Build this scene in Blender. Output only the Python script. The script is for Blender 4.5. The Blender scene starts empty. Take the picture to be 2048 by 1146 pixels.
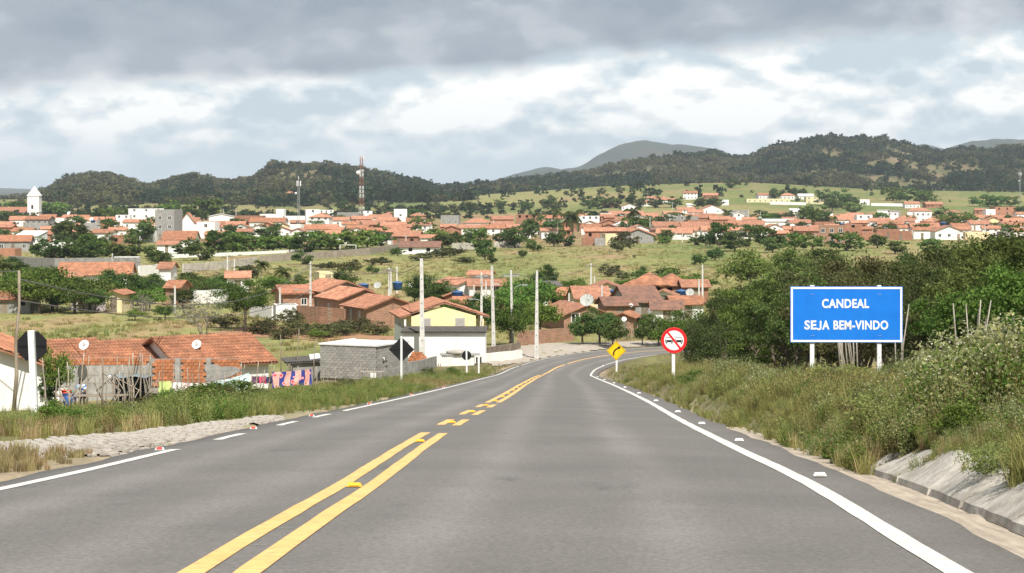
import bpy, math, random
import numpy as np
from mathutils import Vector, Matrix

# ------------------------------------------------------------------ camera, sky, sun, exposure
FPX, UC, VH, CAMZ = 4000.0, 1024.0, 385.0, 15.6      # focal length in photo pixels, centre column, horizon row, eye height above the valley floor
scene = bpy.context.scene
COL = scene.collection
cam_d = bpy.data.cameras.new('camera'); cam = bpy.data.objects.new('camera', cam_d); COL.objects.link(cam)
cam.location = (0, 0, CAMZ); cam.rotation_euler = (math.radians(90), 0, 0)
cam_d.sensor_width = 36; cam_d.lens = FPX / 2048 * 36; cam_d.shift_y = -(573 - VH) / 2048
cam_d.clip_start = 0.5; cam_d.clip_end = 60000
scene.camera = cam
scene.view_settings.view_transform = 'Standard'; scene.view_settings.look = 'None'
scene.view_settings.exposure = 0.55; scene.view_settings.gamma = 1.0; scene.view_settings.use_curve_mapping = False
scene.cycles.max_bounces = 6; scene.cycles.diffuse_bounces = 3; scene.cycles.glossy_bounces = 2
scene.cycles.transmission_bounces = 3; scene.cycles.transparent_max_bounces = 6; scene.cycles.volume_bounces = 0
scene.cycles.caustics_reflective = False; scene.cycles.caustics_refractive = False

SUN_AZ, SUN_EL = math.radians(164), math.radians(54)      # clockwise from +Y: behind the camera, to its right
sun_dir = Vector((math.sin(SUN_AZ) * math.cos(SUN_EL), math.cos(SUN_AZ) * math.cos(SUN_EL), math.sin(SUN_EL)))
sd = bpy.data.lights.new('sun', 'SUN'); sd.energy = 4.6; sd.angle = math.radians(0.6); sd.color = (1.0, 0.95, 0.87)
so = bpy.data.objects.new('sun', sd); COL.objects.link(so); so.location = (0, 0, 60)
so.rotation_euler = (-sun_dir).to_track_quat('-Z', 'Y').to_euler()

world = bpy.data.worlds.new('World'); scene.world = world; world.use_nodes = True
def build_world():
    nt = world.node_tree; nt.nodes.clear(); L = nt.links.new
    def N(t, **k):
        n = nt.nodes.new(t)
        for a, b in k.items(): setattr(n, a, b)
        return n
    def M(op, a, b=None, clamp=False):
        n = N('ShaderNodeMath', operation=op, use_clamp=clamp)
        for i, v in enumerate((a, b)):
            if v is None: continue
            if isinstance(v, (int, float)): n.inputs[i].default_value = v
            else: L(v, n.inputs[i])
        return n.outputs[0]
    out = N('ShaderNodeOutputWorld')
    sky = N('ShaderNodeTexSky', sky_type='NISHITA'); sky.sun_disc = False
    sky.sun_elevation = SUN_EL; sky.sun_rotation = SUN_AZ; sky.air_density = 1.0; sky.dust_density = 1.5; sky.ozone_density = 1.2
    b1 = N('ShaderNodeBackground'); b1.inputs[1].default_value = 0.085; L(sky.outputs[0], b1.inputs[0])
    tc = N('ShaderNodeTexCoord'); sp = N('ShaderNodeSeparateXYZ'); L(tc.outputs['Generated'], sp.inputs[0])
    x, y, z = sp.outputs
    hor = M('SQRT', M('ADD', M('MULTIPLY', x, x), M('MULTIPLY', y, y)))
    el = M('DIVIDE', z, M('MAXIMUM', hor, 0.02))                    # tangent of elevation
    # cloud space: azimuth plus compressed elevation, so that low clouds pile up as banks
    cz = M('MAXIMUM', z, 0.0)                                        # noise space is squeezed a little upward
    cv = N('ShaderNodeCombineXYZ'); L(x, cv.inputs[0]); L(y, cv.inputs[1]); L(M('MULTIPLY', cz, 2.0), cv.inputs[2])
    def noise(scale, detail, rough, off=(0, 0, 0), dist=0.0):
        mp = N('ShaderNodeMapping'); mp.inputs['Location'].default_value = off; L(cv.outputs[0], mp.inputs[0])
        n = N('ShaderNodeTexNoise'); n.inputs['Scale'].default_value = scale; n.inputs['Detail'].default_value = detail
        n.inputs['Roughness'].default_value = rough; n.inputs['Distortion'].default_value = dist; L(mp.outputs[0], n.inputs['Vector'])
        return n.outputs[0]
    def ramp(v, pts):
        r = N('ShaderNodeValToRGB'); r.color_ramp.interpolation = 'EASE'
        e = r.color_ramp.elements
        for i, (p, c) in enumerate(pts):
            q = e[i] if i < 2 else e.new(p)
            q.position = p; q.color = (*c, 1)
        L(v, r.inputs[0]); return r.outputs[0]
    big = noise(6.0, 4, 0.5, (3.1, 0.4, 1.7)); mid = noise(11, 5, 0.48, (0.3, 2.2, 5.0), 0.1); fine = noise(42, 3, 0.5, (7, 1, 2), 0.1)
    mix_n = M('ADD', M('MULTIPLY', big, 0.45), M('ADD', M('MULTIPLY', mid, 0.4), M('MULTIPLY', fine, 0.15)))
    # height of the dark deck's lower rim wanders with the large noise
    rim = M('ADD', M('SUBTRACT', el, M('MULTIPLY', x, 0.05)), M('MULTIPLY', M('SUBTRACT', mix_n, 0.5), 0.075))
    deck = N('ShaderNodeMapRange'); deck.interpolation_type = 'SMOOTHSTEP'
    deck.inputs['From Min'].default_value = 0.059; deck.inputs['From Max'].default_value = 0.071; L(rim, deck.inputs['Value'])
    # bright cumulus between the deck and the haze at the horizon
    cum_in = M('ADD', M('MULTIPLY', mid, 0.5), M('ADD', M('MULTIPLY', big, 0.31), M('MULTIPLY', fine, 0.26)))
    lo = M('ADD', M('MULTIPLY', noise(11, 5, 0.48, (0.3, 2.2, 5.022), 0.1), 0.5), M('ADD', M('MULTIPLY', big, 0.31), M('MULTIPLY', noise(42, 3, 0.5, (7, 1, 2.01), 0.1), 0.26)))
    lit = M('ADD', M('MULTIPLY', M('SUBTRACT', cum_in, lo), 0.95), cum_in)          # tops of the heaps brighter than their bases
    white = ramp(lit, [(0.43, (0.42, 0.495, 0.54)), (0.50, (0.54, 0.60, 0.625)), (0.54, (0.67, 0.695, 0.69)), (0.60, (0.82, 0.82, 0.795))])
    lowf = N('ShaderNodeMapRange'); lowf.interpolation_type = 'SMOOTHSTEP'
    lowf.inputs['From Min'].default_value = 0.0; lowf.inputs['From Max'].default_value = 0.034
    L(M('ADD', el, M('MULTIPLY', M('SUBTRACT', mid, 0.5), 0.03)), lowf.inputs['Value'])
    pale = N('ShaderNodeMix', data_type='RGBA'); L(lowf.outputs[0], pale.inputs['Factor'])
    pale.inputs[6].default_value = (0.44, 0.53, 0.575, 1); L(white, pale.inputs[7])
    dn = M('ADD', M('MULTIPLY', noise(8, 4, 0.5, (1, 8, 3)), 0.7), M('MULTIPLY', noise(26, 4, 0.5, (4, 4, 4)), 0.3))
    grey = ramp(dn, [(0.41, (0.225, 0.262, 0.312)), (0.49, (0.275, 0.312, 0.358)), (0.55, (0.37, 0.40, 0.432)), (0.64, (0.58, 0.60, 0.61))])
    cl = N('ShaderNodeMix', data_type='RGBA'); L(deck.outputs[0], cl.inputs['Factor']); L(pale.outputs[2], cl.inputs[6]); L(grey, cl.inputs[7])
    b2 = N('ShaderNodeBackground'); L(cl.outputs[2], b2.inputs[0]); b2.inputs[1].default_value = 1.0
    # broken cover overhead, nearly closed low down
    cov = N('ShaderNodeMapRange'); cov.interpolation_type = 'SMOOTHSTEP'
    cov.inputs['From Min'].default_value = 0.30; cov.inputs['From Max'].default_value = 0.46
    L(M('ADD', mix_n, M('MULTIPLY', M('SUBTRACT', 1.0, M('MINIMUM', M('MULTIPLY', el, 2.0), 1.0)), 0.12)), cov.inputs['Value'])
    ms = N('ShaderNodeMixShader'); L(cov.outputs[0], ms.inputs[0]); L(b1.outputs[0], ms.inputs[1]); L(b2.outputs[0], ms.inputs[2])
    L(ms.outputs[0], out.inputs[0])
build_world()

# ------------------------------------------------------------------ numbers: pixels to places, noise, road, ground
rng = random.Random(7); nr = np.random.default_rng(11)
def X(u, d): return (u - UC) * d / FPX
def Zp(v, d): return CAMZ - (v - VH) * d / FPX
def dv(v): return CAMZ * FPX / (v - VH)                    # distance at which the valley floor shows at photo row v
def sstep(a, b, x):
    t = np.clip((np.asarray(x, float) - a) / (b - a), 0, 1); return t * t * (3 - 2 * t)
_tab = np.random.default_rng(5).random((256, 256))
def vnoise(x, y):
    x = np.asarray(x, float); y = np.asarray(y, float)
    xi = np.floor(x).astype(int); yi = np.floor(y).astype(int); fx = x - xi; fy = y - yi
    fx = fx * fx * (3 - 2 * fx); fy = fy * fy * (3 - 2 * fy)
    a = _tab[xi & 255, yi & 255]; b = _tab[(xi + 1) & 255, yi & 255]; c = _tab[xi & 255, (yi + 1) & 255]; d = _tab[(xi + 1) & 255, (yi + 1) & 255]
    return (a * (1 - fx) + b * fx) * (1 - fy) + (c * (1 - fx) + d * fx) * fy
def fbm(x, y, o=4):
    s = 0; a = 0.5; n = 0
    for i in range(o):
        s = s + a * vnoise(x * 2 ** i + 17 * i, y * 2 ** i + 5 * i); n += a; a *= 0.5
    return s / n

def zr(y):
    y = np.asarray(y, float); s = np.clip(y - 150, 0, 44.5)
    return 14.47 - 0.084 * np.minimum(y, 150) - 0.084 * (s - s * s / 89.0)
_ctrl = [(-4.6, -70), (-1.2, 10.6), (-0.85, 18), (-0.67, 26), (-0.4, 37), (0.23, 57), (1.1, 92), (1.95, 133), (2.75, 160), (4.1, 175), (7.0, 187), (11.2, 194.5), (16.5, 198.6), (25, 202), (40, 205), (80, 209), (160, 214), (260, 222)]
def catmull(P, step=1.0):
    P = [np.array(p, float) for p in P]; out = []
    P = [2 * P[0] - P[1]] + P + [2 * P[-1] - P[-2]]
    for i in range(1, len(P) - 2):
        p0, p1, p2, p3 = P[i - 1:i + 3]
        t0 = 0; t1 = t0 + np.linalg.norm(p1 - p0) ** .5; t2 = t1 + np.linalg.norm(p2 - p1) ** .5; t3 = t2 + np.linalg.norm(p3 - p2) ** .5
        n = max(2, int(np.linalg.norm(p2 - p1) / step))
        for k in range(n):
            t = t1 + (t2 - t1) * k / n
            A1 = (t1 - t) / (t1 - t0) * p0 + (t - t0) / (t1 - t0) * p1; A2 = (t2 - t) / (t2 - t1) * p1 + (t - t1) / (t2 - t1) * p2
            A3 = (t3 - t) / (t3 - t2) * p2 + (t - t2) / (t3 - t2) * p3
            B1 = (t2 - t) / (t2 - t0) * A1 + (t - t0) / (t2 - t0) * A2; B2 = (t3 - t) / (t3 - t1) * A2 + (t - t1) / (t3 - t1) * A3
            out.append((t2 - t) / (t2 - t1) * B1 + (t - t1) / (t2 - t1) * B2)
    out.append(P[-2]); return np.array(out)
RS = catmull(_ctrl, 0.8)
_tg = np.gradient(RS, axis=0); _tg /= np.linalg.norm(_tg, axis=1)[:, None]
RN = np.stack([_tg[:, 1], -_tg[:, 0]], 1)               # to the right of travel
ZR = zr(RS[:, 1])
def road_t(x, y):
    x = np.atleast_1d(np.asarray(x, float)).ravel(); y = np.atleast_1d(np.asarray(y, float)).ravel()
    t = np.full(x.shape, 999.0); ys = y.copy()
    near = np.where((y < 300))[0]
    for c in range(0, len(near), 4000):
        i = near[c:c + 4000]
        d2 = (x[i, None] - RS[None, :, 0]) ** 2 + (y[i, None] - RS[None, :, 1]) ** 2
        k = d2.argmin(1)
        sgn = (x[i] - RS[k, 0]) * RN[k, 0] + (y[i] - RS[k, 1]) * RN[k, 1]
        t[i] = np.where(sgn >= 0, 1, -1) * np.sqrt(d2[np.arange(len(i)), k]); ys[i] = RS[k, 1]
    return t, ys
def road_pt(y, t, dz=0.0):
    """point on the road surface at forward distance y along the first straight, offset t to the right"""
    k = int(np.argmin(np.abs(RS[:, 1] - y) + (RS[:, 0] > 60) * 99))
    return (RS[k, 0] + RN[k, 0] * t + (y - RS[k, 1]) * _tg[k, 0] / max(_tg[k, 1], .2), y, float(zr(y)) + crown(t) + dz)
def crown(t): return 0.03 - 0.012 * abs(t)
LAT_T = [-90, -45, -26, -20, -13, -9, -5.2, -4.35, -4.1, 4.1, 4.35, 4.66, 5.15, 7, 12, 40]
LAT_Z = [-1.5, -1.4, -1.2, -.9, -.45, -.25, -.08, -.05, -.16, -.18, -.17, -.17, .24, .45, .55, .5]
RIDGES = [
 (2600, 1450, 7, [(-1200, 395), (-300, 392), (0, 402), (60, 394), (100, 374), (130, 354), (170, 346), (215, 345), (250, 352), (290, 368), (312, 366), (345, 353), (380, 346), (410, 351), (440, 361), (500, 358), (520, 341), (545, 322), (600, 324), (650, 325), (700, 332), (760, 341), (800, 351), (850, 362), (885, 370), (930, 368), (970, 366), (1060, 368), (1200, 380), (2048, 400), (4000, 400)]),
 (3000, 1900, 7, [(-1200, 400), (700, 395), (880, 374), (960, 366), (1024, 354), (1100, 347), (1180, 340), (1250, 323), (1310, 312), (1370, 306), (1420, 304), (1460, 309), (1500, 307), (1530, 296), (1560, 287), (1600, 279), (1660, 272), (1700, 276), (1740, 274), (1770, 271), (1800, 279), (1840, 294), (1880, 300), (1920, 291), (1980, 294), (2048, 289), (2300, 305), (4000, 330)]),
 (1950, 1250, 0, [(-1200, 399), (800, 398), (900, 394), (1000, 387), (1100, 380), (1200, 373), (1300, 369), (1400, 366), (1500, 365), (1600, 370), (1700, 376), (1800, 381), (2048, 384), (4000, 390)]),
 (6500, 5200, 0, [(-1200, 388), (900, 384), (980, 362), (1040, 346), (1090, 333), (1125, 338), (1160, 334), (1200, 308), (1240, 289), (1270, 281), (1290, 279), (1330, 287), (1400, 292), (1440, 299), (1500, 325), (1600, 340), (1740, 310), (1800, 294), (1850, 288), (1890, 297), (1940, 283), (1990, 277), (2048, 279), (2300, 300), (4000, 330)]),
 (10000, 7000, 0, [(-1200, 375), (0, 376), (60, 378), (400, 380), (4000, 380)]),
]
def hills(x, y):
    u = UC + FPX * x / np.maximum(y, 1); h = np.zeros_like(x); which = np.zeros(x.shape, int)
    for i, (D, D0, th, pts) in enumerate(RIDGES):
        v = np.interp(u, [p[0] for p in pts], [p[1] for p in pts])
        if i in (0, 1): v = v + (fbm(u / 26 + 40 * i, u * 0 + 3.3) - 0.5) * 9
        if i == 3: v = v + (fbm(u / 14, u * 0 + 8.3) - 0.5) * 4
        H = CAMZ + (VH - v) * D / FPX - th
        p = sstep(D0, D, y); p = 0.55 * p + 0.45 * np.clip((y - D0) / (D - D0), 0, 1)
        p = np.where(y > D, 1 - 0.7 * sstep(D, D * 1.35, y), p)
        n = (fbm(x / 190 + i * 9, y / 190) - 0.5) * (2 if i == 2 else 46 if i < 2 else 60) * p * (1 - p) * 2.2
        hh = H * p + n
        which = np.where(hh > h, i + 1, which); h = np.maximum(h, hh)
    return h, which
def G(x, y, full=False):
    sh = np.shape(x); x = np.atleast_1d(np.asarray(x, float)).ravel(); y = np.atleast_1d(np.asarray(y, float)).ravel()
    t, ys = road_t(x, y)
    w = np.exp(-(np.clip(np.abs(t), 0, 60) / 14) ** 2)
    base = zr(w * ys + (1 - w) * y)
    lat = np.interp(t, LAT_T, LAT_Z) * np.where(t > 100, 0, 1)
    fade = np.where(np.abs(t) < 7, 1, 1 - 0.9 * sstep(120, 190, y)) * (1 - sstep(205, 260, y))
    z = base + lat * fade
    z = z - 0.05 * (np.abs(t) < 3.75)
    z = z + (fbm(x / 5, y / 5) - 0.5) * 0.28 * sstep(5.2, 8, np.abs(t)) * (y < 320)
    z = z + (fbm(x / 70 + 9, y / 70) - 0.5) * 1.1 * sstep(240, 380, y)
    hz, wh = hills(x, np.maximum(y, 1.0))
    z = z + np.where(y > 1000, np.maximum(hz, 0), 0)
    if full: return z.reshape(sh), t.reshape(sh), wh.reshape(sh)
    return z.reshape(sh) if sh else float(z[0])
def ground(u, d): return (X(u, d), d, G(X(u, d), d))

# ------------------------------------------------------------------ object helpers
GROUPS = {}
def tag(o, label=None, cat=None, group=None, kind=None):
    if label: o['label'] = label
    if cat: o['category'] = cat
    if group: o['group'] = group
    if kind: o['kind'] = kind
    return o
def link(o, parent=None):
    COL.objects.link(o)
    if parent is not None: o.parent = parent
    return o
def thing(name, label, cat, loc=(0, 0, 0), rz=0.0, group=None, scale=None):
    o = bpy.data.objects.new(name, None); link(o); o.location = loc; o.rotation_euler = (0, 0, rz); o.empty_display_size = 0.2
    if scale: o.scale = (scale,) * 3 if isinstance(scale, (int, float)) else scale
    return tag(o, label, cat, group)
def mesh_np(name, V, F, mat, uv=None, smooth=False, attrs=None):
    """V (n,3), F (m,3|4) arrays"""
    me = bpy.data.meshes.new(name); V = np.asarray(V, np.float32); F = np.asarray(F, np.int32)
    k = F.shape[1]; me.vertices.add(len(V)); me.vertices.foreach_set('co', V.ravel())
    me.loops.add(F.size); me.loops.foreach_set('vertex_index', F.ravel())
    me.polygons.add(len(F)); me.polygons.foreach_set('loop_start', np.arange(0, F.size, k, dtype=np.int32))
    if smooth: me.polygons.foreach_set('use_smooth', np.ones(len(F), bool))
    for an, (typ, dom, val) in (attrs or {}).items():
        a = me.attributes.new(an, typ, dom); a.data.foreach_set('value' if typ == 'FLOAT' else 'color' if 'COLOR' in typ else 'vector', np.asarray(val, np.float32).ravel())
    me.update(calc_edges=True); me.validate()
    if mat: me.materials.append(mat)
    return me
class MB:
    def __init__(s): s.v = []; s.f = []; s.m = []; s.sm = []
    def add(s, vs, fs, mi=0, smooth=False):
        b = len(s.v); s.v += [tuple(p) for p in vs]
        for f in fs: s.f.append(tuple(i + b for i in f)); s.m.append(mi); s.sm.append(smooth)
        return s
    def hexa(s, p, mi=0):     # 8 corners: bottom ring 0-3 counter-clockwise from above, top ring 4-7
        return s.add(p, [(3, 2, 1, 0), (4, 5, 6, 7), (0, 1, 5, 4), (1, 2, 6, 5), (2, 3, 7, 6), (3, 0, 4, 7)], mi)
    def box(s, x0, x1, y0, y1, z0, z1, mi=0):
        return s.hexa([(x0, y0, z0), (x1, y0, z0), (x1, y1, z0), (x0, y1, z0), (x0, y0, z1), (x1, y0, z1), (x1, y1, z1), (x0, y1, z1)], mi)
    def tube(s, pts, rad, n=6, mi=0, cap=True, smooth=True):
        pts = [Vector(p) for p in pts]; rad = rad if isinstance(rad, (list, tuple)) else [rad] * len(pts)
        vs = []; fs = []
        for i, p in enumerate(pts):
            t = (pts[min(i + 1, len(pts) - 1)] - pts[max(i - 1, 0)]).normalized()
            a = t.orthogonal() if i == 0 else (a - t * a.dot(t))
            a = a.normalized() if a.length > 1e-6 else t.orthogonal().normalized()
            b = t.cross(a)
            for k in range(n):
                an = 2 * math.pi * k / n; vs.append(p + (a * math.cos(an) + b * math.sin(an)) * rad[i])
        for i in range(len(pts) - 1):
            for k in range(n):
                k2 = (k + 1) % n; fs.append((i * n + k, i * n + k2, (i + 1) * n + k2, (i + 1) * n + k))
        s.add(vs, fs, mi, smooth)
        if cap:
            b = len(s.v) - len(vs); s.f += [tuple(b + k for k in reversed(range(n))), tuple(b + (len(pts) - 1) * n + k for k in range(n))]; s.m += [mi] * 2; s.sm += [False] * 2
        return s
    def lathe(s, prof, n=16, mi=0, cx=0, cy=0, smooth=True, close=True):
        vs = []; fs = []
        for r, z in prof:
            for k in range(n):
                a = 2 * math.pi * k / n; vs.append((cx + r * math.cos(a), cy + r * math.sin(a), z))
        for i in range(len(prof) - 1):
            for k in range(n):
                k2 = (k + 1) % n; fs.append((i * n + k, i * n + k2, (i + 1) * n + k2, (i + 1) * n + k))
        if close: fs += [tuple(reversed(range(n))), tuple((len(prof) - 1) * n + k for k in range(n))]
        return s.add(vs, fs, mi, smooth)
    def plate(s, poly, y0, y1, mi=0):     # polygon in x,z (counter-clockwise seen from -y) extruded along y
        n = len(poly); vs = [(p[0], y0, p[1]) for p in poly] + [(p[0], y1, p[1]) for p in poly]
        return s.add(vs, [tuple(range(n)), tuple(reversed(range(n, 2 * n)))] + [(i, i + n, (i + 1) % n + n, (i + 1) % n) for i in range(n)], mi)
    def mesh(s, name, mats):
        me = bpy.data.meshes.new(name); me.from_pydata(s.v, [], s.f); me.validate()
        for m in (mats if isinstance(mats, (list, tuple)) else [mats]): me.materials.append(m)
        if len(me.polygons) == len(s.m):
            me.polygons.foreach_set('material_index', s.m); me.polygons.foreach_set('use_smooth', s.sm)
        me.update(); return me
    def obj(s, name, mats, parent=None, loc=None):
        o = bpy.data.objects.new(name, s.mesh(name, mats)); link(o, parent)
        if loc is not None: o.location = loc
        return o
def inst(name, me, parent=None, loc=(0, 0, 0), rot=(0, 0, 0), scale=None):
    o = bpy.data.objects.new(name, me); link(o, parent); o.location = loc; o.rotation_euler = rot
    if scale: o.scale = (scale,) * 3 if isinstance(scale, (int, float)) else scale
    return o
_ones = ['', 'first', 'second', 'third', 'fourth', 'fifth', 'sixth', 'seventh', 'eighth', 'ninth', 'tenth', 'eleventh', 'twelfth', 'thirteenth', 'fourteenth', 'fifteenth', 'sixteenth', 'seventeenth', 'eighteenth', 'nineteenth']
_tens = ['', '', 'twent', 'thirt', 'fort', 'fift', 'sixt', 'sevent', 'eight', 'ninet']
def ordinal(n):
    if n < 20: return _ones[n]
    a, b = divmod(n, 10)
    return _tens[a] + ('ieth' if b == 0 else 'y-' + _ones[b])

# ------------------------------------------------------------------ materials
MATS = {}
def mat(name, c1, c2=None, scale=4.0, rough=0.85, bump=0.0, bscale=None, coords='Object', extra=None, spec=0.3, detail=6, stretch=(1, 1, 1), rnd=0.0, contrast=(0.35, 0.65)):
    if name in MATS: return MATS[name]
    m = bpy.data.materials.new(name); m.use_nodes = True; nt = m.node_tree; L = nt.links.new; N = nt.nodes.new
    bs = nt.nodes['Principled BSDF']; bs.inputs['Roughness'].default_value = rough; bs.inputs['Specular IOR Level'].default_value = spec
    tc = N('ShaderNodeTexCoord'); mp = N('ShaderNodeMapping'); mp.inputs['Scale'].default_value = stretch
    if coords == 'World':
        g = N('ShaderNodeNewGeometry'); L(g.outputs['Position'], mp.inputs[0])
    else: L(tc.outputs[coords], mp.inputs[0])
    no = N('ShaderNodeTexNoise'); no.inputs['Scale'].default_value = scale; no.inputs['Detail'].default_value = detail; no.inputs['Roughness'].default_value = 0.62
    L(mp.outputs[0], no.inputs['Vector'])
    r = N('ShaderNodeValToRGB'); r.color_ramp.elements[0].position, r.color_ramp.elements[1].position = contrast
    c2 = c2 or tuple(v * 0.75 for v in c1)
    r.color_ramp.elements[0].color = (*c2, 1); r.color_ramp.elements[1].color = (*c1, 1); L(no.outputs[0], r.inputs[0])
    col = r.outputs[0]
    if rnd:
        oi = N('ShaderNodeObjectInfo'); hs = N('ShaderNodeHueSaturation')
        mr = N('ShaderNodeMapRange'); mr.inputs['To Min'].default_value = 1 - rnd; mr.inputs['To Max'].default_value = 1 + rnd
        L(oi.outputs['Random'], mr.inputs['Value']); L(mr.outputs[0], hs.inputs['Value']); L(col, hs.inputs['Color']); col = hs.outputs[0]
    if extra: col = extra(nt, col, mp.outputs[0], bs)
    L(col, bs.inputs['Base Color'])
    if bump:
        bn = N('ShaderNodeTexNoise'); bn.inputs['Scale'].default_value = bscale or scale * 6; bn.inputs['Detail'].default_value = 5; L(mp.outputs[0], bn.inputs['Vector'])
        b = N('ShaderNodeBump'); b.inputs['Strength'].default_value = 1.0; b.inputs['Distance'].default_value = bump; L(bn.outputs[0], b.inputs['Height']); L(b.outputs[0], bs.inputs['Normal'])
    MATS[name] = m; return m
def leaf_mat(name, dark, light, rnd=0.25, hue=0.02, trans=0.35):
    """foliage: colour varies leaf by leaf (attribute tint) and plant by plant"""
    m = bpy.data.materials.new(name); m.use_nodes = True; nt = m.node_tree; L = nt.links.new; N = nt.nodes.new
    nt.nodes.remove(nt.nodes['Principled BSDF']); out = nt.nodes['Material Output']
    at = N('ShaderNodeAttribute'); at.attribute_name = 'tint'
    r = N('ShaderNodeValToRGB'); e = r.color_ramp.elements; e[0].color = (*dark, 1); e[1].color = (*light, 1); L(at.outputs['Fac'], r.inputs[0])
    oi = N('ShaderNodeObjectInfo'); hs = N('ShaderNodeHueSaturation')
    mr = N('ShaderNodeMapRange'); mr.inputs['To Min'].default_value = 1 - rnd; mr.inputs['To Max'].default_value = 1 + rnd; L(oi.outputs['Random'], mr.inputs['Value']); L(mr.outputs[0], hs.inputs['Value'])
    m7 = N('ShaderNodeMath'); m7.operation = 'MULTIPLY'; m7.inputs[1].default_value = 7.13; L(oi.outputs['Random'], m7.inputs[0])
    fr = N('ShaderNodeMath'); fr.operation = 'FRACT'; L(m7.outputs[0], fr.inputs[0])
    m2 = N('ShaderNodeMapRange'); m2.inputs['To Min'].default_value = 0.5 - hue; m2.inputs['To Max'].default_value = 0.5 + hue; L(fr.outputs[0], m2.inputs['Value']); L(m2.outputs[0], hs.inputs['Hue'])
    L(r.outputs[0], hs.inputs['Color'])
    d = N('ShaderNodeBsdfDiffuse'); L(hs.outputs[0], d.inputs[0]); t = N('ShaderNodeBsdfTranslucent'); L(hs.outputs[0], t.inputs[0])
    mx = N('ShaderNodeMixShader'); mx.inputs[0].default_value = trans; L(d.outputs[0], mx.inputs[1]); L(t.outputs[0], mx.inputs[2]); L(mx.outputs[0], out.inputs[0])
    MATS[name] = m; return m
def wall_courses(scale_x, scale_z, c_joint, mortar=0.018, amt=1.0):
    """fine brick courses for walls too far off to pick the bricks apart"""
    def f(nt, col, vec, bs):
        N = nt.nodes.new; L = nt.links.new
        sp = N('ShaderNodeSeparateXYZ'); L(vec, sp.inputs[0]); ad = N('ShaderNodeMath'); ad.operation = 'ADD'; L(sp.outputs[0], ad.inputs[0]); L(sp.outputs[1], ad.inputs[1])
        cb = N('ShaderNodeCombineXYZ'); L(ad.outputs[0], cb.inputs[0]); L(sp.outputs[2], cb.inputs[1])
        b = N('ShaderNodeTexBrick'); L(cb.outputs[0], b.inputs['Vector']); b.inputs['Scale'].default_value = 1.0; b.inputs['Brick Width'].default_value = scale_x; b.inputs['Row Height'].default_value = scale_z
        b.inputs['Mortar Size'].default_value = mortar; b.inputs['Mortar'].default_value = (*c_joint, 1); b.inputs['Color1'].default_value = (1, 1, 1, 1); b.inputs['Color2'].default_value = (.72, .72, .72, 1); b.inputs['Bias'].default_value = -0.1
        mx = N('ShaderNodeMix'); mx.data_type = 'RGBA'; mx.blend_type = 'MULTIPLY'; mx.inputs['Factor'].default_value = 1; L(col, mx.inputs[6]); L(b.outputs['Color'], mx.inputs[7])
        m2 = N('ShaderNodeMix'); m2.data_type = 'RGBA'; L(b.outputs['Fac'], m2.inputs['Factor']); L(mx.outputs[2], m2.inputs[6]); m2.inputs[7].default_value = (*c_joint, 1)
        return m2.outputs[2]
    return f
def streaks(color, amount=0.5, zs=0.25, xs=3.0):
    """rain stains running down a wall"""
    def f(nt, col, vec, bs):
        N = nt.nodes.new; L = nt.links.new
        mp = N('ShaderNodeMapping'); mp.inputs['Scale'].default_value = (xs, xs, zs); L(vec, mp.inputs[0])
        n = N('ShaderNodeTexNoise'); n.inputs['Scale'].default_value = 1.0; n.inputs['Detail'].default_value = 5; L(mp.outputs[0], n.inputs['Vector'])
        r = N('ShaderNodeMapRange'); r.inputs['From Min'].default_value = 0.52; r.inputs['From Max'].default_value = 0.75; r.inputs['To Max'].default_value = amount; L(n.outputs[0], r.inputs['Value'])
        mx = N('ShaderNodeMix'); mx.data_type = 'RGBA'; L(r.outputs[0], mx.inputs['Factor']); L(col, mx.inputs[6]); mx.inputs[7].default_value = (*color, 1)
        return mx.outputs[2]
    return f
white_w = mat('white_plaster', (.84, .83, .80), (.76, .745, .70), 1.0, .9, extra=streaks((.46, .43, .38), .22, zs=.12, xs=1.4), rnd=.05)
cream_w = mat('cream_plaster', (.74, .66, .42), (.66, .57, .34), 1.2, .9, extra=streaks((.4, .34, .22), .3))
yellow_w = mat('yellow_plaster', (.86, .74, .42), (.80, .68, .36), .8, .9, extra=streaks((.5, .4, .2), .2))
grey_w = mat('grey_cement', (.36, .35, .33), (.24, .235, .22), 1.6, .95, bump=.006, extra=streaks((.14, .135, .13), .5), rnd=.12)
block_m = mat('concrete_block', (.34, .325, .30), (.22, .21, .195), 3.5, .95, bump=.008, rnd=.16)
brick_m = mat('clay_brick', (.46, .19, .09), (.34, .125, .06), 5, .9, bump=.004, rnd=.2)
brickwall_m = mat('clay_brick_wall', (.42, .21, .125), (.30, .14, .085), 1.5, .92, bump=.004, extra=wall_courses(.3, .2, (.36, .29, .22)), rnd=.12)
brick_far = mat('far_brick', (.40, .20, .125), (.29, .14, .09), .9, .92, rnd=.15)
mortar_m = mat('mortar', (.34, .31, .27), (.24, .22, .19), 4, .95, bump=.004)
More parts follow.
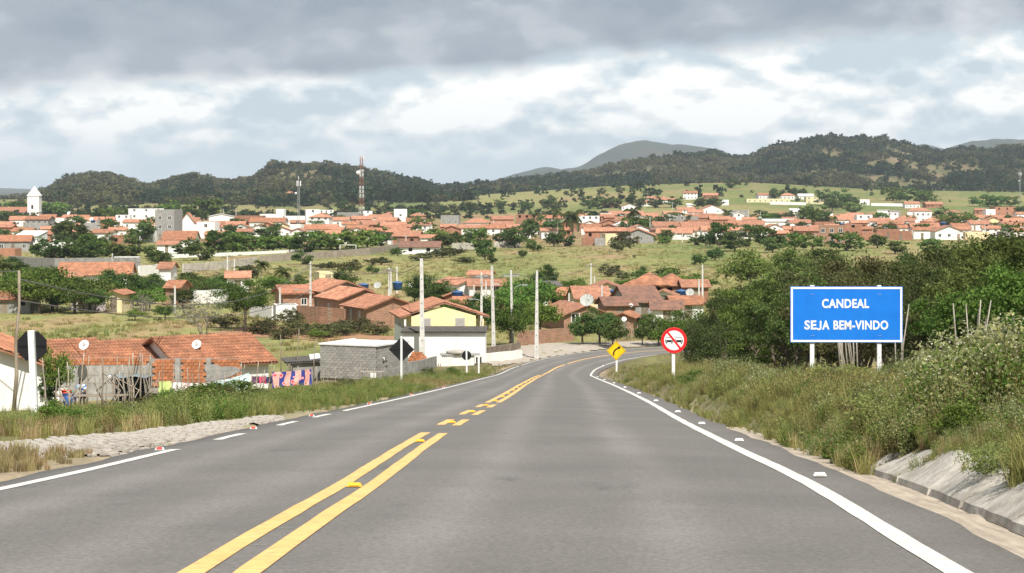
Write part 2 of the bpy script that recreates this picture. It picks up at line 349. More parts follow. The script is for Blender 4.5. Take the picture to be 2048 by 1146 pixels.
def tile_extra(nt, col, vec, bs):
    N = nt.nodes.new; L = nt.links.new
    v = N('ShaderNodeTexVoronoi'); v.inputs['Scale'].default_value = 2.6; L(vec, v.inputs['Vector'])
    sp = N('ShaderNodeSeparateColor'); L(v.outputs['Color'], sp.inputs[0])
    mr = N('ShaderNodeMapRange'); mr.inputs['To Min'].default_value = .72; mr.inputs['To Max'].default_value = 1.15; L(sp.outputs[0], mr.inputs['Value'])
    mx = N('ShaderNodeMix'); mx.data_type = 'RGBA'; mx.blend_type = 'MULTIPLY'; mx.inputs['Factor'].default_value = 1; L(col, mx.inputs[6]); L(mr.outputs[0], mx.inputs[7])
    n = N('ShaderNodeTexNoise'); n.inputs['Scale'].default_value = .9; n.inputs['Detail'].default_value = 7; n.inputs['Roughness'].default_value = .7; L(vec, n.inputs['Vector'])
    r = N('ShaderNodeMapRange'); r.inputs['From Min'].default_value = .47; r.inputs['From Max'].default_value = .68; r.inputs['To Max'].default_value = .62; L(n.outputs[0], r.inputs['Value'])
    m2 = N('ShaderNodeMix'); m2.data_type = 'RGBA'; L(r.outputs[0], m2.inputs['Factor']); L(mx.outputs[2], m2.inputs[6]); m2.inputs[7].default_value = (.20, .105, .07, 1)
    return m2.outputs[2]
tile_new = mat('orange_roof_tile', (.48, .235, .145), (.36, .16, .098), 1.6, .85, bump=.01, bscale=9, extra=tile_extra, rnd=.2)
tile_old = mat('weathered_roof_tile', (.44, .195, .105), (.28, .125, .072), 1.3, .9, bump=.012, bscale=9, extra=tile_extra, rnd=.12)
tile_dark = mat('dark_roof_tile', (.24, .12, .08), (.12, .075, .06), 1.6, .92, bump=.01, bscale=9, rnd=.15)
asb_m = mat('fibre_cement', (.16, .145, .13), (.09, .085, .08), 2, .95, bump=.004)
metal_white = mat('white_sheet', (.78, .78, .76), (.66, .66, .64), 1.5, .6)
glass_m = mat('dark_pane', (.035, .04, .045), (.02, .022, .025), 2, .25, spec=.5)
shutter_m = mat('grey_shutter', (.46, .43, .40), (.38, .36, .33), 4, .7)
wood_m = mat('weathered_wood', (.30, .25, .19), (.17, .135, .10), 6, .9, bump=.006, stretch=(1, 1, .25), rnd=.3)
bark_m = mat('bark', (.17, .135, .10), (.09, .07, .05), 8, .95, bump=.01, stretch=(1, 1, .3))
pale_bark = mat('pale_bark', (.42, .38, .32), (.24, .21, .17), 7, .95, bump=.006, stretch=(1, 1, .3))
pole_m = mat('pole_concrete', (.62, .61, .57), (.47, .46, .43), 2, .9, bump=.003, extra=streaks((.3, .29, .27), .4), rnd=.08)
whitepaint = mat('white_paint', (.80, .80, .78), (.66, .65, .62), 9, .6)
post_white = mat('post_paint', (.78, .78, .76), (.45, .43, .38), 14, .6, contrast=(.28, .42))
black_m = mat('black_paint', (.018, .018, .02), (.012, .012, .013), 5, .5)
steel_m = mat('galvanised_steel', (.42, .43, .44), (.32, .33, .34), 6, .45)
wire_m = mat('cable', (.14, .14, .14), (.10, .10, .10), 3, .6)
tank_blue = mat('blue_tank', (.02, .075, .22), (.018, .06, .18), 3, .45, rnd=.15)
dish_m = mat('dish_paint', (.78, .77, .74), (.64, .63, .6), 3, .5)
soil_m = mat('red_soil', (.36, .20, .11), (.26, .15, .09), .7, .95, bump=.01, coords='World')
concrete_m = mat('gutter_concrete', (.52, .485, .425), (.31, .285, .245), 3.5, .95, bump=.012, extra=streaks((.16, .14, .115), .6, zs=1.2, xs=1.5), rnd=.1)
sand_m = mat('washed_sand', (.46, .39, .31), (.30, .25, .195), 3, .95, bump=.01, coords='World', stretch=(4, .5, 1))
# ------------------------------------------------------------------ the ground, one sheet to the horizon
def ground_mat():
    m = bpy.data.materials.new('grass_ground'); m.use_nodes = True; nt = m.node_tree; L = nt.links.new; N = nt.nodes.new
    bs = nt.nodes['Principled BSDF']; bs.inputs['Roughness'].default_value = 1; bs.inputs['Specular IOR Level'].default_value = 0.05
    at = N('ShaderNodeAttribute'); at.attribute_name = 'biome'
    g = N('ShaderNodeNewGeometry')
    def noise(sc, stretch, detail=6):
        mp = N('ShaderNodeMapping'); mp.inputs['Scale'].default_value = stretch; L(g.outputs['Position'], mp.inputs[0])
        n = N('ShaderNodeTexNoise'); n.inputs['Scale'].default_value = sc; n.inputs['Detail'].default_value = detail; n.inputs['Roughness'].default_value = .65; L(mp.outputs[0], n.inputs['Vector']); return n.outputs[0]
    a = noise(.35, (1, .35, 1)); b = noise(2.5, (1, .5, 1)); c = noise(.05, (1, .5, 1))
    def mr(v, lo, hi, f0=.3, f1=.7):
        r = N('ShaderNodeMapRange'); r.inputs['From Min'].default_value = f0; r.inputs['From Max'].default_value = f1; r.inputs['To Min'].default_value = lo; r.inputs['To Max'].default_value = hi; L(v, r.inputs['Value']); return r.outputs[0]
    m1 = N('ShaderNodeMath'); m1.operation = 'MULTIPLY'; L(mr(a, .72, 1.28), m1.inputs[0]); L(mr(b, .75, 1.25), m1.inputs[1])
    mx = N('ShaderNodeMix'); mx.data_type = 'RGBA'; mx.blend_type = 'MULTIPLY'; mx.inputs['Factor'].default_value = 1; L(at.outputs['Color'], mx.inputs[6]); L(m1.outputs[0], mx.inputs[7])
    hs = N('ShaderNodeHueSaturation'); L(mr(c, .47, .53), hs.inputs['Hue']); L(mx.outputs[2], hs.inputs['Color']); L(hs.outputs[0], bs.inputs['Base Color'])
    bp = N('ShaderNodeBump'); bp.inputs['Distance'].default_value = .12; bp.inputs['Strength'].default_value = .8; L(b, bp.inputs['Height']); L(bp.outputs[0], bs.inputs['Normal'])
    return m
C_GREEN = np.array([.150, .178, .060]); C_OLIVE = np.array([.235, .228, .092]); C_DRY = np.array([.29, .21, .115]); C_SOIL = np.array([.27, .17, .10])
C_WOOD = np.array([.055, .062, .03]); C_SCRUB = np.array([.13, .125, .06]); C_BARE = np.array([.20, .15, .085]); C_FAR = np.array([.060, .072, .058])
def lerp(a, b, w): return a + (b - a) * w[:, None]
def forest_mask(x, y, wh):
    n = fbm(x / 90 + 3, y / 160 + 7); n2 = fbm(x / 420, y / 500 + 2)
    f = sstep(.36, .51, n * .6 + n2 * .5) * sstep(1380, 1650, y)
    u = UC + FPX * x / np.maximum(y, 1)
    f = f * np.where((wh == 3), .06, 1)                                       # the open pasture hill
    # bare shoulders seen on the hills
    for (uu, yy, su, sy) in [(600, 2230, 70, 150), (480, 2080, 120, 90), (880, 2380, 130, 110), (205, 2480, 26, 60), (1660, 2650, 40, 90), (1640, 2380, 60, 60), (1330, 2860, 40, 40), (1840, 2500, 50, 70), (640, 1800, 160, 60)]:
        f = f * (1 - .9 * np.exp(-((u - uu) / su) ** 2 - ((y - yy) / sy) ** 2))
    return f
def biome(x, y, t, wh):
    z_ = hills(x, np.maximum(y, 1.0))[0]
    n1 = fbm(x / 22 + 5, y / 48); n2 = fbm(x / 6, y / 14 + 40); n3 = fbm(x / 120 + 9, y / 200)
    c = lerp(np.tile(C_OLIVE, (len(x), 1)), C_GREEN, sstep(.42, .66, n1 * .6 + n3 * .4)); c = lerp(c, C_DRY, sstep(.5, .68, n2 * .5 + (1 - n1) * .5))
    sc = sstep(.55, .72, fbm(x / 45 + 80, y / 70)) * sstep(300, 420, y) * .7
    c = lerp(c, C_BARE, sc * .5)
    town = sstep(585, 640, y) * (1 - sstep(1250, 1450, y)); c = lerp(c, C_SOIL, town * sstep(.40, .6, fbm(x / 40, y / 60 + 3)) * .8)
    near = 1 - sstep(180, 240, y); c = lerp(c, C_SOIL, near * sstep(.45, .7, n2) * .45)
    bank = (y < 190) & (np.abs(t) > 4.3) & (np.abs(t) < 22); c = np.where(bank[:, None], lerp(c, np.array([.135, .12, .06]), np.full(len(x), .7)), c)
    shoulder = np.exp(-(np.clip(np.abs(t) - 4.4, 0, 9) / 0.5) ** 2) * (np.abs(t) > 3) * (y < 230); c = lerp(c, np.array([.33, .26, .19]), shoulder * .8)
    f = forest_mask(x, y, wh); hill = (y > 1380)
    c = np.where(hill[:, None], lerp(lerp(np.tile(C_SCRUB, (len(x), 1)), C_BARE, sstep(.45, .65, n1)), C_WOOD, f), c)
    past = (wh == 3) & (y > 1380); c[past] = lerp(lerp(np.tile(C_OLIVE * .95, (past.sum(), 1)), C_GREEN * .95, sstep(.4, .6, n3[past])), C_DRY * .95, sstep(.5, .66, n1[past]) * .6)
    u = UC + FPX * x / np.maximum(y, 1)
    c = lerp(c, C_FAR, (y > 4200).astype(float)); fm = y > 4200; c[fm] = c[fm] * (.6 + .8 * fbm(x[fm] / 130, y[fm] / 130 + z_[fm] / 30))[:, None]; c[fm] = lerp(c[fm], np.array([.12, .10, .075]), sstep(.52, .66, fbm(x[fm] / 260 + 7, y[fm] / 200)) * .6)
    rock = np.exp(-((u - 538) / 22) ** 2 - ((y - 2570) / 60) ** 2); c = lerp(c, np.array([.24, .16, .12]), np.clip(rock * 1.2, 0, .8))
    return np.clip(c, .01, .8)
def build_ground():
    inner = np.linspace(-.34, .34, 260); k = np.arange(1, 37); outer = .34 + .0035 * k + .0026 * k ** 2
    A = np.concatenate([-outer[::-1], inner, outer])
    Y = np.concatenate([3 * np.exp(np.linspace(0, math.log(160 / 3), 170)), np.arange(161.2, 232, 1.2), 233 * np.exp(np.linspace(0, math.log(14000 / 233), 210))])
    AA, YY = np.meshgrid(A, Y); x = (AA * YY).ravel(); y = YY.ravel()
    z, t, wh = G(x, y, True)
    c = biome(x, y, t, wh); V = np.stack([x, y, z], 1)
    n, m = len(Y), len(A); i = np.arange(n - 1)[:, None] * m + np.arange(m - 1)[None]; F = np.stack([i, i + 1, i + m + 1, i + m], -1).reshape(-1, 4)
    # strip under and behind the camera
    xb = np.linspace(A[0] * 3, A[-1] * 3, 60); yb = np.linspace(-70, 3, 40); XB, YB = np.meshgrid(xb, yb); xb = XB.ravel(); yb = YB.ravel()
    zb, tb, wb = G(xb, yb, True); b0 = len(V); V = np.concatenate([V, np.stack([xb, yb, zb - .002], 1)]); c = np.concatenate([c, biome(xb, yb, tb, wb)])
    j = b0 + np.arange(39)[:, None] * 60 + np.arange(59)[None]; F = np.concatenate([F, np.stack([j, j + 1, j + 61, j + 60], -1).reshape(-1, 4)])
    me = mesh_np('ground', V, F, ground_mat(), smooth=True, attrs={'biome': ('FLOAT_COLOR', 'POINT', np.concatenate([c, np.ones((len(c), 1))], 1))})
    o = inst('ground', me); tag(o, kind='structure')
build_ground()

# ------------------------------------------------------------------ road, paint, studs
def asphalt_extra(nt, col, vec, bs):
    N = nt.nodes.new; L = nt.links.new
    uvn = N('ShaderNodeAttribute'); uvn.attribute_name = 'lane'        # metres across the carriageway
    def band(c, w):
        s = N('ShaderNodeMath'); s.operation = 'SUBTRACT'; L(uvn.outputs['Fac'], s.inputs[0]); s.inputs[1].default_value = c
        a = N('ShaderNodeMath'); a.operation = 'ABSOLUTE'; L(s.outputs[0], a.inputs[0])
        r = N('ShaderNodeMapRange'); r.interpolation_type = 'SMOOTHSTEP'; r.inputs['From Min'].default_value = w; r.inputs['From Max'].default_value = 0; L(a.outputs[0], r.inputs['Value']); return r.outputs[0]
    add = None
    for c in (-2.75, -1.3, .55, 2.15):
        b = band(c, .5)
        if add is None: add = b
        else:
            q = N('ShaderNodeMath'); q.operation = 'ADD'; L(add, q.inputs[0]); L(b, q.inputs[1]); add = q.outputs[0]
    n = N('ShaderNodeTexNoise'); mp = N('ShaderNodeMapping'); mp.inputs['Scale'].default_value = (1.2, .045, 1); L(vec, mp.inputs[0]); L(mp.outputs[0], n.inputs['Vector']); n.inputs['Scale'].default_value = 1.0; n.inputs['Detail'].default_value = 6
    mu = N('ShaderNodeMath'); mu.operation = 'MULTIPLY'; L(add, mu.inputs[0]); L(n.outputs[0], mu.inputs[1])
    mr = N('ShaderNodeMapRange'); mr.inputs['To Min'].default_value = .88; mr.inputs['To Max'].default_value = 1.30; L(mu.outputs[0], mr.inputs['Value'])
    mx = N('ShaderNodeMix'); mx.data_type = 'RGBA'; mx.blend_type = 'MULTIPLY'; mx.inputs['Factor'].default_value = 1; L(col, mx.inputs[6]); L(mr.outputs[0], mx.inputs[7])
    # oil drips and patches, stretched along the lane
    v = N('ShaderNodeTexNoise'); m3 = N('ShaderNodeMapping'); m3.inputs['Scale'].default_value = (1.6, .35, 1); m3.inputs['Location'].default_value = (3, 7, 0); L(vec, m3.inputs[0]); L(m3.outputs[0], v.inputs['Vector']); v.inputs['Scale'].default_value = .9; v.inputs['Detail'].default_value = 9; v.inputs['Roughness'].default_value = .7
    r2 = N('ShaderNodeMapRange'); r2.inputs['From Min'].default_value = .60; r2.inputs['From Max'].default_value = .72; r2.inputs['To Max'].default_value = .55; L(v.outputs[0], r2.inputs['Value'])
    m4 = N('ShaderNodeMix'); m4.data_type = 'RGBA'; L(r2.outputs[0], m4.inputs['Factor']); L(mx.outputs[2], m4.inputs[6]); m4.inputs[7].default_value = (.07, .068, .065, 1)
    # stone grit showing in the wearing course
    w = N('ShaderNodeTexNoise'); w.inputs['Scale'].default_value = 28; w.inputs['Detail'].default_value = 8; w.inputs['Roughness'].default_value = .8; L(vec, w.inputs['Vector'])
    r3 = N('ShaderNodeMapRange'); r3.inputs['From Min'].default_value = .40; r3.inputs['From Max'].default_value = .60; r3.inputs['To Min'].default_value = .74; r3.inputs['To Max'].default_value = 1.26; L(w.outputs[0], r3.inputs['Value'])
    m5 = N('ShaderNodeMix'); m5.data_type = 'RGBA'; m5.blend_type = 'MULTIPLY'; m5.inputs['Factor'].default_value = 1; L(m4.outputs[2], m5.inputs[6]); L(r3.outputs[0], m5.inputs[7])
    return m5.outputs[2]
asphalt = mat('asphalt', (.182, .170, .155), (.150, .140, .128), .35, .82, bump=.004, bscale=70, coords='World', extra=asphalt_extra, spec=.35)
def paint_extra(nt, col, vec, bs):
    N = nt.nodes.new; L = nt.links.new
    n = N('ShaderNodeTexNoise'); n.inputs['Scale'].default_value = 9; n.inputs['Detail'].default_value = 9; n.inputs['Roughness'].default_value = .8; L(vec, n.inputs['Vector'])
    r = N('ShaderNodeMapRange'); r.inputs['From Min'].default_value = .50; r.inputs['From Max'].default_value = .68; r.inputs['To Max'].default_value = .62; L(n.outputs[0], r.inputs['Value'])
    mx = N('ShaderNodeMix'); mx.data_type = 'RGBA'; L(r.outputs[0], mx.inputs['Factor']); L(col, mx.inputs[6]); mx.inputs[7].default_value = (.16, .15, .14, 1); return mx.outputs[2]
road_white = mat('road_white', (.70, .68, .62), (.58, .56, .51), 2, .8, coords='World', extra=paint_extra)
road_yellow = mat('road_yellow', (.80, .49, .19), (.70, .41, .145), 2, .8, coords='World', extra=paint_extra)
def ribbon(name, t0, t1, y0, y1, dz, m, parent=None, cross=2, jitter=0.0, lane=False, skirt=0):
    """strip along the road between offsets t0 and t1 (numbers or functions of y), following its surface"""
    ks = [k for k in range(len(RS)) if (y0 - 1e-6 <= RS[k, 1] <= y1 + 1e-6 and (RS[k, 0] < 14 or y1 > 196))]
    def at(k, y=None):
        a = t0(RS[k, 1]) if callable(t0) else t0; b = t1(RS[k, 1]) if callable(t1) else t1
        if jitter: a += rng.uniform(-jitter, jitter); b += rng.uniform(-jitter, jitter)
        return [(RS[k, 0] + RN[k, 0] * (a + (b - a) * j / (cross - 1)), RS[k, 1] + RN[k, 1] * (a + (b - a) * j / (cross - 1)), ZR[k] + crown(a + (b - a) * j / (cross - 1)) + dz, a + (b - a) * j / (cross - 1)) for j in range(cross)]
    rows = [at(k) for k in ks]
    if y1 < 180:                      # exact ends
        for yy, front in ((y0, True), (y1, False)):
            a = t0(yy) if callable(t0) else t0; b = t1(yy) if callable(t1) else t1
            r = []
            for j in range(cross):
                tt = a + (b - a) * j / (cross - 1); p = road_pt(yy, tt, dz); r.append((*p, tt))
            if front: rows = [r] + rows
            else: rows.append(r)
    if skirt:
        cross += 2
        for r in rows: a, b = r[0], r[-1]; r.insert(0, (a[0], a[1], a[2] - skirt, a[3])); r.append((b[0], b[1], b[2] - skirt, b[3]))
    V = np.array([q for r in rows for q in r]); n = len(rows)
    i = np.arange(n - 1)[:, None] * cross + np.arange(cross - 1)[None]; F = np.stack([i, i + 1, i + cross + 1, i + cross], -1).reshape(-1, 4)
    me = mesh_np(name, V[:, :3], F, m, smooth=not skirt, attrs={'lane': ('FLOAT', 'POINT', V[:, 3])} if lane else None)
    return inst(name, me, parent)
edgeL = lambda y: -4.02 + .16 * float(vnoise(y / 1.7, 3.3)) - .10 * float(vnoise(y / .6, 9.3))
edgeR = lambda y: 4.06 + .16 * float(vnoise(y / 1.9, 8.3)) + .08 * float(vnoise(y / .6, 1.3))
road = ribbon('road', edgeL, edgeR, -70, 400, .004, asphalt, cross=17, lane=True, skirt=.14); tag(road, kind='structure')
YC = lambda y: float(np.interp(y, [0, 10.6, 15, 20, 25, 30, 57, 90, 140, 165, 200], [-.02, -.31, -.45, -.55, -.585, -.61, -.59, -.6, -.25, .1, .1]))
def rp(nm, ta, tb, ya, yb, m): return ribbon(nm, ta, tb, ya, yb, .009, m, road, jitter=.006)
rp('edge_line', 3.52, 3.68, -20, 178, road_white); ribbon('edge_line', 3.5, 3.62, 178.5, 400, .009, road_white, road)
rp('edge_line', -3.68, -3.54, -20, 25.7, road_white)
for a, b in ((28.4, 31.2), (34.8, 37.4), (39.8, 42.2)): rp('edge_dash', -3.68, -3.54, a, b, road_white)
rp('edge_line', -3.68, -3.54, 44.8, 176, road_white); ribbon('edge_line', -3.66, -3.54, 176.5, 400, .009, road_white, road)
for o_ in (-.145, .145):
    l = (lambda oo: (lambda y: YC(y) + oo - .072))(o_); r = (lambda oo: (lambda y: YC(y) + oo + .072))(o_)
    rp('centre_line', l, r, -20, 30.2 if o_ > 0 else 30.6, road_yellow)
    sh = 0 if o_ > 0 else .5
    for a, b in ((33.8, 37.2), (40.4, 44.0), (46.8, 49.8)): rp('centre_dash', l, r, a + sh, b + sh, road_yellow)
    rp('centre_line', l, r, 52.3, 150, road_yellow)
rp('centre_line', lambda y: YC(y) - .09, lambda y: YC(y) + .09, 153, 178, road_yellow); ribbon('centre_line', lambda y: YC(y) - .09, lambda y: YC(y) + .09, 178.5, 400, .009, road_yellow, road)
for yy in (11.9, 13.1, 14.3): rp('layout_mark', lambda y: YC(y) - .06 + rng.uniform(-.02, .02), lambda y: YC(y) + .03, yy, yy + .02, mat('faded_mark', (.36, .35, .33), (.26, .25, .24), 9, .8, coords='World'))
# transverse strokes of the ladder between the far double lines
stud_y = mat('stud_yellow', (.80, .42, .03), (.7, .35, .02), 3, .4); stud_w = mat('stud_white', (.82, .81, .78), (.74, .73, .7), 3, .45); stud_r = mat('stud_red', (.70, .06, .04), (.6, .05, .03), 3, .35)
def stud_mesh(): 
    b = MB(); b.hexa([(-.06, -.05, 0), (.06, -.05, 0), (.06, .05, 0), (-.06, .05, 0), (-.045, -.022, .02), (.045, -.022, .02), (.045, .022, .02), (-.045, .022, .02)]); return b
def lens_mesh():
    b = MB(); b.hexa([(-.042, -.049, .004), (.042, -.049, .004), (.036, -.03, .019), (-.036, -.03, .019), (-.042, -.053, .006), (.042, -.053, .006), (.036, -.033, .022), (-.036, -.033, .022)]); return b
_sm = {k: (stud_mesh().mesh('stud_body', a), lens_mesh().mesh('reflector', b)) for k, a, b in (('yellow', stud_y, stud_y), ('white', stud_w, stud_w), ('red', stud_w, stud_r))}
def stud(y, t, kind, lab, grp, s=1.05):
    p = road_pt(y, t, .012); o = thing('road_stud', lab, 'road stud', p, group=grp, scale=(s, s, 1.6)); o.rotation_euler = (-.084, 0, 0)
    inst('stud_body', _sm[kind][0], o); inst('reflector', _sm[kind][1], o)
for i, y in enumerate((19.7, 28.3, 35.8, 44, 56, 69, 84, 100, 118, 138)): stud(y, 3.83, 'white', f'white road stud outside the right edge line, {ordinal(i+1)} from the camera', 'white studs by the right edge line')
for i, y in enumerate((25.4, 33.2, 40.7, 52, 66, 84)): stud(y, -3.79, 'red', f'white road stud with red reflector by left edge line, {ordinal(i+1)} from the camera', 'red studs by the left edge line', .95)
for i, y in enumerate((17.4, 27.0, 35.2, 42.4, 48.6, 54, 60, 66, 73, 80, 88, 97, 107, 118, 130, 143)): stud(y, YC(y), 'yellow', f'yellow road stud between the double centre lines, {ordinal(i+1)} from the camera', 'yellow studs on the centre line', 1.1)

# gravel turnout on the left at the bend, where a dirt street joins
def patch(name, poly, dz, m, n=26, kind='structure', seed=1):
    """uneven sheet laid on the ground inside a polygon given as (x, y)"""
    P = np.array(poly, float); x0, y0 = P.min(0); x1, y1 = P.max(0)
    xs = np.linspace(x0, x1, n); ys = np.linspace(y0, y1, n * 2); XX, YY = np.meshgrid(xs, ys); x = XX.ravel(); y = YY.ravel()
    def inside(px, py):
        c = np.zeros(px.shape, bool); k = len(P) - 1
        for q in range(len(P)):
            xi, yi = P[q]; xk, yk = P[k]
            c ^= ((yi > py) != (yk > py)) & (px < (xk - xi) * (py - yi) / (yk - yi + 1e-9) + xi); k = q
        return c
    jx = (fbm(x / 1.3 + seed, y / 1.3) - .5) * 1.1
    z = G(x, y) + dz; i = np.arange(2 * n - 1)[:, None] * n + np.arange(n - 1)[None]; F = np.stack([i, i + 1, i + n + 1, i + n], -1).reshape(-1, 4)
    cx = x[F].mean(1); cy = y[F].mean(1); F = F[inside(cx + jx[F].mean(1), cy)]
    o = inst(name, mesh_np(name, np.stack([x, y, z], 1), F, m, smooth=True)); tag(o, kind=kind); return o
gravel_m = mat('pale_gravel', (.42, .37, .31), (.31, .27, .22), 1.5, .95, bump=.02, bscale=12, coords='World')
patch('gravel_turnout', [(-1.2, 176), (2.2, 186), (6, 195), (10, 200.5), (18, 206), (14, 209), (3, 206), (-2.5, 199), (-3.5, 186)], .06, gravel_m)
patch('dirt_path', [(-34, 222), (-22, 213), (-12, 206), (-6, 210), (-16, 222), (-30, 236)], .05, soil_m)

# stone-paved driveway mouth on the left
stone_m = mat('paving_stone', (.38, .345, .30), (.29, .265, .23), 5, .95, bump=.006, rnd=.14)
def apron():
    o = patch('driveway', [(-4.75, 25.0), (-4.5, 40), (-4.9, 41), (-5.3, 38), (-6.2, 33), (-8.4, 29.3), (-12, 27.8), (-12, 26.4), (-8.2, 26.0), (-6.3, 25.2)], .03, mat('stone_bedding', (.40, .34, .27), (.28, .23, .18), 3, .95, bump=.01, coords='World'))
    mes = []
    for k in range(6):
        n = 6; a0 = rng.random(); r = [rng.uniform(.8, 1.1) for _ in range(n)]
        low = [(math.cos(2 * math.pi * (i + a0) / n) * .075 * r[i], math.sin(2 * math.pi * (i + a0) / n) * .075 * r[i], -.02) for i in range(n)]
        up = [(p[0] * .93, p[1] * .93, .010 + rng.uniform(-.004, .004)) for p in low]
        b = MB(); b.add(low + up, [tuple(range(n, 2 * n))] + [(i, (i + 1) % n, (i + 1) % n + n, i + n) for i in range(n)]); mes.append(b.mesh('stone', stone_m))
    me = o.data; f = np.array([[me.vertices[v].co[:] for v in p.vertices] for p in me.polygons]).mean(1)
    pts = []
    cell = .155
    keep = set((round(p[0] / .5), round(p[1] / .7)) for p in f)
    for yi in np.arange(20.5, 47, cell):
        for xi in np.arange(-12, -4.4, cell):
            px, py = xi + rng.uniform(-.03, .03) + (int(yi / cell) % 2) * .07, yi + rng.uniform(-.03, .03)
            if (round(px / .5), round(py / .7)) in keep: pts.append((px, py))
    P = np.array(pts); t, _ = road_t(P[:, 0], P[:, 1]); P = P[t < -4.2]; Z = G(P[:, 0], P[:, 1]) + .03
    order = np.argsort(P[:, 1] + np.abs(P[:, 0] + 5.5) * 2.0)
    for i in order[:300]: inst('stone', mes[rng.randrange(6)], o, (P[i, 0], P[i, 1], Z[i]), (rng.uniform(-.08, .08), rng.uniform(-.08, .08), rng.uniform(0, 6.3)), rng.uniform(.85, 1.15))
    V = []; F = []
    for i in order[300:]:
        m = mes[rng.randrange(6)]; a = rng.uniform(0, 6.3); ca, sa = math.cos(a), math.sin(a); s = rng.uniform(.85, 1.2); b = len(V)
        V += [(P[i, 0] + (v.co.x * ca - v.co.y * sa) * s, P[i, 1] + (v.co.x * sa + v.co.y * ca) * s, Z[i] + v.co.z) for v in m.vertices]
        F += [tuple(b + q for q in p.vertices) for p in m.polygons]
    me2 = bpy.data.meshes.new('stones'); me2.from_pydata(V, [], F); me2.materials.append(stone_m); tag(inst('stones', me2, o), kind='stuff')
apron()

# concrete gutter on the right: sandy invert and tilted back slabs, parts of one drain
def gutter():
    rng2 = random.Random(4)
    o = thing('drainage_gutter', 'cracked concrete drainage gutter with tilted back slabs along right road edge', 'gutter', (0, 0, 0))
    y = 9.0
    while y < 23:
        ln = rng.uniform(1.5, 2.1); b = MB(); e = MB(); n = 5
        top = rng.uniform(.20, .31); wv = [rng.uniform(-.05, .05) for _ in range(n + 1)]
        A = []; B = []
        for i in range(n + 1):
            yy = y + ln * i / n
            A.append([road_pt(yy, tt, dz) for tt, dz in ((4.20, -.045 + .0), (4.42, -.035), (4.64, -.05))])
            q = 4.66 + wv[i] * .3
            end = 1 - .25 * (abs(i - n / 2) / (n / 2)) ** 3
            B.append([road_pt(yy, q, -.09), road_pt(yy, q + .02, -.02), road_pt(yy, q + .42, top * end + wv[i] * .5), road_pt(yy, q + .54, top * end + .01 + wv[i] * .5), road_pt(yy, q + .58, top * end - .1)])
        for rows, bb, w in ((A, e, 3), (B, b, 5)):
            V = [p for r in rows for p in r]; F = [(i * w + j, i * w + j + 1, (i + 1) * w + j + 1, (i + 1) * w + j) for i in range(n) for j in range(w - 1)]
            if w == 5: F += [tuple(range(5))[::-1], tuple(n * 5 + j for j in range(5))]
            bb.add(V, F, 0, w == 3)
        b.obj('slab', concrete_m, o)
        y += ln + rng.uniform(.03, .10)
    for a in range(9, 37, 7): ribbon('gutter_bed', lambda y: 4.0, lambda y: 4.70 + .04 * float(vnoise(y * 2, 5)), a, a + 6.995, -.075, sand_m, o, cross=4)
gutter()
# ------------------------------------------------------------------ building kit
def wall_panel(b, p0, ax, width, height, th, openings, mi=0, nrm=None):
    """box cells of a wall starting at p0, running along ax, thickness going along -nrm (inwards); openings (cx, z0, w, h)"""
    ax = Vector(ax).normalized(); n = Vector(nrm).normalized()
    xs = sorted(set([0, width] + [max(0, min(width, o[0] + s * o[2] / 2)) for o in openings for s in (-1, 1)])); zs = sorted(set([0, height] + [max(0, min(height, o[1] + s)) for o in openings for s in (0, o[3])]))
    for i in range(len(xs) - 1):
        run = None
        for k in range(len(zs) - 1):
            cx = (xs[i] + xs[i + 1]) / 2; cz = (zs[k] + zs[k + 1]) / 2
            if any(abs(cx - o[0]) < o[2] / 2 and o[1] < cz < o[1] + o[3] for o in openings):
                if run: _cell(b, p0, ax, n, th, xs[i], xs[i + 1], *run, mi); run = None
            else: run = (run[0] if run else zs[k], zs[k + 1])
        if run: _cell(b, p0, ax, n, th, xs[i], xs[i + 1], *run, mi)
def _cell(b, p0, ax, n, th, x0, x1, z0, z1, mi):
    P = Vector(p0); f = lambda x, z, q: P + ax * x - n * q + Vector((0, 0, z))
    b.hexa([f(x0, z0, 0), f(x1, z0, 0), f(x1, z0, th), f(x0, z0, th), f(x0, z1, 0), f(x1, z1, 0), f(x1, z1, th), f(x0, z1, th)], mi)
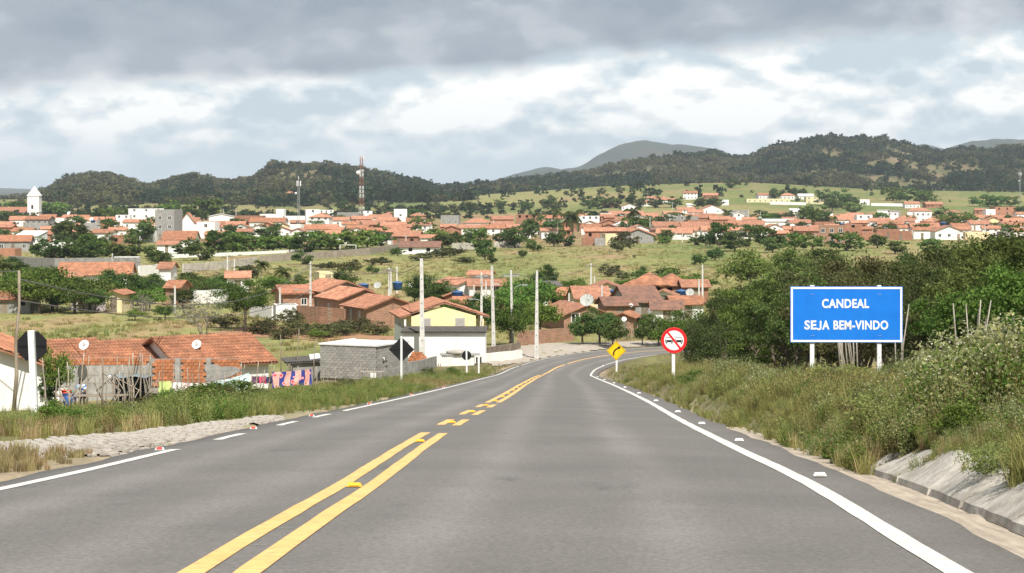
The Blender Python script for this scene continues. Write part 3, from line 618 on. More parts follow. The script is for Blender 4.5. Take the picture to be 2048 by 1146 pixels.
def roof_slope(b, e0, e1, r1, r0, th=.1, tiles=False, mi=0):
    """one roof plane: eave e0-e1, ridge r0-r1; with tiles it is laid in waves and stepped courses"""
    e0, e1, r0, r1 = map(Vector, (e0, e1, r0, r1)); n = (e1 - e0).cross(r0 - e0 if (r0 - e0).length > .1 else r1 - e0).normalized()
    if n.z < 0: n = -n
    dn = n * th
    if not tiles:
        b.hexa([e0 - dn, e1 - dn, r1 - dn, r0 - dn, e0, e1, r1, r0], mi); return
    b.hexa([e0 - dn, e1 - dn, r1 - dn, r0 - dn, e0 - dn * .2, e1 - dn * .2, r1 - dn * .2, r0 - dn * .2], mi)
    W = max((e1 - e0).length, (r1 - r0).length); Ls = (r0 - e0).length; nc = max(4, int(W / .21)) * 4; nrw = max(2, int(Ls / .38))
    vs = []; fs = []
    jc = [rng.uniform(-.012, .012) for _ in range(nc + 1)]
    for r in range(nrw):
        for q, (f, up) in enumerate(((r / nrw, .045), ((r + 1.0) / nrw, .012))):
            sag = -.05 * math.sin(math.pi * f)
            for c in range(nc + 1):
                a = c / nc; p = (e0.lerp(e1, a)).lerp(r0.lerp(r1, a), f)
                vs.append(p + n * (up + sag * .5 + .034 * math.sin(c * math.pi / 2) + jc[(c + r * 3) % (nc + 1)] * .6 + .02))
    for r in range(nrw):
        for c in range(nc):
            i = (2 * r) * (nc + 1) + c; fs.append((i, i + 1, i + nc + 2, i + nc + 1))
            if r + 1 < nrw: j = (2 * r + 1) * (nc + 1) + c; fs.append((j, j + 1, j + nc + 2, j + nc + 1))
    b.add(vs, fs, mi, False)
def opening_part(root, side, w, l, cx, z0, ow, oh, kind, frame_m):
    fx = {'f': (Vector((0, -l / 2, 0)), Vector((1, 0, 0)), Vector((0, -1, 0))), 'b': (Vector((0, l / 2, 0)), Vector((-1, 0, 0)), Vector((0, 1, 0))), 'l': (Vector((-w / 2, 0, 0)), Vector((0, -1, 0)), Vector((-1, 0, 0))), 'r': (Vector((w / 2, 0, 0)), Vector((0, 1, 0)), Vector((1, 0, 0)))}[side]
    P, ax, n = fx
    def bx(b, x0, x1, z0_, z1_, d0, d1):
        f = lambda x, z, q: P + ax * x - n * q + Vector((0, 0, z))
        b.hexa([f(x0, z0_, d0), f(x1, z0_, d0), f(x1, z0_, d1), f(x0, z0_, d1), f(x0, z1_, d0), f(x1, z1_, d0), f(x1, z1_, d1), f(x0, z1_, d1)])
    a, c = cx - ow / 2, cx + ow / 2; t = min(.07, ow * .12)
    if kind == 'hole': return
    if kind in ('window', 'win_grey'):
        b = MB(); bx(b, a - .02, a + t, z0 - .02, z0 + oh + .02, -.025, .11); bx(b, c - t, c + .02, z0 - .02, z0 + oh + .02, -.025, .11); bx(b, a + t, c - t, z0 + oh - t, z0 + oh + .02, -.025, .11); bx(b, a + t, c - t, z0 - .02, z0 + t, -.04, .11); bx(b, cx - t / 2, cx + t / 2, z0 + t, z0 + oh - t, .0, .1)
        wd = b.obj('window', frame_m if kind == 'window' else shutter_m, root); g = MB(); bx(g, a + t, c - t, z0 + t, z0 + oh - t, .05, .07); g.obj('pane', glass_m, wd)
    elif kind == 'shutter':
        b = MB(); bx(b, a - .03, c + .03, z0 - .03, z0 + oh + .03, -.02, .10); wd = b.obj('window', shutter_m, root)
        g = MB(); k = 5
        for i in range(k): bx(g, a + .05, c - .05, z0 + oh * (i + .12) / k, z0 + oh * (i + .88) / k, -.045, -.015)
        g.obj('louvre', shutter_m, wd); tag(wd.children[0], kind='stuff')
    elif kind in ('door', 'door_grey', 'door_blue'):
        b = MB(); bx(b, a, c, z0 + .005, z0 + oh, .03, .09); d = b.obj('door', {'door': wood_m, 'door_grey': shutter_m, 'door_blue': mat('blue_door', (.08, .2, .42), (.06, .15, .33), 4, .6)}[kind], root)
        h = MB(); bx(h, c - .12, c - .06, z0 + oh * .48, z0 + oh * .53, .0, .03); h.obj('handle', steel_m, d)
def house(name, label, cat, u, d, w, l, h, roof='gx', rise=None, rz=0.0, wall=white_w, roofm=tile_new, ops=(), ov=.45, tiles=None, gable=None, frame=whitepaint, group=None, par=.35, z=None, plinth=False):
    """a building standing on the ground at image column u, distance d; its front faces the camera when rz = 0"""
    x = X(u, d); yc = d + l / 2 * abs(math.cos(rz)); root = thing(name, label, cat, (x, yc, 0), rz, group)
    cs = [(x + sx * w / 2, yc + sy * l / 2) for sx in (-1, 1) for sy in (-1, 1)]; gz = [G(*c) for c in cs]
    root.location.z = (min(gz) if z is None else z) - .02
    tiles = (d < 275) if tiles is None else tiles
    rise = rise if rise is not None else (w if roof == 'gy' else l) * .5 * .38
    b = MB(); th = .16; sk = -(max(gz) - min(gz)) * 0
    by = {s: [] for s in 'fblr'}
    for s, cx, z0, ow, oh, k in ops: by[s].append((cx, z0, ow, oh))
    b0 = -.3
    def pan(s, p0, ax, wd, n): wall_panel(b, (p0[0], p0[1], b0), ax, wd, h - b0, th, [(o[0] + wd / 2, o[1] - b0, o[2], o[3]) for o in by[s]], 0, n)
    pan('f', (-w / 2, -l / 2), (1, 0, 0), w, (0, -1, 0)); pan('b', (w / 2, l / 2), (-1, 0, 0), w, (0, 1, 0))
    e = th + .002
    pan('l', (-w / 2, l / 2 - e), (0, -1, 0), l - 2 * e, (-1, 0, 0)); pan('r', (w / 2, -l / 2 + e), (0, 1, 0), l - 2 * e, (1, 0, 0))
    gm = 0 if gable is None else 1
    if roof == 'gy':
        for yy in (-l / 2, l / 2 - th): b.plate([(-w / 2, h), (w / 2, h), (0, h + rise)], yy, yy + th, gm)
    if roof == 'gx':
        for xx in (-w / 2, w / 2 - th):
            b.add([(xx, -l / 2, h), (xx, l / 2, h), (xx, 0, h + rise), (xx + th, -l / 2, h), (xx + th, l / 2, h), (xx + th, 0, h + rise)], [(2, 1, 0), (3, 4, 5), (0, 1, 4, 3), (1, 2, 5, 4), (2, 0, 3, 5)], gm)
    if roof == 'shed':
        for xx in (-w / 2, w / 2 - th):
            b.add([(xx, -l / 2, h), (xx, l / 2, h), (xx, l / 2, h + rise), (xx + th, -l / 2, h), (xx + th, l / 2, h), (xx + th, l / 2, h + rise)], [(2, 1, 0), (3, 4, 5), (0, 1, 4, 3), (1, 2, 5, 4), (2, 0, 3, 5)], gm)
        b.box(-w / 2, w / 2, l / 2 - th, l / 2, h, h + rise, gm)
    b.obj('wall', [wall, gable or wall], root)
    r = MB(); q = .06
    if roof == 'gx':
        s = rise / (l / 2)
        roof_slope(r, (-w / 2 - ov, -l / 2 - ov, h - ov * s + q), (w / 2 + ov, -l / 2 - ov, h - ov * s + q), (w / 2 + ov, 0, h + rise + q), (-w / 2 - ov, 0, h + rise + q), tiles=tiles)
        roof_slope(r, (w / 2 + ov, l / 2 + ov, h - ov * s + q), (-w / 2 - ov, l / 2 + ov, h - ov * s + q), (-w / 2 - ov, 0, h + rise + q + .004), (w / 2 + ov, 0, h + rise + q + .004), tiles=False)
    elif roof == 'gy':
        s = rise / (w / 2)
        for sg in (-1, 1):
            a = (sg * (w / 2 + ov), -l / 2 - ov, h - ov * s + q); c = (sg * (w / 2 + ov), l / 2 + ov, h - ov * s + q)
            if sg > 0: roof_slope(r, a, c, (0, l / 2 + ov, h + rise + q), (0, -l / 2 - ov, h + rise + q), tiles=tiles)
            else: roof_slope(r, c, a, (0, -l / 2 - ov, h + rise + q + .004), (0, l / 2 + ov, h + rise + q + .004), tiles=tiles)
    elif roof == 'hip':
        s = rise / (l / 2); k = max(0, w / 2 - l / 2 * .95); ez = h - ov * s + q; W, Lh = w / 2 + ov, l / 2 + ov; rzz = h + rise + q
        roof_slope(r, (-W, -Lh, ez), (W, -Lh, ez), (k, 0, rzz), (-k, 0, rzz), tiles=tiles); roof_slope(r, (W, Lh, ez), (-W, Lh, ez), (-k, 0, rzz), (k, 0, rzz))
        roof_slope(r, (W, -Lh, ez), (W, Lh, ez), (k + .01, 0, rzz), (k, 0, rzz), tiles=tiles); roof_slope(r, (-W, Lh, ez), (-W, -Lh, ez), (-k - .01, 0, rzz), (-k, 0, rzz), tiles=tiles)
    elif roof == 'shed':
        s = rise / l
        roof_slope(r, (-w / 2 - ov * .5, -l / 2 - ov, h - ov * s + q), (w / 2 + ov * .5, -l / 2 - ov, h - ov * s + q), (w / 2 + ov * .5, l / 2 + ov * .3, h + rise + ov * .3 * s + q), (-w / 2 - ov * .5, l / 2 + ov * .3, h + rise + ov * .3 * s + q), tiles=tiles)
    if roof == 'flat':
        r.box(-w / 2 + th, w / 2 - th, -l / 2 + th, l / 2 - th, h - par, h - par + .1)
        r.obj('roof', roofm if roofm is not tile_new else grey_w, root)
    else: r.obj('roof', roofm, root)
    for o in ops: opening_part(root, o[0], w, l, *o[1:], frame)
    return root
def wins(w, n, z0=1.0, ow=1.0, oh=1.0, kind='window', door=None, side='f', z1=None):
    """n evenly spaced windows on a side, one of them a door if asked"""
    out = []
    for i in range(n):
        cx = -w / 2 + w * (i + .5) / n
        if door == i: out.append((side, cx, 0.0, .9, 2.1, 'door'))
        else: out.append((side, cx, z0, min(ow, w / n * .6), oh, kind))
    return out
def add_box_part(root, name, m, *dims):
    b = MB(); b.box(*dims); return b.obj(name, m, root)
def water_tank(x, y, z, s, label):
    o = thing('water_tank', label, 'water tank', (x, y, z), rng.uniform(0, 6), 'blue water tanks on the roofs', s)
    b = MB(); b.lathe([(.50, 0), (.53, .25), (.545, .27), (.57, .55), (.585, .57), (.60, .80), (.63, .84)], 18); b.obj('tank_body', tank_blue, o)
    b = MB(); b.lathe([(.65, .845), (.65, .90), (.45, .99), (.14, 1.04), (.14, 1.08)], 18); b.obj('lid', tank_lid, o)
tank_lid = mat('tank_lid', (.05, .12, .26), (.04, .10, .22), 3, .5, rnd=.2)
def dish(x, y, z, r, az, label, el=.6, mesh=False, post=.6, group='satellite dishes'):
    o = thing('satellite_dish', label, 'satellite dish', (x, y, z), az, group)
    b = MB(); b.tube([(0, .1, 0), (0, .1, post), (0, .04, post + .15)], .03 * max(1, r), 8); b.obj('mast', steel_m, o)
    c = MB(); n = 20; k = 5; vs = [(0, 0, 0)]; fs = []
    for i in range(1, k + 1):
        for j in range(n): a = 2 * math.pi * j / n; q = r * i / k; vs.append((q * math.cos(a), -.25 * q * q / r, q * math.sin(a)))
    for j in range(n): fs.append((0, 1 + j, 1 + (j + 1) % n))
    for i in range(k - 1):
        for j in range(n): a, e = 1 + i * n + j, 1 + i * n + (j + 1) % n; fs.append((a, e, e + n, a + n))
    c.add(vs, fs, 0, True); rf = c.obj('reflector', dish_mesh_m if mesh else dish_m, o, (0, 0, post + .15 + r * .3)); rf.rotation_euler = (-el, 0, 0)
    if mesh:
        for j in range(10):
            a = 2 * math.pi * j / 10; b2 = MB(); b2.tube([(0, -.01, 0), (r * .5 * math.cos(a), -.07 * r, r * .5 * math.sin(a)), (r * math.cos(a), -.26 * r, r * math.sin(a))], .02, 4); b2.obj('rib', dish_m, rf)
    f = MB(); f.tube([(0, -.02, -r * .9), (0, -.62 * r, 0)], .012 * max(1, r * 1.4), 5); f.lathe([(.03, 0), (.045, .06), (.03, .1)], 8, cx=0, cy=-.64 * r); f.obj('feed_arm', steel_m, rf)
dish_mesh_m = mat('mesh_dish', (.42, .43, .40), (.32, .33, .31), 3, .6)

# ------------------------------------------------------------------ near left: the row of low houses and their yard
house('row_house', 'white windowless gable wall house at left edge, tiled roof, behind octagonal sign', 'house', -172, 82.9, 9.0, 8.0, 2.75, 'gy', 1.66, .24, white_w, tile_old, [], ov=.4, tiles=True, group='row of low tiled houses')
house('row_house', 'low tiled house half hidden behind the octagonal sign and white gable', 'house', 62, 117, 5.6, 7.4, 2.6, 'gx', 1.3, .55, white_w, tile_old, [('f', 1.2, 1.2, .9, .9, 'window')], tiles=True, group='row of low tiled houses')
house('row_house', 'low tiled house in middle of row, grey and brick yard wall before it', 'house', 222, 119, 5.6, 7.4, 2.6, 'gx', 1.3, .55, white_w, tile_old, [('f', -2.1, 1.5, 1.1, .45, 'hole'), ('f', 1.0, 1.2, .9, .9, 'window')], tiles=True, group='row of low tiled houses')
house('row_house', 'low tiled house at right end of row with bare white front wall', 'house', 386, 119, 5.6, 7.4, 2.75, 'gx', 1.35, .55, white_w, tile_old, [('f', -1.3, 1.2, .9, .9, 'window')], tiles=True, group='row of low tiled houses')
for uu, vv, dd, nm in ((169, 692, 112, 'beside the roof of the leftmost low house'), (394, 690, 120, 'on the roof edge of the right-end low house')):
    dish(X(uu, dd), dd, Zp(vv + 14, dd), .30, -.25, f'small white satellite dish {nm}', .5, post=.2)

def brick_row(root, me, x0, n, z0, rows, bw, bh, yface, skip=lambda i, j: False, ax='x', mark=None):
    for j in range(rows):
        off = bw * .5 * (j % 2)
        for i in range(n):
            if skip(i, j): continue
            x = x0 + i * bw + off + bw / 2
            inst('brick', me, root, (x, yface + rng.uniform(-.008, .008), z0 + j * bh + bh / 2) if ax == 'x' else (yface + rng.uniform(-.008, .008), x, z0 + j * bh + bh / 2), (0, 0, 0 if ax == 'x' else math.pi / 2))
def unit(name, m, sx, sy, sz, bv=.012):
    b = MB(); b.hexa([(-sx, -sy, -sz), (sx, -sy, -sz), (sx, sy, -sz), (-sx, sy, -sz), (-sx, -sy, sz), (sx, -sy, sz), (sx, sy, sz), (-sx, sy, sz)]); return b.mesh(name, m)
brick_me = unit('brick', brick_m, .138, .06, .088); block_me = unit('block', block_m, .19, .06, .09)
def yard_wall():
    d = 113.0; x0 = X(305, d); x1 = X(482, d); g = min(G(x0, d), G(x1, d)) - .15
    o = thing('yard_wall', 'orange brick yard wall with grey cement patch and pillars behind the washing lines', 'wall', (x0, d, g), .05)
    w = x1 - x0; n = int(w / .288); H = Zp(713, d) - g; rows = int(H / .19); b = MB(); b.box(-.02, w + .02, .02, .14, -.2, rows * .19 + .02); b.obj('mortar', mortar_m, o)
    brick_row(o, brick_me, 0, n, 0, rows, .288, .19, 0, lambda i, j: j < rows - 8 or any(abs((i + .5 * (j % 2) + .5) * .288 - p) < .2 for p in (w * .28, w * .63)))
    for p in (w * .28, w * .63): add_box_part(o, 'pillar', grey_w, p - .13, p + .13, -.075, .16, -.2, rows * .19 + .04)
    pb = MB(); pts = [(w * .58, rows * .19 * .45)]; poly = []
    for k in range(22):
        a = 2 * math.pi * k / 22; rr = 1 + .25 * math.sin(3 * a + 1) + rng.uniform(-.12, .12); poly.append((w * .76 + math.cos(a) * w * .19 * rr, rows * .19 * .68 + math.sin(a) * .42 * rr))
    pb.plate(poly, -.085, -.06); pb.obj('cement_patch', grey_w, o)
    # left stretch: two courses of brick on a plastered base
    x0, x1 = X(118, d), X(304, d); w = x1 - x0; H = Zp(716, d) - g
    o = thing('yard_wall', 'grey cement yard wall topped by bright brick courses beside the cloth shelter', 'wall', (x0, d + .1, g), .05); bz = H - .42
    b = MB(); b.box(0, w, -.06, .12, -.2, bz); b.obj('plastered_base', grey_w, o); b = MB(); b.box(.01, w - .01, .0, .10, bz + .001, H - .02); b.obj('mortar', mortar_m, o)
    brick_row(o, brick_me, 0, int(w / .288) - 1, bz + .01, 2, .288, .19, -.02)
yard_wall()

# the grey block building and its outhouse
def block_house():
    d = 150.0; xl = X(641, d) ; g = G(xl, d) - .1; H = Zp(686, d) - g; w, l = 4.75, 5.2; rz = -.42
    o = thing('block_house', 'unplastered grey concrete block building with pale flat roof beside the road', 'building', (xl, d, g), rz)
    c = MB(); op = [(2.9, 1.25, .45, .6)]
    c.box(.05, w - .05, .05, .16, -.3, H - .12); wall_panel(c, (w - .05, .16, -.3), (0, 1, 0), l - .2, H + .18, .12, [(1.0, 1.55, .55, .6)], 0, (1, 0, 0)); c.box(.05, w - .17, l - .12, l, -.3, H - .12); c.box(.05, .16, .16, l - .13, -.3, H - .12); c.obj('mortar', mortar_m, o)
    rows = min(13, int((H - .1) / .19)); n = int(w / .392)
    z0 = H - .12 - rows * .19
    def course(length, put, z, j, hole=None):
        x = 0.0; first = (j % 2 == 1)
        while x < length - .06:
            bw = .196 if first else min(.392, length - x); first = False
            if not (hole and hole[0] < x + bw / 2 < hole[1] and hole[2] < z < hole[3]): put(x + bw / 2, z, (bw - .012) / .38)
            x += bw
    for j in range(rows):
        z = z0 + j * .19 + .095
        course(w, lambda x, z, sc: inst('block', block_me, o, (x, rng.uniform(-.006, .006), z), (0, 0, 0), (sc, 1, 1)), z, j)
        course(l - .2, lambda y, z, sc: inst('block', block_me, o, (w - .01 + rng.uniform(-.006, .006), y + .065, z), (0, 0, math.pi / 2), (sc, 1, 1)), z, j, (.8, 1.5, 1.2, 1.9))
    r = MB(); r.box(-.12, w + .14, -.12, .12, H - .12, H); r.box(w - .10, w + .14, .121, l + .1, H - .12, H - .002); r.box(-.12, .12, .121, l + .1, H - .12, H - .002); r.box(.121, w - .101, .121, l, H - .2, H - .06); r.obj('roof', metal_white, o)
    v = MB(); v.tube([(w + .08, .95, 1.95), (w + .14, 1.0, 1.8), (w + .08, 1.15, 1.6)], .05, 6); v.obj('drain_pipe', whitepaint, o)
    gr = MB(); [gr.box(w - .1, w - .07, .98 + .2 * i, 1.02 + .2 * i, 1.25, 1.87) for i in range(2)]; gr.obj('window_bar', steel_m, o)
block_house()
def shed():
    d = 152.0; o = thing('garden_shed', 'small white-walled shed with dark sheet roof left of the block building', 'shed', ground(612, d), .25)
    b = MB(); b.box(-1.0, 1.1, 0, 2.2, -.3, 1.35); b.obj('wall', grey_w, o); r = MB(); roof_slope(r, (-1.6, -.25, 1.42), (1.3, -.25, 1.52), (1.3, 2.4, 1.75), (-1.6, 2.4, 1.6), .06, True); r.obj('roof', asb_m, o)
    for xx in (-1.45, -1.15): b = MB(); b.tube([(xx, -.1, -.2), (xx + .03, -.1, 1.45)], .04, 6); b.obj('post', wood_m, o)
    h = MB(); roof_slope(h, (.4, .6, 1.62), (1.2, .5, 1.72), (1.25, 1.6, 1.98), (.5, 1.6, 1.9), .05); h.obj('roof_sheet', metal_white, o)
shed()

# ------------------------------------------------------------------ yellow gabled house, white annex, low walls, well
def yellow_house():
    d = 187.0; u0 = 873
    def zz(v): return Zp(v, d)
    g = G(X(u0, d), d) - .05; H = zz(632) - g; w = X(958, d) - X(790, d); l = 9.0
    fw = X(940, d) - X(808, d)
    root = thing('yellow_house', 'yellow gabled upper storey house with orange tiles above a white annex', 'house', (X(u0, d), d + l / 2, g), .16)
    b = MB(); b.box(-fw / 2, fw / 2 - .1, -l / 2, l / 2, 0, H); wv = fw / 2
    rise = zz(609) - zz(632)
    b.plate([(-fw / 2, H), (fw / 2 - .1, H), (0, H + rise * fw / w)], -l / 2, -l / 2 + .2); b.obj('wall', yellow_w, root)
    # side verandas: parapet, slender posts and shaded rear
    for sg, nm in ((-1, white_w), (1, cream_w)):
        xo = sg * (w / 2 - .15); xi = sg * wv + (-.1 if sg > 0 else 0); a, c = sorted((xi + sg * .01, xo))
        p = MB(); p.box(a, c, -l / 2 + .02, -l / 2 + .16, 0, zz(658) - g); p.box(a, c, l / 2 - .2, l / 2 - .05, 0, H - .2); xx0, xx1 = sorted((xo, xo - sg * .14)); p.box(xx0, xx1, -l / 2 + .17, l / 2 - .21, 0, zz(658) - g); p.obj('veranda_wall', nm, root)
        for yy in (-l / 2 + .1, -1.5, 1.5):
            q = MB(); xx0, xx1 = sorted((xo - sg * .02, xo - sg * .2)); q.box(xx0, xx1, yy - .09, yy + .09, zz(658) - g + .002, H - .25); q.obj('post', nm, root)
    r = MB(); s = rise / (w / 2); ov = .35
    for sg in (-1, 1):
        a = (sg * (w / 2 + ov), -l / 2 - .18, H - ov * s); c = (sg * (w / 2 + ov), l / 2 + .3, H - ov * s); m0 = (sg * wv, -l / 2 - .18, H + rise - wv * s + .10); m1 = (sg * wv, l / 2 + .3, H + rise - wv * s + .10); t0 = (0, -l / 2 - .18, H + rise + .22); t1 = (0, l / 2 + .3, H + rise + .22)
        lo = Vector((0, 0, -.12))
        if sg > 0: roof_slope(r, m0, m1, t1, t0, .12, True); roof_slope(r, a, c, Vector(m1) + lo, Vector(m0) + lo, .1, True)
        else: roof_slope(r, m1, m0, t0, t1, .12, True); roof_slope(r, c, a, Vector(m0) + lo, Vector(m1) + lo, .1, True)
    r.obj('roof', tile_new, root)
    for uu in (836, 905): opening_part(root, 'f', fw, l, X(uu, d) - X(u0, d), zz(657) - g, .85, .95, 'shutter', whitepaint)
    # annex below
    dd = 182.0; gx = G(X(890, dd), dd) - .1; ww = X(971, dd) - X(806, dd); hh = Zp(665, dd) - gx
    o = thing('white_annex', 'long white windowless annex with dark corrugated lean-to roof under yellow house', 'building', (X(888, dd), dd, gx), -.02)
    b = MB(); b.box(-ww / 2, ww / 2, 0, 3.4, -.3, hh); b.obj('wall', white_w, o); r = MB(); roof_slope(r, (-ww / 2 - .2, -.25, hh + .02), (ww / 2 + .1, -.25, hh + .02), (ww / 2 + .1, 4.3, hh + .27), (-ww / 2 - .2, 4.3, hh + .27), .06, True); r.obj('roof', asb_m, o)
yellow_house()
def low_wall(name, label, pts, hts, th, m, capm=None, sub=3.0, group=None, drop=.25):
    """free-standing wall along ground points (x, y) with a height at each"""
    o = thing(name, label, 'wall', (pts[0][0], pts[0][1], 0), group=group); b = MB(); bx, by = pts[0]; P = []
    for (x0, y0), (x1, y1), h0, h1 in zip(pts[:-1], pts[1:], hts[:-1], hts[1:]):
        n = max(1, int(math.hypot(x1 - x0, y1 - y0) / sub))
        for i in range(n): f = i / n; P.append((x0 + (x1 - x0) * f, y0 + (y1 - y0) * f, h0 + (h1 - h0) * f))
    P.append((*pts[-1], hts[-1]))
    vs = []
    for i, (x, y, h) in enumerate(P):
        a = P[max(0, i - 1)]; c = P[min(len(P) - 1, i + 1)]; t = Vector((c[0] - a[0], c[1] - a[1], 0)).normalized(); n = Vector((t.y, -t.x, 0)) * th / 2; g = G(x, y)
        for sx in (1, -1): vs += [(x + n.x * sx - bx, y + n.y * sx - by, g - drop), (x + n.x * sx - bx, y + n.y * sx - by, g + h)]
    fs = []
    for i in range(len(P) - 1):
        a = i * 4; c = a + 4; fs += [(a, c, c + 1, a + 1), (a + 2, a + 3, c + 3, c + 2), (a + 1, c + 1, c + 3, a + 3)]
    fs += [(0, 1, 3, 2), (len(vs) - 4, len(vs) - 2, len(vs) - 1, len(vs) - 3)]
    b.add(vs, fs); b.obj('wall_body', m, o)
    if capm is not None:
        k = 0
        for i in range(0, len(P), 1):
            x, y, h = P[i]; g = G(x, y); q = MB(); q.box(x - bx - .16, x - bx + .16, y - by - .16, y - by + .16, g - drop, g + h + .06); q.obj('pillar', capm, o)
    return o
low_wall('roadside_wall', 'low white wall stepping along the left verge below concrete poles', [(X(872, 176), 176), (X(958, 181), 181), (X(1043, 189), 189)], [.75, .78, .8], .18, white_w)
low_wall('roadside_wall', 'short grey cement wall behind the black diamond sign', [(X(790, 160), 160), (X(835, 165), 165), (X(872, 175), 175)], [.85, .95, .95], .15, grey_w)
low_wall('yard_wall', 'dark stained wall behind white roadside wall right of the annex', [(X(972, 187), 187), (X(1040, 200), 200)], [1.1, .7], .16, mat('stained_wall', (.30, .24, .18), (.15, .12, .09), 1.5, .95))
def brick_heap():
    d = 176.0; o = thing('brick_heap', 'heap of stacked orange bricks at foot of the tall concrete pole', 'brick heap', ground(850, d))
    n = 0
    for j in range(7):
        for i in range(int(11 - j * 1.3)):
            for k in range(2):
                inst('brick', brick_me, o, (-1.7 + i * .30 + j * .12 + rng.uniform(-.03, .03), k * .16 + rng.uniform(-.02, .02), .09 + j * .178), (0, 0, rng.uniform(-.15, .15)))
brick_heap()
def well():
    d = 178.0; o = thing('water_cistern', 'white round cistern with grey concrete slab lid before the white annex', 'cistern', ground(918, d))
    b = MB(); b.box(-1.55, 1.35, -.2, 1.2, -.3, .95); b.obj('base', white_w, o); c = MB(); c.box(-1.7, 1.85, -.35, 1.3, .952, 1.05); c.obj('slab', grey_w, o)
    l = MB(); l.lathe([(.95, 1.052), (.98, 1.25), (.86, 1.32), (.3, 1.36)], 20, cx=-.2, cy=.5); l.obj('lid', concrete_m, o)
well()

# ------------------------------------------------------------------ brick houses with orange roofs left of centre
house('brick_house', 'nearest of three stepped brick houses with orange gable roofs, grey cement side', 'house', 757, 232, 6.4, 8.0, 2.35, 'gy', 1.15, .42, brickwall_m, tile_new, [('l', -1.5, .0, .9, 2.1, 'door_grey'), ('l', 1.6, 1.0, .8, .9, 'shutter')], group='stepped brick houses')
house('brick_house', 'middle of three stepped brick houses with orange gable roofs', 'house', 700, 246, 6.2, 8.5, 2.6, 'gy', 1.15, .42, brickwall_m, tile_new, [('l', 0, 1.0, .8, .9, 'shutter')], group='stepped brick houses')
house('brick_house', 'rearmost of three stepped houses, grey cement gable with two dishes', 'house', 662, 262, 6.6, 9.5, 2.8, 'gy', 1.2, .42, grey_w, tile_new, [], group='stepped brick houses')
house('brick_house', 'low orange-roofed wing left of the stepped brick houses', 'house', 588, 262, 4.6, 5.5, 2.5, 'gx', .9, .30, brickwall_m, tile_new, [('f', .5, .9, .8, .9, 'window')], group='stepped brick houses')
house('white_cube_house', 'small white flat-roofed box house beside the lone round tree', 'house', 568, 243, 2.7, 4.0, 2.0, 'flat', rz=.2, wall=white_w, ops=[('f', .35, .35, .45, 1.0, 'win_grey')], par=.1)
low_wall('garden_wall', 'brick and cement garden wall in front of stepped brick houses', [(X(594, 240), 240), (X(640, 236), 236), (X(690, 233), 233)], [2.0, 2.1, 2.0], .18, brickwall_m)
low_wall('garden_wall', 'low white wall between round tree and small white box house', [(X(500, 252), 252), (X(545, 245), 245)], [1.6, 1.7], .18, white_w)
for uu, vv in ((650, 589), (663, 586)): dish(X(uu, 258), 256.5, Zp(vv + 8, 256.5), .42, .2, f'white satellite dish on grey gable, {"left" if uu < 655 else "right"} one of the pair', .5, post=.15)

# ------------------------------------------------------------------ houses across the field and in the town: (u, v of base, width px, wall m, roof, wall, roof material, depth m, windows, rz)
W, C_, GR, BR = white_w, cream_w, grey_w, brick_far
TN, TO, TD = tile_new, tile_old, tile_dark
PLACES = {}
FR = random.Random(21)
def fill(entries, n, u0, u1, v0, v1, wpx=(26, 48)):
    E = list(entries); k = 0
    while n and k < 900:
        k += 1; v = FR.uniform(v0, v1); u = FR.uniform(u0, u1); wp = FR.uniform(*wpx)
        if any(abs(u - e[0]) < (wp + e[2]) * .42 and abs(v - e[1]) < 6.5 for e in E): continue
        r = FR.random(); wm = BR if FR.random() < .27 else GR if FR.random() < .12 else W
        E.append((u, v, wp, FR.uniform(2.5, 3.1) if r < .85 else 5.2, 'flat' if r > .88 else 'gy' if r < .18 else 'hip' if r < .26 else 'gx', wm, TO if FR.random() < .22 else TN)); n -= 1
    return E
def row(zone, entries, *fl):
    for f in fl: entries = fill(entries, *f)
    L = []
    for e in entries:
        u, v, wp, h, roof, wm, rm = e[:7]; opt = e[7] if len(e) > 7 else {}
        d = opt.get('d', dv(v)); L.append((u, d, wp * d / FPX, h, roof, wm, rm, opt))
    L.sort(key=lambda q: q[0])
    wn = {W.name: 'white walls', C_.name: 'cream walls', GR.name: 'grey walls', BR.name: 'brick walls', brickwall_m.name: 'brick walls', yellow_w.name: 'yellow walls'}
    rn = {'gx': 'orange roof slope', 'gy': 'gable end', 'hip': 'hipped orange roof', 'flat': 'flat roof', 'shed': 'lean-to roof'}
    for i, (u, d, w, h, roof, wm, rm, opt) in enumerate(L):
        st = 'two-storey ' if 4.6 < h < 7.6 else 'three-storey ' if h >= 7.6 else ''
        lab = opt.get('label') or f'{ordinal(i + 1)} house from left {zone[1]}: {st}{wn.get(wm.name, "pale walls")}, {rn[roof]}'
        l = opt.get('l', max(4.5, min(w * .8, 9))); n = opt.get('n', max(1, min(5, int(w / 2.6)))); ops = []
        kk = opt.get('k', 'hole' if wm is BR else 'window')
        if opt.get('ops') is not None: ops = opt['ops']
        elif n:
            ops = wins(w, n, 1.0, 1.0, 1.1, kk, door=(rng.randrange(n) if h < 4.6 else 0))
            fl = 2.9
            while fl + 2 < h: ops += wins(w, n, fl + .9, 1.1, 1.2, kk); fl += 2.9
        house(opt.get('name', 'town_house'), lab, opt.get('cat', 'house'), u, d, w, l, h, roof, opt.get('rise'), opt.get('rz', rng.uniform(-.2, .2)), wm, rm, ops, tiles=False, group=zone[0], par=opt.get('par', .3), ov=opt.get('ov', .4), z=opt.get('z'))
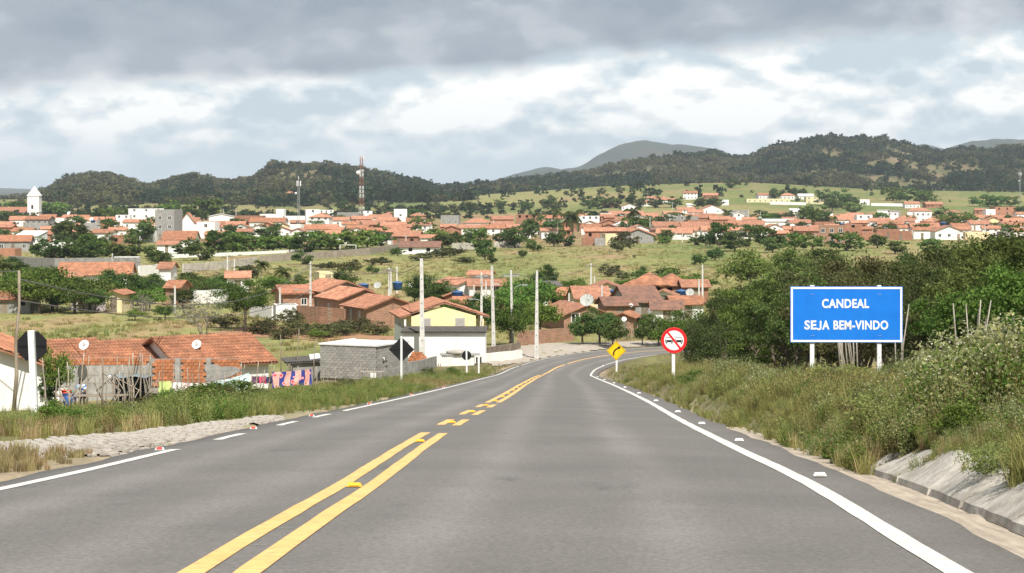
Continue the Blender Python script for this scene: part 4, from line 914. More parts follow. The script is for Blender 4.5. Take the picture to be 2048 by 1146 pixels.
row(('houses of the near cluster', 'in the near roadside cluster'), [
 (918, 594, 56, 1.9, 'gy', W, TN, dict(rz=.5, l=7, n=0, rise=.8)), (962, 590, 42, 3.1, 'gx', W, TN, dict(n=1, l=4, rise=.5)), (972, 598, 70, 1.9, 'gx', W, TN, dict(n=2, l=5, rise=.8)),
 (905, 622, 40, 2.1, 'gy', BR, TN, dict(n=1)), (925, 640, 30, 2.0, 'gx', brickwall_m, TO, dict(n=1)), (1024, 630, 46, 2.1, 'gx', BR, TN, dict(n=0)),
 (1098, 612, 42, 2.8, 'shed', W, asb_m, dict(n=1, rise=.3, l=7)), (1130, 622, 60, 2.2, 'gx', BR, TO, dict(n=2)), (1180, 632, 66, 2.3, 'gx', cream_w, TN, dict(n=2, l=7)),
 (1150, 660, 96, 1.9, 'gy', brickwall_m, TN, dict(n=2, rz=.3, l=9, rise=1.1)), (1215, 612, 62, 2.4, 'gy', cream_w, TN, dict(n=1, l=9)), (1235, 645, 60, 2.2, 'gx', brickwall_m, TD, dict(n=1)),
 (1270, 606, 50, 2.3, 'hip', BR, TO, dict(n=1)), (1302, 604, 74, 2.5, 'hip', BR, TO, dict(n=2, l=8)), (1348, 604, 60, 2.4, 'hip', BR, TO, dict(n=2, l=8)), (1390, 606, 50, 2.3, 'gx', BR, TN, dict(n=1)),
 (1330, 622, 52, 2.1, 'gy', W, TN, dict(n=1)), (1276, 640, 66, 2.3, 'gx', GR, TD, dict(n=1, l=9)), (1335, 655, 56, 2.3, 'gx', W, TD, dict(n=1)), (1254, 672, 42, 2.2, 'gy', brickwall_m, TO, dict(n=1, rz=-.2)), (1372, 640, 60, 2.1, 'gx', W, TO, dict(n=1)),
])
low_wall('plot_wall', 'orange brick plot wall between road bend tree and bushes', [(X(1036, 203), 203), (X(1090, 207), 207), (X(1147, 211), 211)], [1.35, 1.5, 1.35], .16, brickwall_m)
row(('houses in the left middle ground', 'left of lone round tree'), [
 (182, 588, 140, 3.0, 'gx', W, TO, dict(n=4, l=9, rise=1.7, name='villa', label='wide orange-roofed villa with white veranda posts and solar panels amid trees', cat='house')),
 (128, 592, 40, 2.9, 'hip', W, TN, dict(n=1, l=5)), (232, 625, 34, 2.5, 'gy', cream_w, TO, dict(n=1)), (185, 622, 80, 2.0, 'gx', mat('lilac_plaster', (.50, .44, .45), (.4, .35, .36), 1.5, .9), TD, dict(n=2, kk='hole')),
 (26, 626, 70, 1.9, 'gx', GR, TO, dict(n=2, k='hole')), (350, 612, 28, 2.6, 'gx', brickwall_m, TO, dict(n=1)), (331, 580, 24, 3.4, 'gx', W, TN, dict(n=0)), (472, 590, 44, 2.6, 'gx', W, TN, dict(n=1)), (648, 578, 36, 2.6, 'flat', cream_w, TN, dict(n=1, rz=.3)),
 (415, 608, 60, 1.9, 'flat', W, TN, dict(n=0, l=4, par=.1)), (100, 604, 20, 3.4, 'flat', GR, TN, dict(n=1, l=3)),
])
row(('town buildings on the left', 'in the left town'), [
 (75, 466, 48, 5.4, 'gx', GR, TO, dict(n=4, l=8, rise=1.2)), (111, 464, 30, 5.6, 'flat', W, TN, dict(n=0, l=8)), (40, 452, 46, 3.2, 'gx', W, TN), (150, 455, 36, 3.6, 'gy', W, TN, dict(n=1)), (172, 452, 42, 3.0, 'gx', W, TN), (8, 462, 34, 3.0, 'gx', GR, TN),
 (186, 470, 32, 4.4, 'flat', GR, TN, dict(n=2)), (207, 470, 26, 4.2, 'flat', BR, TN, dict(n=0)), (22, 503, 66, 2.9, 'gx', GR, TO, dict(n=3, l=8)), (12, 512, 40, 2.0, 'flat', BR, TN, dict(n=0, l=5)), (56, 492, 50, 3.0, 'shed', W, metal_white, dict(n=3, l=7)), (78, 486, 44, 2.6, 'gx', BR, TO), (45, 478, 40, 2.8, 'gx', W, TO),
 (205, 485, 42, 2.9, 'gx', W, TN), (239, 490, 36, 2.9, 'flat', BR, TN, dict(n=2)), (265, 458, 36, 3.0, 'gx', W, TN), (296, 455, 28, 2.8, 'gx', W, TO),
 (288, 449, 70, 8.0, 'flat', W, TN, dict(n=3, l=12, name='white_block', label='large white flat-roofed two-storey building with rooftop box behind trees', cat='building')),
 (333, 481, 40, 10.0, 'flat', GR, TN, dict(n=2, l=9, name='grey_block', label='tall bare grey unfinished block with balconies in the left town', cat='building')),
 (372, 477, 42, 4.6, 'flat', W, TN, dict(n=1, l=8)), (413, 477, 36, 5.6, 'flat', W, TN, dict(n=1, l=8)), (375, 470, 26, 5.0, 'gy', W, TN, dict(n=0, rise=3.0)), (356, 500, 64, 2.8, 'gx', W, TO, dict(l=10, rise=2.2)), (335, 506, 40, 2.4, 'gx', W, TN), (440, 452, 50, 4.6, 'gy', W, metal_white, dict(n=3, rise=1.2)),
 (455, 470, 40, 2.8, 'gx', W, TN), (430, 462, 34, 2.9, 'gx', BR, TO),
], (16, 0, 300, 444, 486, (26, 46)), (8, 300, 470, 446, 486))
row(('town buildings around the lattice tower', 'around the lattice tower'), [
 (496, 450, 60, 4.6, 'flat', BR, TN, dict(n=3)), (542, 447, 46, 4.8, 'flat', W, TN, dict(n=2, l=12)), (561, 449, 16, 7.6, 'flat', W, TN, dict(n=0)), (590, 452, 50, 4.6, 'flat', W, TN, dict(n=0, l=12)), (623, 456, 28, 8.0, 'flat', W, TN, dict(n=1, l=8)),
 (535, 458, 70, 3.0, 'gx', W, TO, dict(n=3)), (520, 473, 46, 3.0, 'gy', W, TN, dict(n=2)), (566, 470, 22, 3.6, 'gy', cream_w, TN, dict(n=1)), (590, 470, 28, 4.0, 'flat', W, TN, dict(n=1)), (470, 462, 40, 2.6, 'gx', BR, TN), (490, 478, 30, 2.6, 'gx', W, TN),
 (640, 458, 40, 5.0, 'hip', W, TN, dict(n=3, l=9)), (632, 474, 56, 2.9, 'hip', W, TO, dict(n=2, l=8)), (678, 454, 40, 3.0, 'gx', W, TN), (698, 442, 44, 4.6, 'flat', GR, TN, dict(n=0)), (668, 474, 36, 2.7, 'gx', W, TN), (722, 449, 40, 2.8, 'gx', BR, TN), (735, 440, 18, 5.0, 'flat', W, TN, dict(n=1)),
 (760, 447, 44, 3.0, 'gx', W, TN), (775, 455, 40, 3.0, 'gx', BR, TN), (800, 448, 26, 7.4, 'flat', W, TN, dict(n=1, l=8)), (740, 462, 56, 2.7, 'gx', BR, TN), (785, 466, 50, 2.8, 'gx', BR, TN), (822, 455, 22, 4.2, 'flat', BR, TN, dict(n=1)), (716, 470, 40, 2.6, 'gx', W, TO), (752, 476, 40, 2.6, 'gx', GR, TO), (795, 480, 46, 2.8, 'gx', BR, TN), (815, 490, 52, 2.9, 'gx', BR, TN, dict(l=8)), (822, 470, 34, 3.0, 'gx', BR, TN), (848, 478, 30, 3.4, 'flat', W, TN), (766, 488, 36, 2.4, 'gx', W, TD),
 (857, 492, 34, 2.6, 'gx', W, TN), (901, 450, 36, 4.6, 'flat', GR, TN, dict(n=3)), (896, 468, 30, 2.7, 'gx', BR, TN), (955, 458, 56, 2.8, 'hip', W, TN, dict(l=9)), (1004, 454, 42, 3.4, 'gx', BR, TN), (940, 470, 40, 2.6, 'gx', W, TN), (985, 470, 46, 2.6, 'gx', W, TO), (1104, 468, 36, 3.6, 'gx', W, TN), (1128, 474, 34, 2.6, 'gx', BR, TO), (1165, 450, 16, 4.6, 'gx', W, TN, dict(n=1)),
], (26, 640, 850, 436, 488, (26, 42)), (10, 860, 1150, 448, 478), (8, 480, 640, 452, 478))
row(('orange-roofed estate below the pasture', 'in the orange-roofed estate'), [
 (1213, 436, 22, 3.0, 'flat', W, TN), (1236, 436, 34, 2.7, 'gx', W, TN), (1258, 430, 30, 2.7, 'gy', W, TN), (1272, 436, 32, 2.7, 'gx', W, TN), (1290, 428, 36, 2.7, 'gx', W, TN), (1312, 426, 36, 2.7, 'gx', W, TN), (1334, 427, 34, 2.7, 'gx', W, TN), (1300, 440, 34, 2.7, 'gx', W, TN), (1322, 446, 30, 2.7, 'gx', W, TN), (1346, 436, 36, 2.7, 'gx', W, TN), (1372, 432, 36, 2.7, 'gx', W, TN), (1392, 434, 30, 2.7, 'gx', W, TN), (1422, 432, 48, 2.8, 'gy', W, TN, dict(n=2)), (1350, 448, 30, 2.6, 'gx', GR, TN), (1252, 446, 30, 2.7, 'gy', W, TN), (1282, 450, 26, 2.6, 'gx', W, TN),
 (1218, 455, 20, 4.4, 'gx', BR, TN), (1245, 466, 34, 3.2, 'gy', W, metal_white, dict(n=1)), (1228, 462, 20, 2.8, 'flat', GR, TN),
], (14, 1215, 1430, 425, 446, (24, 36)))
row(('houses along the field edge', 'along the far field edge'), [
 (1180, 490, 30, 2.3, 'flat', BR, TN, dict(n=0)), (1200, 491, 20, 2.3, 'flat', GR, TN, dict(n=0)), (1222, 489, 28, 3.4, 'flat', cream_w, TN, dict(n=0)), (1192, 478, 44, 2.8, 'gx', BR, TN), (1230, 478, 44, 2.8, 'gx', BR, TN), (1280, 486, 62, 2.7, 'gy', GR, TN, dict(n=1, l=9)), (1262, 478, 36, 2.7, 'gx', W, TN), (1305, 482, 24, 1.6, 'flat', BR, TN, dict(n=0, l=4)), (1320, 472, 34, 2.6, 'gx', BR, TD),
 (1352, 479, 70, 2.4, 'gx', W, TN, dict(n=2, l=8)), (1336, 466, 60, 2.8, 'gx', W, TN), (1390, 466, 56, 2.8, 'gx', W, TN), (1378, 474, 44, 2.7, 'gx', W, TN), (1398, 462, 50, 4.6, 'flat', BR, TN, dict(n=2)), (1410, 448, 34, 3.4, 'gx', BR, TN), (1440, 458, 40, 4.2, 'gx', BR, TN), (1385, 452, 24, 4.6, 'flat', GR, TN, dict(n=1)),
], (14, 1180, 1460, 452, 480, (30, 50)))
row(('town buildings on the right', 'in the right town'), [
 (1478, 447, 20, 5.2, 'gy', W, W, dict(n=1)), (1495, 462, 70, 2.8, 'gx', W, TN, dict(n=3)), (1470, 474, 36, 2.8, 'gx', W, TN), (1440, 478, 44, 2.7, 'gx', W, TN), (1505, 476, 40, 2.6, 'gx', W, TN), (1560, 456, 60, 3.0, 'gx', W, metal_white, dict(n=1, l=12, rise=.9)), (1602, 440, 38, 5.0, 'shed', W, W, dict(n=0, rise=1.5)), (1657, 440, 20, 4.6, 'flat', W, TN, dict(n=0)), (1600, 460, 44, 2.9, 'gx', W, TN), (1590, 472, 40, 2.7, 'gx', BR, TN), (1618, 478, 56, 2.9, 'gx', BR, TN, dict(n=2)), (1560, 484, 34, 2.6, 'gx', BR, TN), (1648, 462, 40, 3.8, 'flat', BR, TD, dict(n=1)),
 (1668, 491, 52, 5.9, 'flat', brickwall_m, TN, dict(n=3, l=8, name='brick_block', label='two-storey unplastered brick building with white balcony frame at right field edge', cat='building')), (1705, 476, 34, 5.0, 'flat', BR, TN, dict(n=1)), (1680, 452, 50, 3.0, 'gx', W, TN), (1706, 446, 46, 3.0, 'gx', W, TN), (1720, 460, 32, 3.0, 'gx', BR, TN), (1732, 472, 26, 2.7, 'gx', BR, TO), (1746, 482, 40, 2.4, 'flat', BR, TN, dict(n=0)), (1762, 456, 40, 3.0, 'gx', W, TN), (1785, 462, 50, 3.0, 'gx', BR, TN), (1776, 476, 46, 3.2, 'flat', BR, TN, dict(n=1)), (1805, 482, 44, 3.0, 'flat', BR, TN, dict(n=1)), (1815, 456, 36, 3.0, 'gx', W, TN), (1790, 436, 22, 4.8, 'flat', GR, TN, dict(n=0)), (1768, 434, 24, 4.6, 'shed', W, W, dict(n=0, rise=-.8)),
 (1852, 470, 56, 3.0, 'gx', W, TN, dict(n=1)), (1846, 478, 34, 3.2, 'gx', W, TO, dict(n=1)), (1868, 456, 40, 2.8, 'hip', BR, TN), (1842, 433, 48, 3.0, 'hip', W, TN, dict(l=10, n=2)), (1902, 436, 50, 3.0, 'hip', W, TN, dict(l=10, n=2)), (1898, 480, 56, 3.0, 'gy', W, TN, dict(n=3)), (1926, 474, 36, 2.8, 'gx', W, TN), (1955, 478, 50, 2.4, 'flat', cream_w, TN, dict(n=0, l=6)), (1990, 478, 26, 2.6, 'flat', W, TN, dict(n=1)), (2010, 479, 18, 2.6, 'flat', GR, TN, dict(n=0)), (1960, 462, 44, 2.8, 'gx', W, TN), (1988, 458, 34, 3.6, 'gy', yellow_w, TN, dict(n=1)), (2030, 466, 50, 2.9, 'gx', W, TN), (2040, 452, 40, 2.8, 'gy', W, TN), (2008, 447, 40, 2.8, 'gx', W, TN), (1975, 446, 40, 2.8, 'gx', W, TN), (1962, 432, 22, 3.0, 'gx', BR, TN), (2012, 433, 52, 5.6, 'flat', BR, TN, dict(n=3)), (1980, 434, 20, 4.6, 'flat', W, TN, dict(n=1)), (2044, 438, 24, 3.0, 'gx', W, TN), (1930, 452, 34, 2.8, 'gx', W, TO),
], (46, 1450, 2060, 438, 482, (28, 48)))
row(('scattered farm buildings under the hills', 'under the right hills'), [
 (1536, 406, 88, 3.2, 'flat', cream_w, TN, dict(n=8, l=8, d=1500, k='window')), (1576, 401, 30, 3.5, 'hip', W, TN, dict(d=1560)), (1530, 400, 30, 3.2, 'gx', W, TN, dict(d=1560)), (1630, 408, 36, 5.4, 'flat', cream_w, TN, dict(n=3, d=1500, rz=0)), (1612, 402, 30, 3.0, 'gx', W, metal_white, dict(d=1570)), (1729, 406, 20, 4.4, 'flat', W, TN, dict(n=0, d=1500)), (1825, 412, 30, 3.4, 'gx', W, TN, dict(d=1450)), (1868, 410, 34, 2.8, 'gx', BR, TN, dict(d=1460)), (1450, 412, 14, 4.0, 'flat', W, TN, dict(d=1450, n=0)), (1380, 416, 12, 2.6, 'gx', W, metal_white, dict(d=1400, n=0)),
])
row(('far houses at the foot of the left hills', 'under the left hills'), [
 (518, 414, 16, 3.0, 'gx', W, metal_white, dict(d=1700, n=0)), (579, 406, 26, 3.6, 'hip', W, TN, dict(d=1720, n=0)), (616, 405, 8, 3.0, 'gx', W, W, dict(d=1700, n=0)), (840, 442, 12, 3.0, 'gx', W, metal_white, dict(d=1150, n=0)),
])
house('ruined_barn', 'old white barn with sagging dark tiles at edge of the field', 'barn', 840, dv(509), 78 * dv(509) / FPX, 7, 2.0, 'gx', 1.3, -.05, white_w, TD, wins(9, 2, .8, 1, .9, 'hole'), tiles=False)

# ------------------------------------------------------------------ church, masts, walls of the plain
def church():
    d = 1200.0; g = G(X(69, d), d); o = thing('church', 'white church with pointed square tower and orange nave roof at far left', 'church', (X(69, d), d, g))
    tw = 23 * d / FPX; h = Zp(392, d) - g; tip = Zp(372, d) - g; b = MB()
    wall_panel(b, (-tw / 2, -tw / 2, 0), (1, 0, 0), tw, h, .4, [(tw * .42, h * .42, 1.2, 2.4)], 0, (0, -1, 0)); b.box(-tw / 2, -tw / 2 + .4, -tw / 2 + .401, tw / 2, 0, h); b.box(tw / 2 - .4, tw / 2, -tw / 2 + .401, tw / 2, 0, h); b.box(-tw / 2 + .401, tw / 2 - .401, tw / 2 - .4, tw / 2, 0, h - .01); b.obj('tower', white_w, o)
    c = MB(); c.box(-tw / 2 - .3, tw / 2 + .3, -tw / 2 - .3, tw / 2 + .3, h + .002, h + .5); c.box(-tw / 2 - .2, tw / 2 + .2, -tw / 2 - .2, tw / 2 + .2, h * .30, h * .33); c.obj('cornice', white_w, o)
    s = MB(); q = tw / 2 + .1; s.add([(-q, -q, h + .5), (q, -q, h + .5), (q, q, h + .5), (-q, q, h + .5), (0, 0, tip)], [(0, 1, 4), (1, 2, 4), (2, 3, 4), (3, 0, 4), (3, 2, 1, 0)]); s.obj('spire', white_w, o)
    n = MB(); nl = 34; nx = -tw / 2 - .01; ez = Zp(425, d) - g; rzz = Zp(414, d) - g; n.box(nx - nl, nx, 1.0, 12, 0, ez); n.add([(nx, 1, ez), (nx, 12, ez), (nx, 6.5, rzz)], [(0, 1, 2)]); n.obj('nave', white_w, o)
    r = MB(); roof_slope(r, (nx - nl, .6, ez), (nx, .6, ez), (nx, 6.5, rzz), (nx - nl, 6.5, rzz)); roof_slope(r, (nx, 12.4, ez), (nx - nl, 12.4, ez), (nx - nl, 6.5, rzz + .01), (nx, 6.5, rzz + .01)); r.obj('roof', tile_new, o)
    for k in range(5):
        w = MB(); xx = nx - 3 - 5.5 * k; w.plate([(xx - .7, ez * .25), (xx + .7, ez * .25), (xx + .7, ez * .6), (xx, ez * .78), (xx - .7, ez * .6)], .97, 1.02); w.obj('window', glass_m, o)
church()
def lattice_tower(name, label, u, v0, v1, d, w0, w1, bands, guy=False):
    g = G(X(u, d), d); H = Zp(v1, d) - g; o = thing(name, label, 'tower', (X(u, d), d, g), .4); nseg = 16 if not guy else 20
    red = mat('tower_red', (.33, .15, .09), (.25, .12, .08), 3, .7); legs = [(-1, -1), (1, -1), (1, 1), (-1, 1)]
    for s in range(bands):
        b = MB(); k0 = nseg * s // bands; k1 = nseg * (s + 1) // bands; m = (red if s % 2 == 0 else whitepaint) if not guy else steel_m
        for k in range(k0, k1):
            z0, z1 = H * k / nseg, H * (k + 1) / nseg; r0, r1 = (w0 + (w1 - w0) * k / nseg) / 2, (w0 + (w1 - w0) * (k + 1) / nseg) / 2; rad = .11 if not guy else .05
            for i in range(4):
                a, c = legs[i], legs[(i + 1) % 4]
                b.tube([(a[0] * r0, a[1] * r0, z0), (a[0] * r1, a[1] * r1, z1)], rad, 4); b.tube([(a[0] * r0, a[1] * r0, z0), (c[0] * r1, c[1] * r1, z1)], rad * .6, 4); b.tube([(a[0] * r1, a[1] * r1, z1), (c[0] * r1, c[1] * r1, z1)], rad * .6, 4)
        b.obj('lattice_section', m, o)
    t = MB(); t.tube([(0, 0, H), (0, 0, H + 2.4)], .09, 6); t.obj('top_mast', whitepaint, o)
    for i in range(3):
        a = i * 2.1; t = MB(); t.box(-.2, .2, -.12, .12, -1.1, 1.1); q = t.obj('antenna_panel', whitepaint, o, (math.cos(a) * (w1 / 2 + .5), math.sin(a) * (w1 / 2 + .5), H - .6)); q.rotation_euler = (0, 0, a)
    k_ = .45 if guy else 1; t = MB(); t.lathe([(.2 * k_, 0), (1.05 * k_, .3 * k_), (1.1 * k_, .9 * k_)], 14); q = t.obj('drum_antenna', dish_m, o, (-w0 * .42 - .9, -.5, H * .76)); q.rotation_euler = (math.radians(80), 0, -.4)
lattice_tower('lattice_tower', 'tall red and white lattice telecom tower above the town', 723, 447, 314, 1010, 2.3, 1.1, 7)
lattice_tower('radio_mast', 'slim dark radio mast with small antennas left of the red tower', 597, 462, 364, 830, .9, .7, 2, True)
lattice_tower('radio_mast', 'thin pale mast on the skyline at right picture edge', 2040, 420, 346, 1500, 1.1, .8, 2, True)
for lab, P, hs, m in [
 ('long grey block wall along the far yard behind the villa', [(20, 540), (110, 549), (190, 545), (280, 541)], [3.0, 3.0, 2.8, 2.6], grey_w),
 ('short pale wall end right of the villa below the blue bus', [(278, 556), (318, 552)], [1.9, 1.9], white_w),
 ('pale stained wall slanting across the field behind the palms', [(366, 547), (440, 539), (514, 527)], [1.7, 1.6, 1.6], mat('stained_white_wall', (.62, .58, .50), (.40, .37, .31), .6, .95)),
 ('stone coloured wall along the football pitch', [(520, 524), (620, 517), (740, 509), (806, 497)], [1.5, 1.6, 1.7, 1.5], mat('rubble_wall', (.40, .34, .28), (.27, .22, .17), .8, .95)),
 ('pale wall behind the barn at the field edge', [(905, 500), (960, 497)], [2.0, 2.0], mat('stained_white_wall', (.6, .6, .6))),
 ('pale wall between two trees left of the brick walls', [(988, 494), (1040, 493)], [1.7, 1.8], mat('stained_white_wall', (.6, .6, .6))),
 ('white town wall left of the dark thicket of trees', [(76, 503), (148, 500)], [2.3, 2.3], white_w),
 ('white low wall along far side of the football pitch', [(340, 515), (480, 509), (610, 503)], [.9, .8, .7], white_w),
]: low_wall('field_wall', lab, [(X(u, dv(v)), dv(v)) for u, v in P], hs, .3, m, sub=9, group='walls on the plain')
for lab, P in [('far white wall left of the small white farm block', [(1540, 1470), (1612, 1470)]), ('far white wall right of the small white farm block', [(1742, 1490), (1812, 1490)])]:
    low_wall('field_wall', lab, [(X(u, d), d) for u, d in P], [2.0, 2.0], .4, white_w, sub=20, group='walls on the plain')
# ------------------------------------------------------------------ foliage prototypes (shared meshes)
def leaf_quads(C, size, nrm_bias=.6, aspect=.55, r=nr):
    """one small quad per centre, randomly turned, a little more upward facing than not"""
    n = len(C); d = r.normal(size=(n, 3)); d[:, 2] += nrm_bias; d /= np.linalg.norm(d, axis=1)[:, None]
    a = np.cross(d, r.normal(size=(n, 3))); a /= np.linalg.norm(a, axis=1)[:, None] + 1e-9; b = np.cross(d, a)
    s = (np.asarray(size) * r.uniform(.65, 1.35, n))[:, None]; a = a * s; b = b * s * aspect
    V = np.stack([C - a - b * .3, C + a * .1 - b, C + a, C + a * .1 + b], 1).reshape(-1, 3); F = np.arange(4 * n).reshape(-1, 4)
    return V, F
def tint_of(C, n, r=nr, z=None):
    return np.repeat(np.clip(r.normal(.45, .22, n), 0, 1), 4)
LM = {
 'dark': leaf_mat('leaf_dark', (.042, .074, .022), (.135, .190, .056), .35, .025), 'mid': leaf_mat('leaf_mid', (.056, .100, .024), (.175, .245, .066), .35, .025),
 'light': leaf_mat('leaf_light', (.065, .118, .024), (.185, .270, .062), .3), 'thicket': leaf_mat('leaf_thicket', (.032, .048, .017), (.125, .150, .055), .35, .025),
 'thicketlight': leaf_mat('leaf_thicket_light', (.045, .072, .020), (.165, .205, .065), .3, .02), 'thicketolive': leaf_mat('leaf_thicket_olive', (.048, .055, .024), (.155, .155, .068), .3, .02),
 'olive': leaf_mat('leaf_olive', (.062, .068, .028), (.165, .165, .075), .3), 'palm': leaf_mat('leaf_palm', (.035, .055, .018), (.13, .15, .05)),
 'grey': leaf_mat('leaf_grey', (.10, .10, .07), (.21, .20, .15)), 'hill': leaf_mat('leaf_hill', (.019, .036, .016), (.060, .088, .036), .4, .025, .2),
 'weed': leaf_mat('weed_leaf', (.14, .17, .046), (.40, .41, .16), .3, .03, .5), 'sage': leaf_mat('sage_leaf', (.18, .20, .075), (.47, .47, .23), .25, .02, .45), 'straw': leaf_mat('straw', (.27, .21, .10), (.56, .46, .25), .3, .02, .5), 'rust': leaf_mat('rust_leaf', (.17, .12, .055), (.40, .29, .13), .35, .02, .45), 'grass': leaf_mat('grass_blade', (.19, .21, .062), (.44, .42, .165), .3, .02, .5), 'flower': leaf_mat('cream_flower', (.40, .39, .28), (.66, .63, .50), .1), 'yellowleaf': leaf_mat('yellow_leaf', (.30, .24, .03), (.55, .45, .07), .2),
}
def crown_points(nclump, nleaf, rx, rz, cz, flat=1.0, spread=.28, lobes=None, r=nr, hollow=.35):
    """leaf centres gathered in clumps inside an uneven ellipsoid"""
    pts = []
    d = r.normal(size=(nclump, 3)); d /= np.linalg.norm(d, axis=1)[:, None]; rad = hollow + (1 - hollow) * r.random(nclump) ** .45
    wob = 1 + .28 * np.sin(3 * np.arctan2(d[:, 1], d[:, 0]) + r.uniform(0, 6)) * r.uniform(.3, 1) + r.normal(0, .10, nclump)
    c = d * (rad * wob)[:, None] * np.array([rx, rx, rz]); c[:, 2] = np.where(c[:, 2] < 0, c[:, 2] * flat, c[:, 2]) + cz
    w = r.uniform(.5, 1.5, nclump); w /= w.sum(); per = np.maximum(3, (w * nleaf).astype(int))
    for i in range(nclump):
        s = spread * rx * r.uniform(.6, 1.3); g = r.normal(size=(per[i], 3)) * np.array([s, s, s * .55]); g *= .62; pts.append(c[i] + g)
    return np.concatenate(pts), c
def limbs(b, base_r, cz, centers, trunk_top, n=9, lean=0.0, seg=5, r=rng, multi=1):
    for q in range(multi):
        a = r.uniform(0, 6.28); off = (math.cos(a) * base_r * 1.6 * (multi > 1), math.sin(a) * base_r * 1.6 * (multi > 1)); top = (off[0] * 3 + lean * r.uniform(-1, 1), off[1] * 3 + lean * r.uniform(-1, 1), trunk_top)
        pts = [(off[0] + (top[0] - off[0]) * f + r.uniform(-.03, .03), off[1] + (top[1] - off[1]) * f + r.uniform(-.03, .03), trunk_top * f - (.25 if f == 0 else 0)) for f in (0, .3, .65, 1)]
        b.tube(pts, [base_r * 1.25, base_r, base_r * .85, base_r * .7], 7)
        idx = list(range(len(centers))); r.shuffle(idx)
        for k in idx[:n // multi + 1]:
            c = centers[k]; m = (top[0] + (c[0] - top[0]) * .5 + r.uniform(-.1, .1), top[1] + (c[1] - top[1]) * .5 + r.uniform(-.1, .1), top[2] + (c[2] - top[2]) * .38)
            b.tube([top, m, tuple(c)], [base_r * .5, base_r * .3, base_r * .08], 5, cap=False)
def tree_proto(kind, rx, h, trunk, nclump, nleaf, leaf, lm, spread=.28, flat=.7, low=.25, multi=1, bark=None, hollow=.35, seed=0):
    r = np.random.default_rng(seed + 100); cz = h * (low + (1 - low) * .5); rz_ = h * (1 - low) * .5
    P, C = crown_points(nclump, nleaf, rx, rz_, cz, flat, spread, r=r, hollow=hollow); P = P[P[:, 2] > .05]
    V, F = leaf_quads(P, leaf, r=r); cm = mesh_np('crown', V, F, LM[lm], attrs={'tint': ('FLOAT', 'POINT', tint_of(P, len(P), r))})
    b = MB(); limbs(b, trunk, cz, C[np.argsort(-C[:, 2])][: max(8, nclump)], h * (low + .12), 9 if multi == 1 else 12, .1, r=random.Random(seed), multi=multi)
    return {'crown': cm, 'trunk': b.mesh('trunk', bark or bark_m), 'h': h}
def palm_proto(h, nf, fl, seed):
    r = random.Random(seed); b = MB(); pts = [(.12 * math.sin(k * .5 + seed) * k / 6, .05 * k / 6, h * k / 6 - (.2 if k == 0 else 0)) for k in range(7)]; b.tube(pts, [.2, .16, .15, .14, .13, .12, .13], 8); top = pts[-1]; V = []; F = []
    for i in range(nf):
        a = 2 * math.pi * (i + r.random() * .7) / nf; el = r.uniform(-.25, 1.25); L = fl * r.uniform(.8, 1.1); prev = None; n = 14; p = Vector(top)
        for k in range(n):
            e = el - 1.9 * (k / n) ** 1.4; dr = Vector((math.cos(a) * math.cos(e), math.sin(a) * math.cos(e), math.sin(e))); q = p + dr * L / n; sd = Vector((-math.sin(a), math.cos(a), 0)); up = dr.cross(sd)
            w = .03; i0 = len(V); V += [p - sd * w, p + sd * w, q + sd * w, q - sd * w]; F.append((i0, i0 + 1, i0 + 2, i0 + 3)); ll = L * .24 * math.sin(math.pi * min(1, (k + 1.5) / (n + 1))) + .1
            for sg in (-1, 1):
                for o in (0., .33, .66):
                    bp = p.lerp(q, o); tip = bp + sd * sg * ll * .8 + dr * ll * .35 + Vector((0, 0, -ll * r.uniform(.3, .7))); i0 = len(V); V += [bp - dr * .04, bp + dr * .05, tip]; V.append(tip + dr * .02); F.append((i0, i0 + 1, i0 + 3, i0 + 2))
            p = q
    V = np.array([tuple(v) for v in V]); F = np.array(F); cm = mesh_np('crown', V, F, LM['palm'], attrs={'tint': ('FLOAT', 'POINT', np.repeat(np.clip(nr.normal(.45, .2, len(F)), 0, 1), 4))})
    return {'crown': cm, 'trunk': b.mesh('trunk', pale_bark), 'h': h + fl * .35}
def twig_proto(h, rx, n, lm, nl, seed):
    """bare spreading shrub, many thin grey branches and few leaves"""
    r = random.Random(seed); b = MB(); tips = []
    def grow(p, d, L, rad, dep):
        q = p + d * L; mid = p.lerp(q, .5) + Vector((r.uniform(-1, 1), r.uniform(-1, 1), r.uniform(-1, 1))) * L * .08; b.tube([p, mid, q], [rad, rad * .8, rad * .6], 4, cap=False); tips.append(tuple(q))
        if dep:
            for _ in range(r.choice((2, 3, 3))):
                nd = (d + Vector((r.gauss(0, .55), r.gauss(0, .55), r.gauss(.12, .35)))).normalized(); grow(q, nd, L * r.uniform(.6, .85), rad * .58, dep - 1)
    for i in range(n):
        a = r.uniform(0, 6.28); e = r.uniform(.1, .7); grow(Vector((0, 0, -.1)), Vector((math.cos(a) * e, math.sin(a) * e, 1)).normalized(), h * .36, h * .014, 4)
    T = np.array(tips); P = T[nr.integers(0, len(T), nl)] + nr.normal(0, .1, (nl, 3)); V, F = leaf_quads(P, .09)
    return {'crown': mesh_np('crown', V, F, LM[lm], attrs={'tint': ('FLOAT', 'POINT', tint_of(P, len(P)))}), 'trunk': b.mesh('branches', mat('grey_twig', (.34, .31, .27), (.22, .2, .17), 5, .9)), 'h': h}
PR = {}
def P_(k, *a, **kw): PR[k] = a
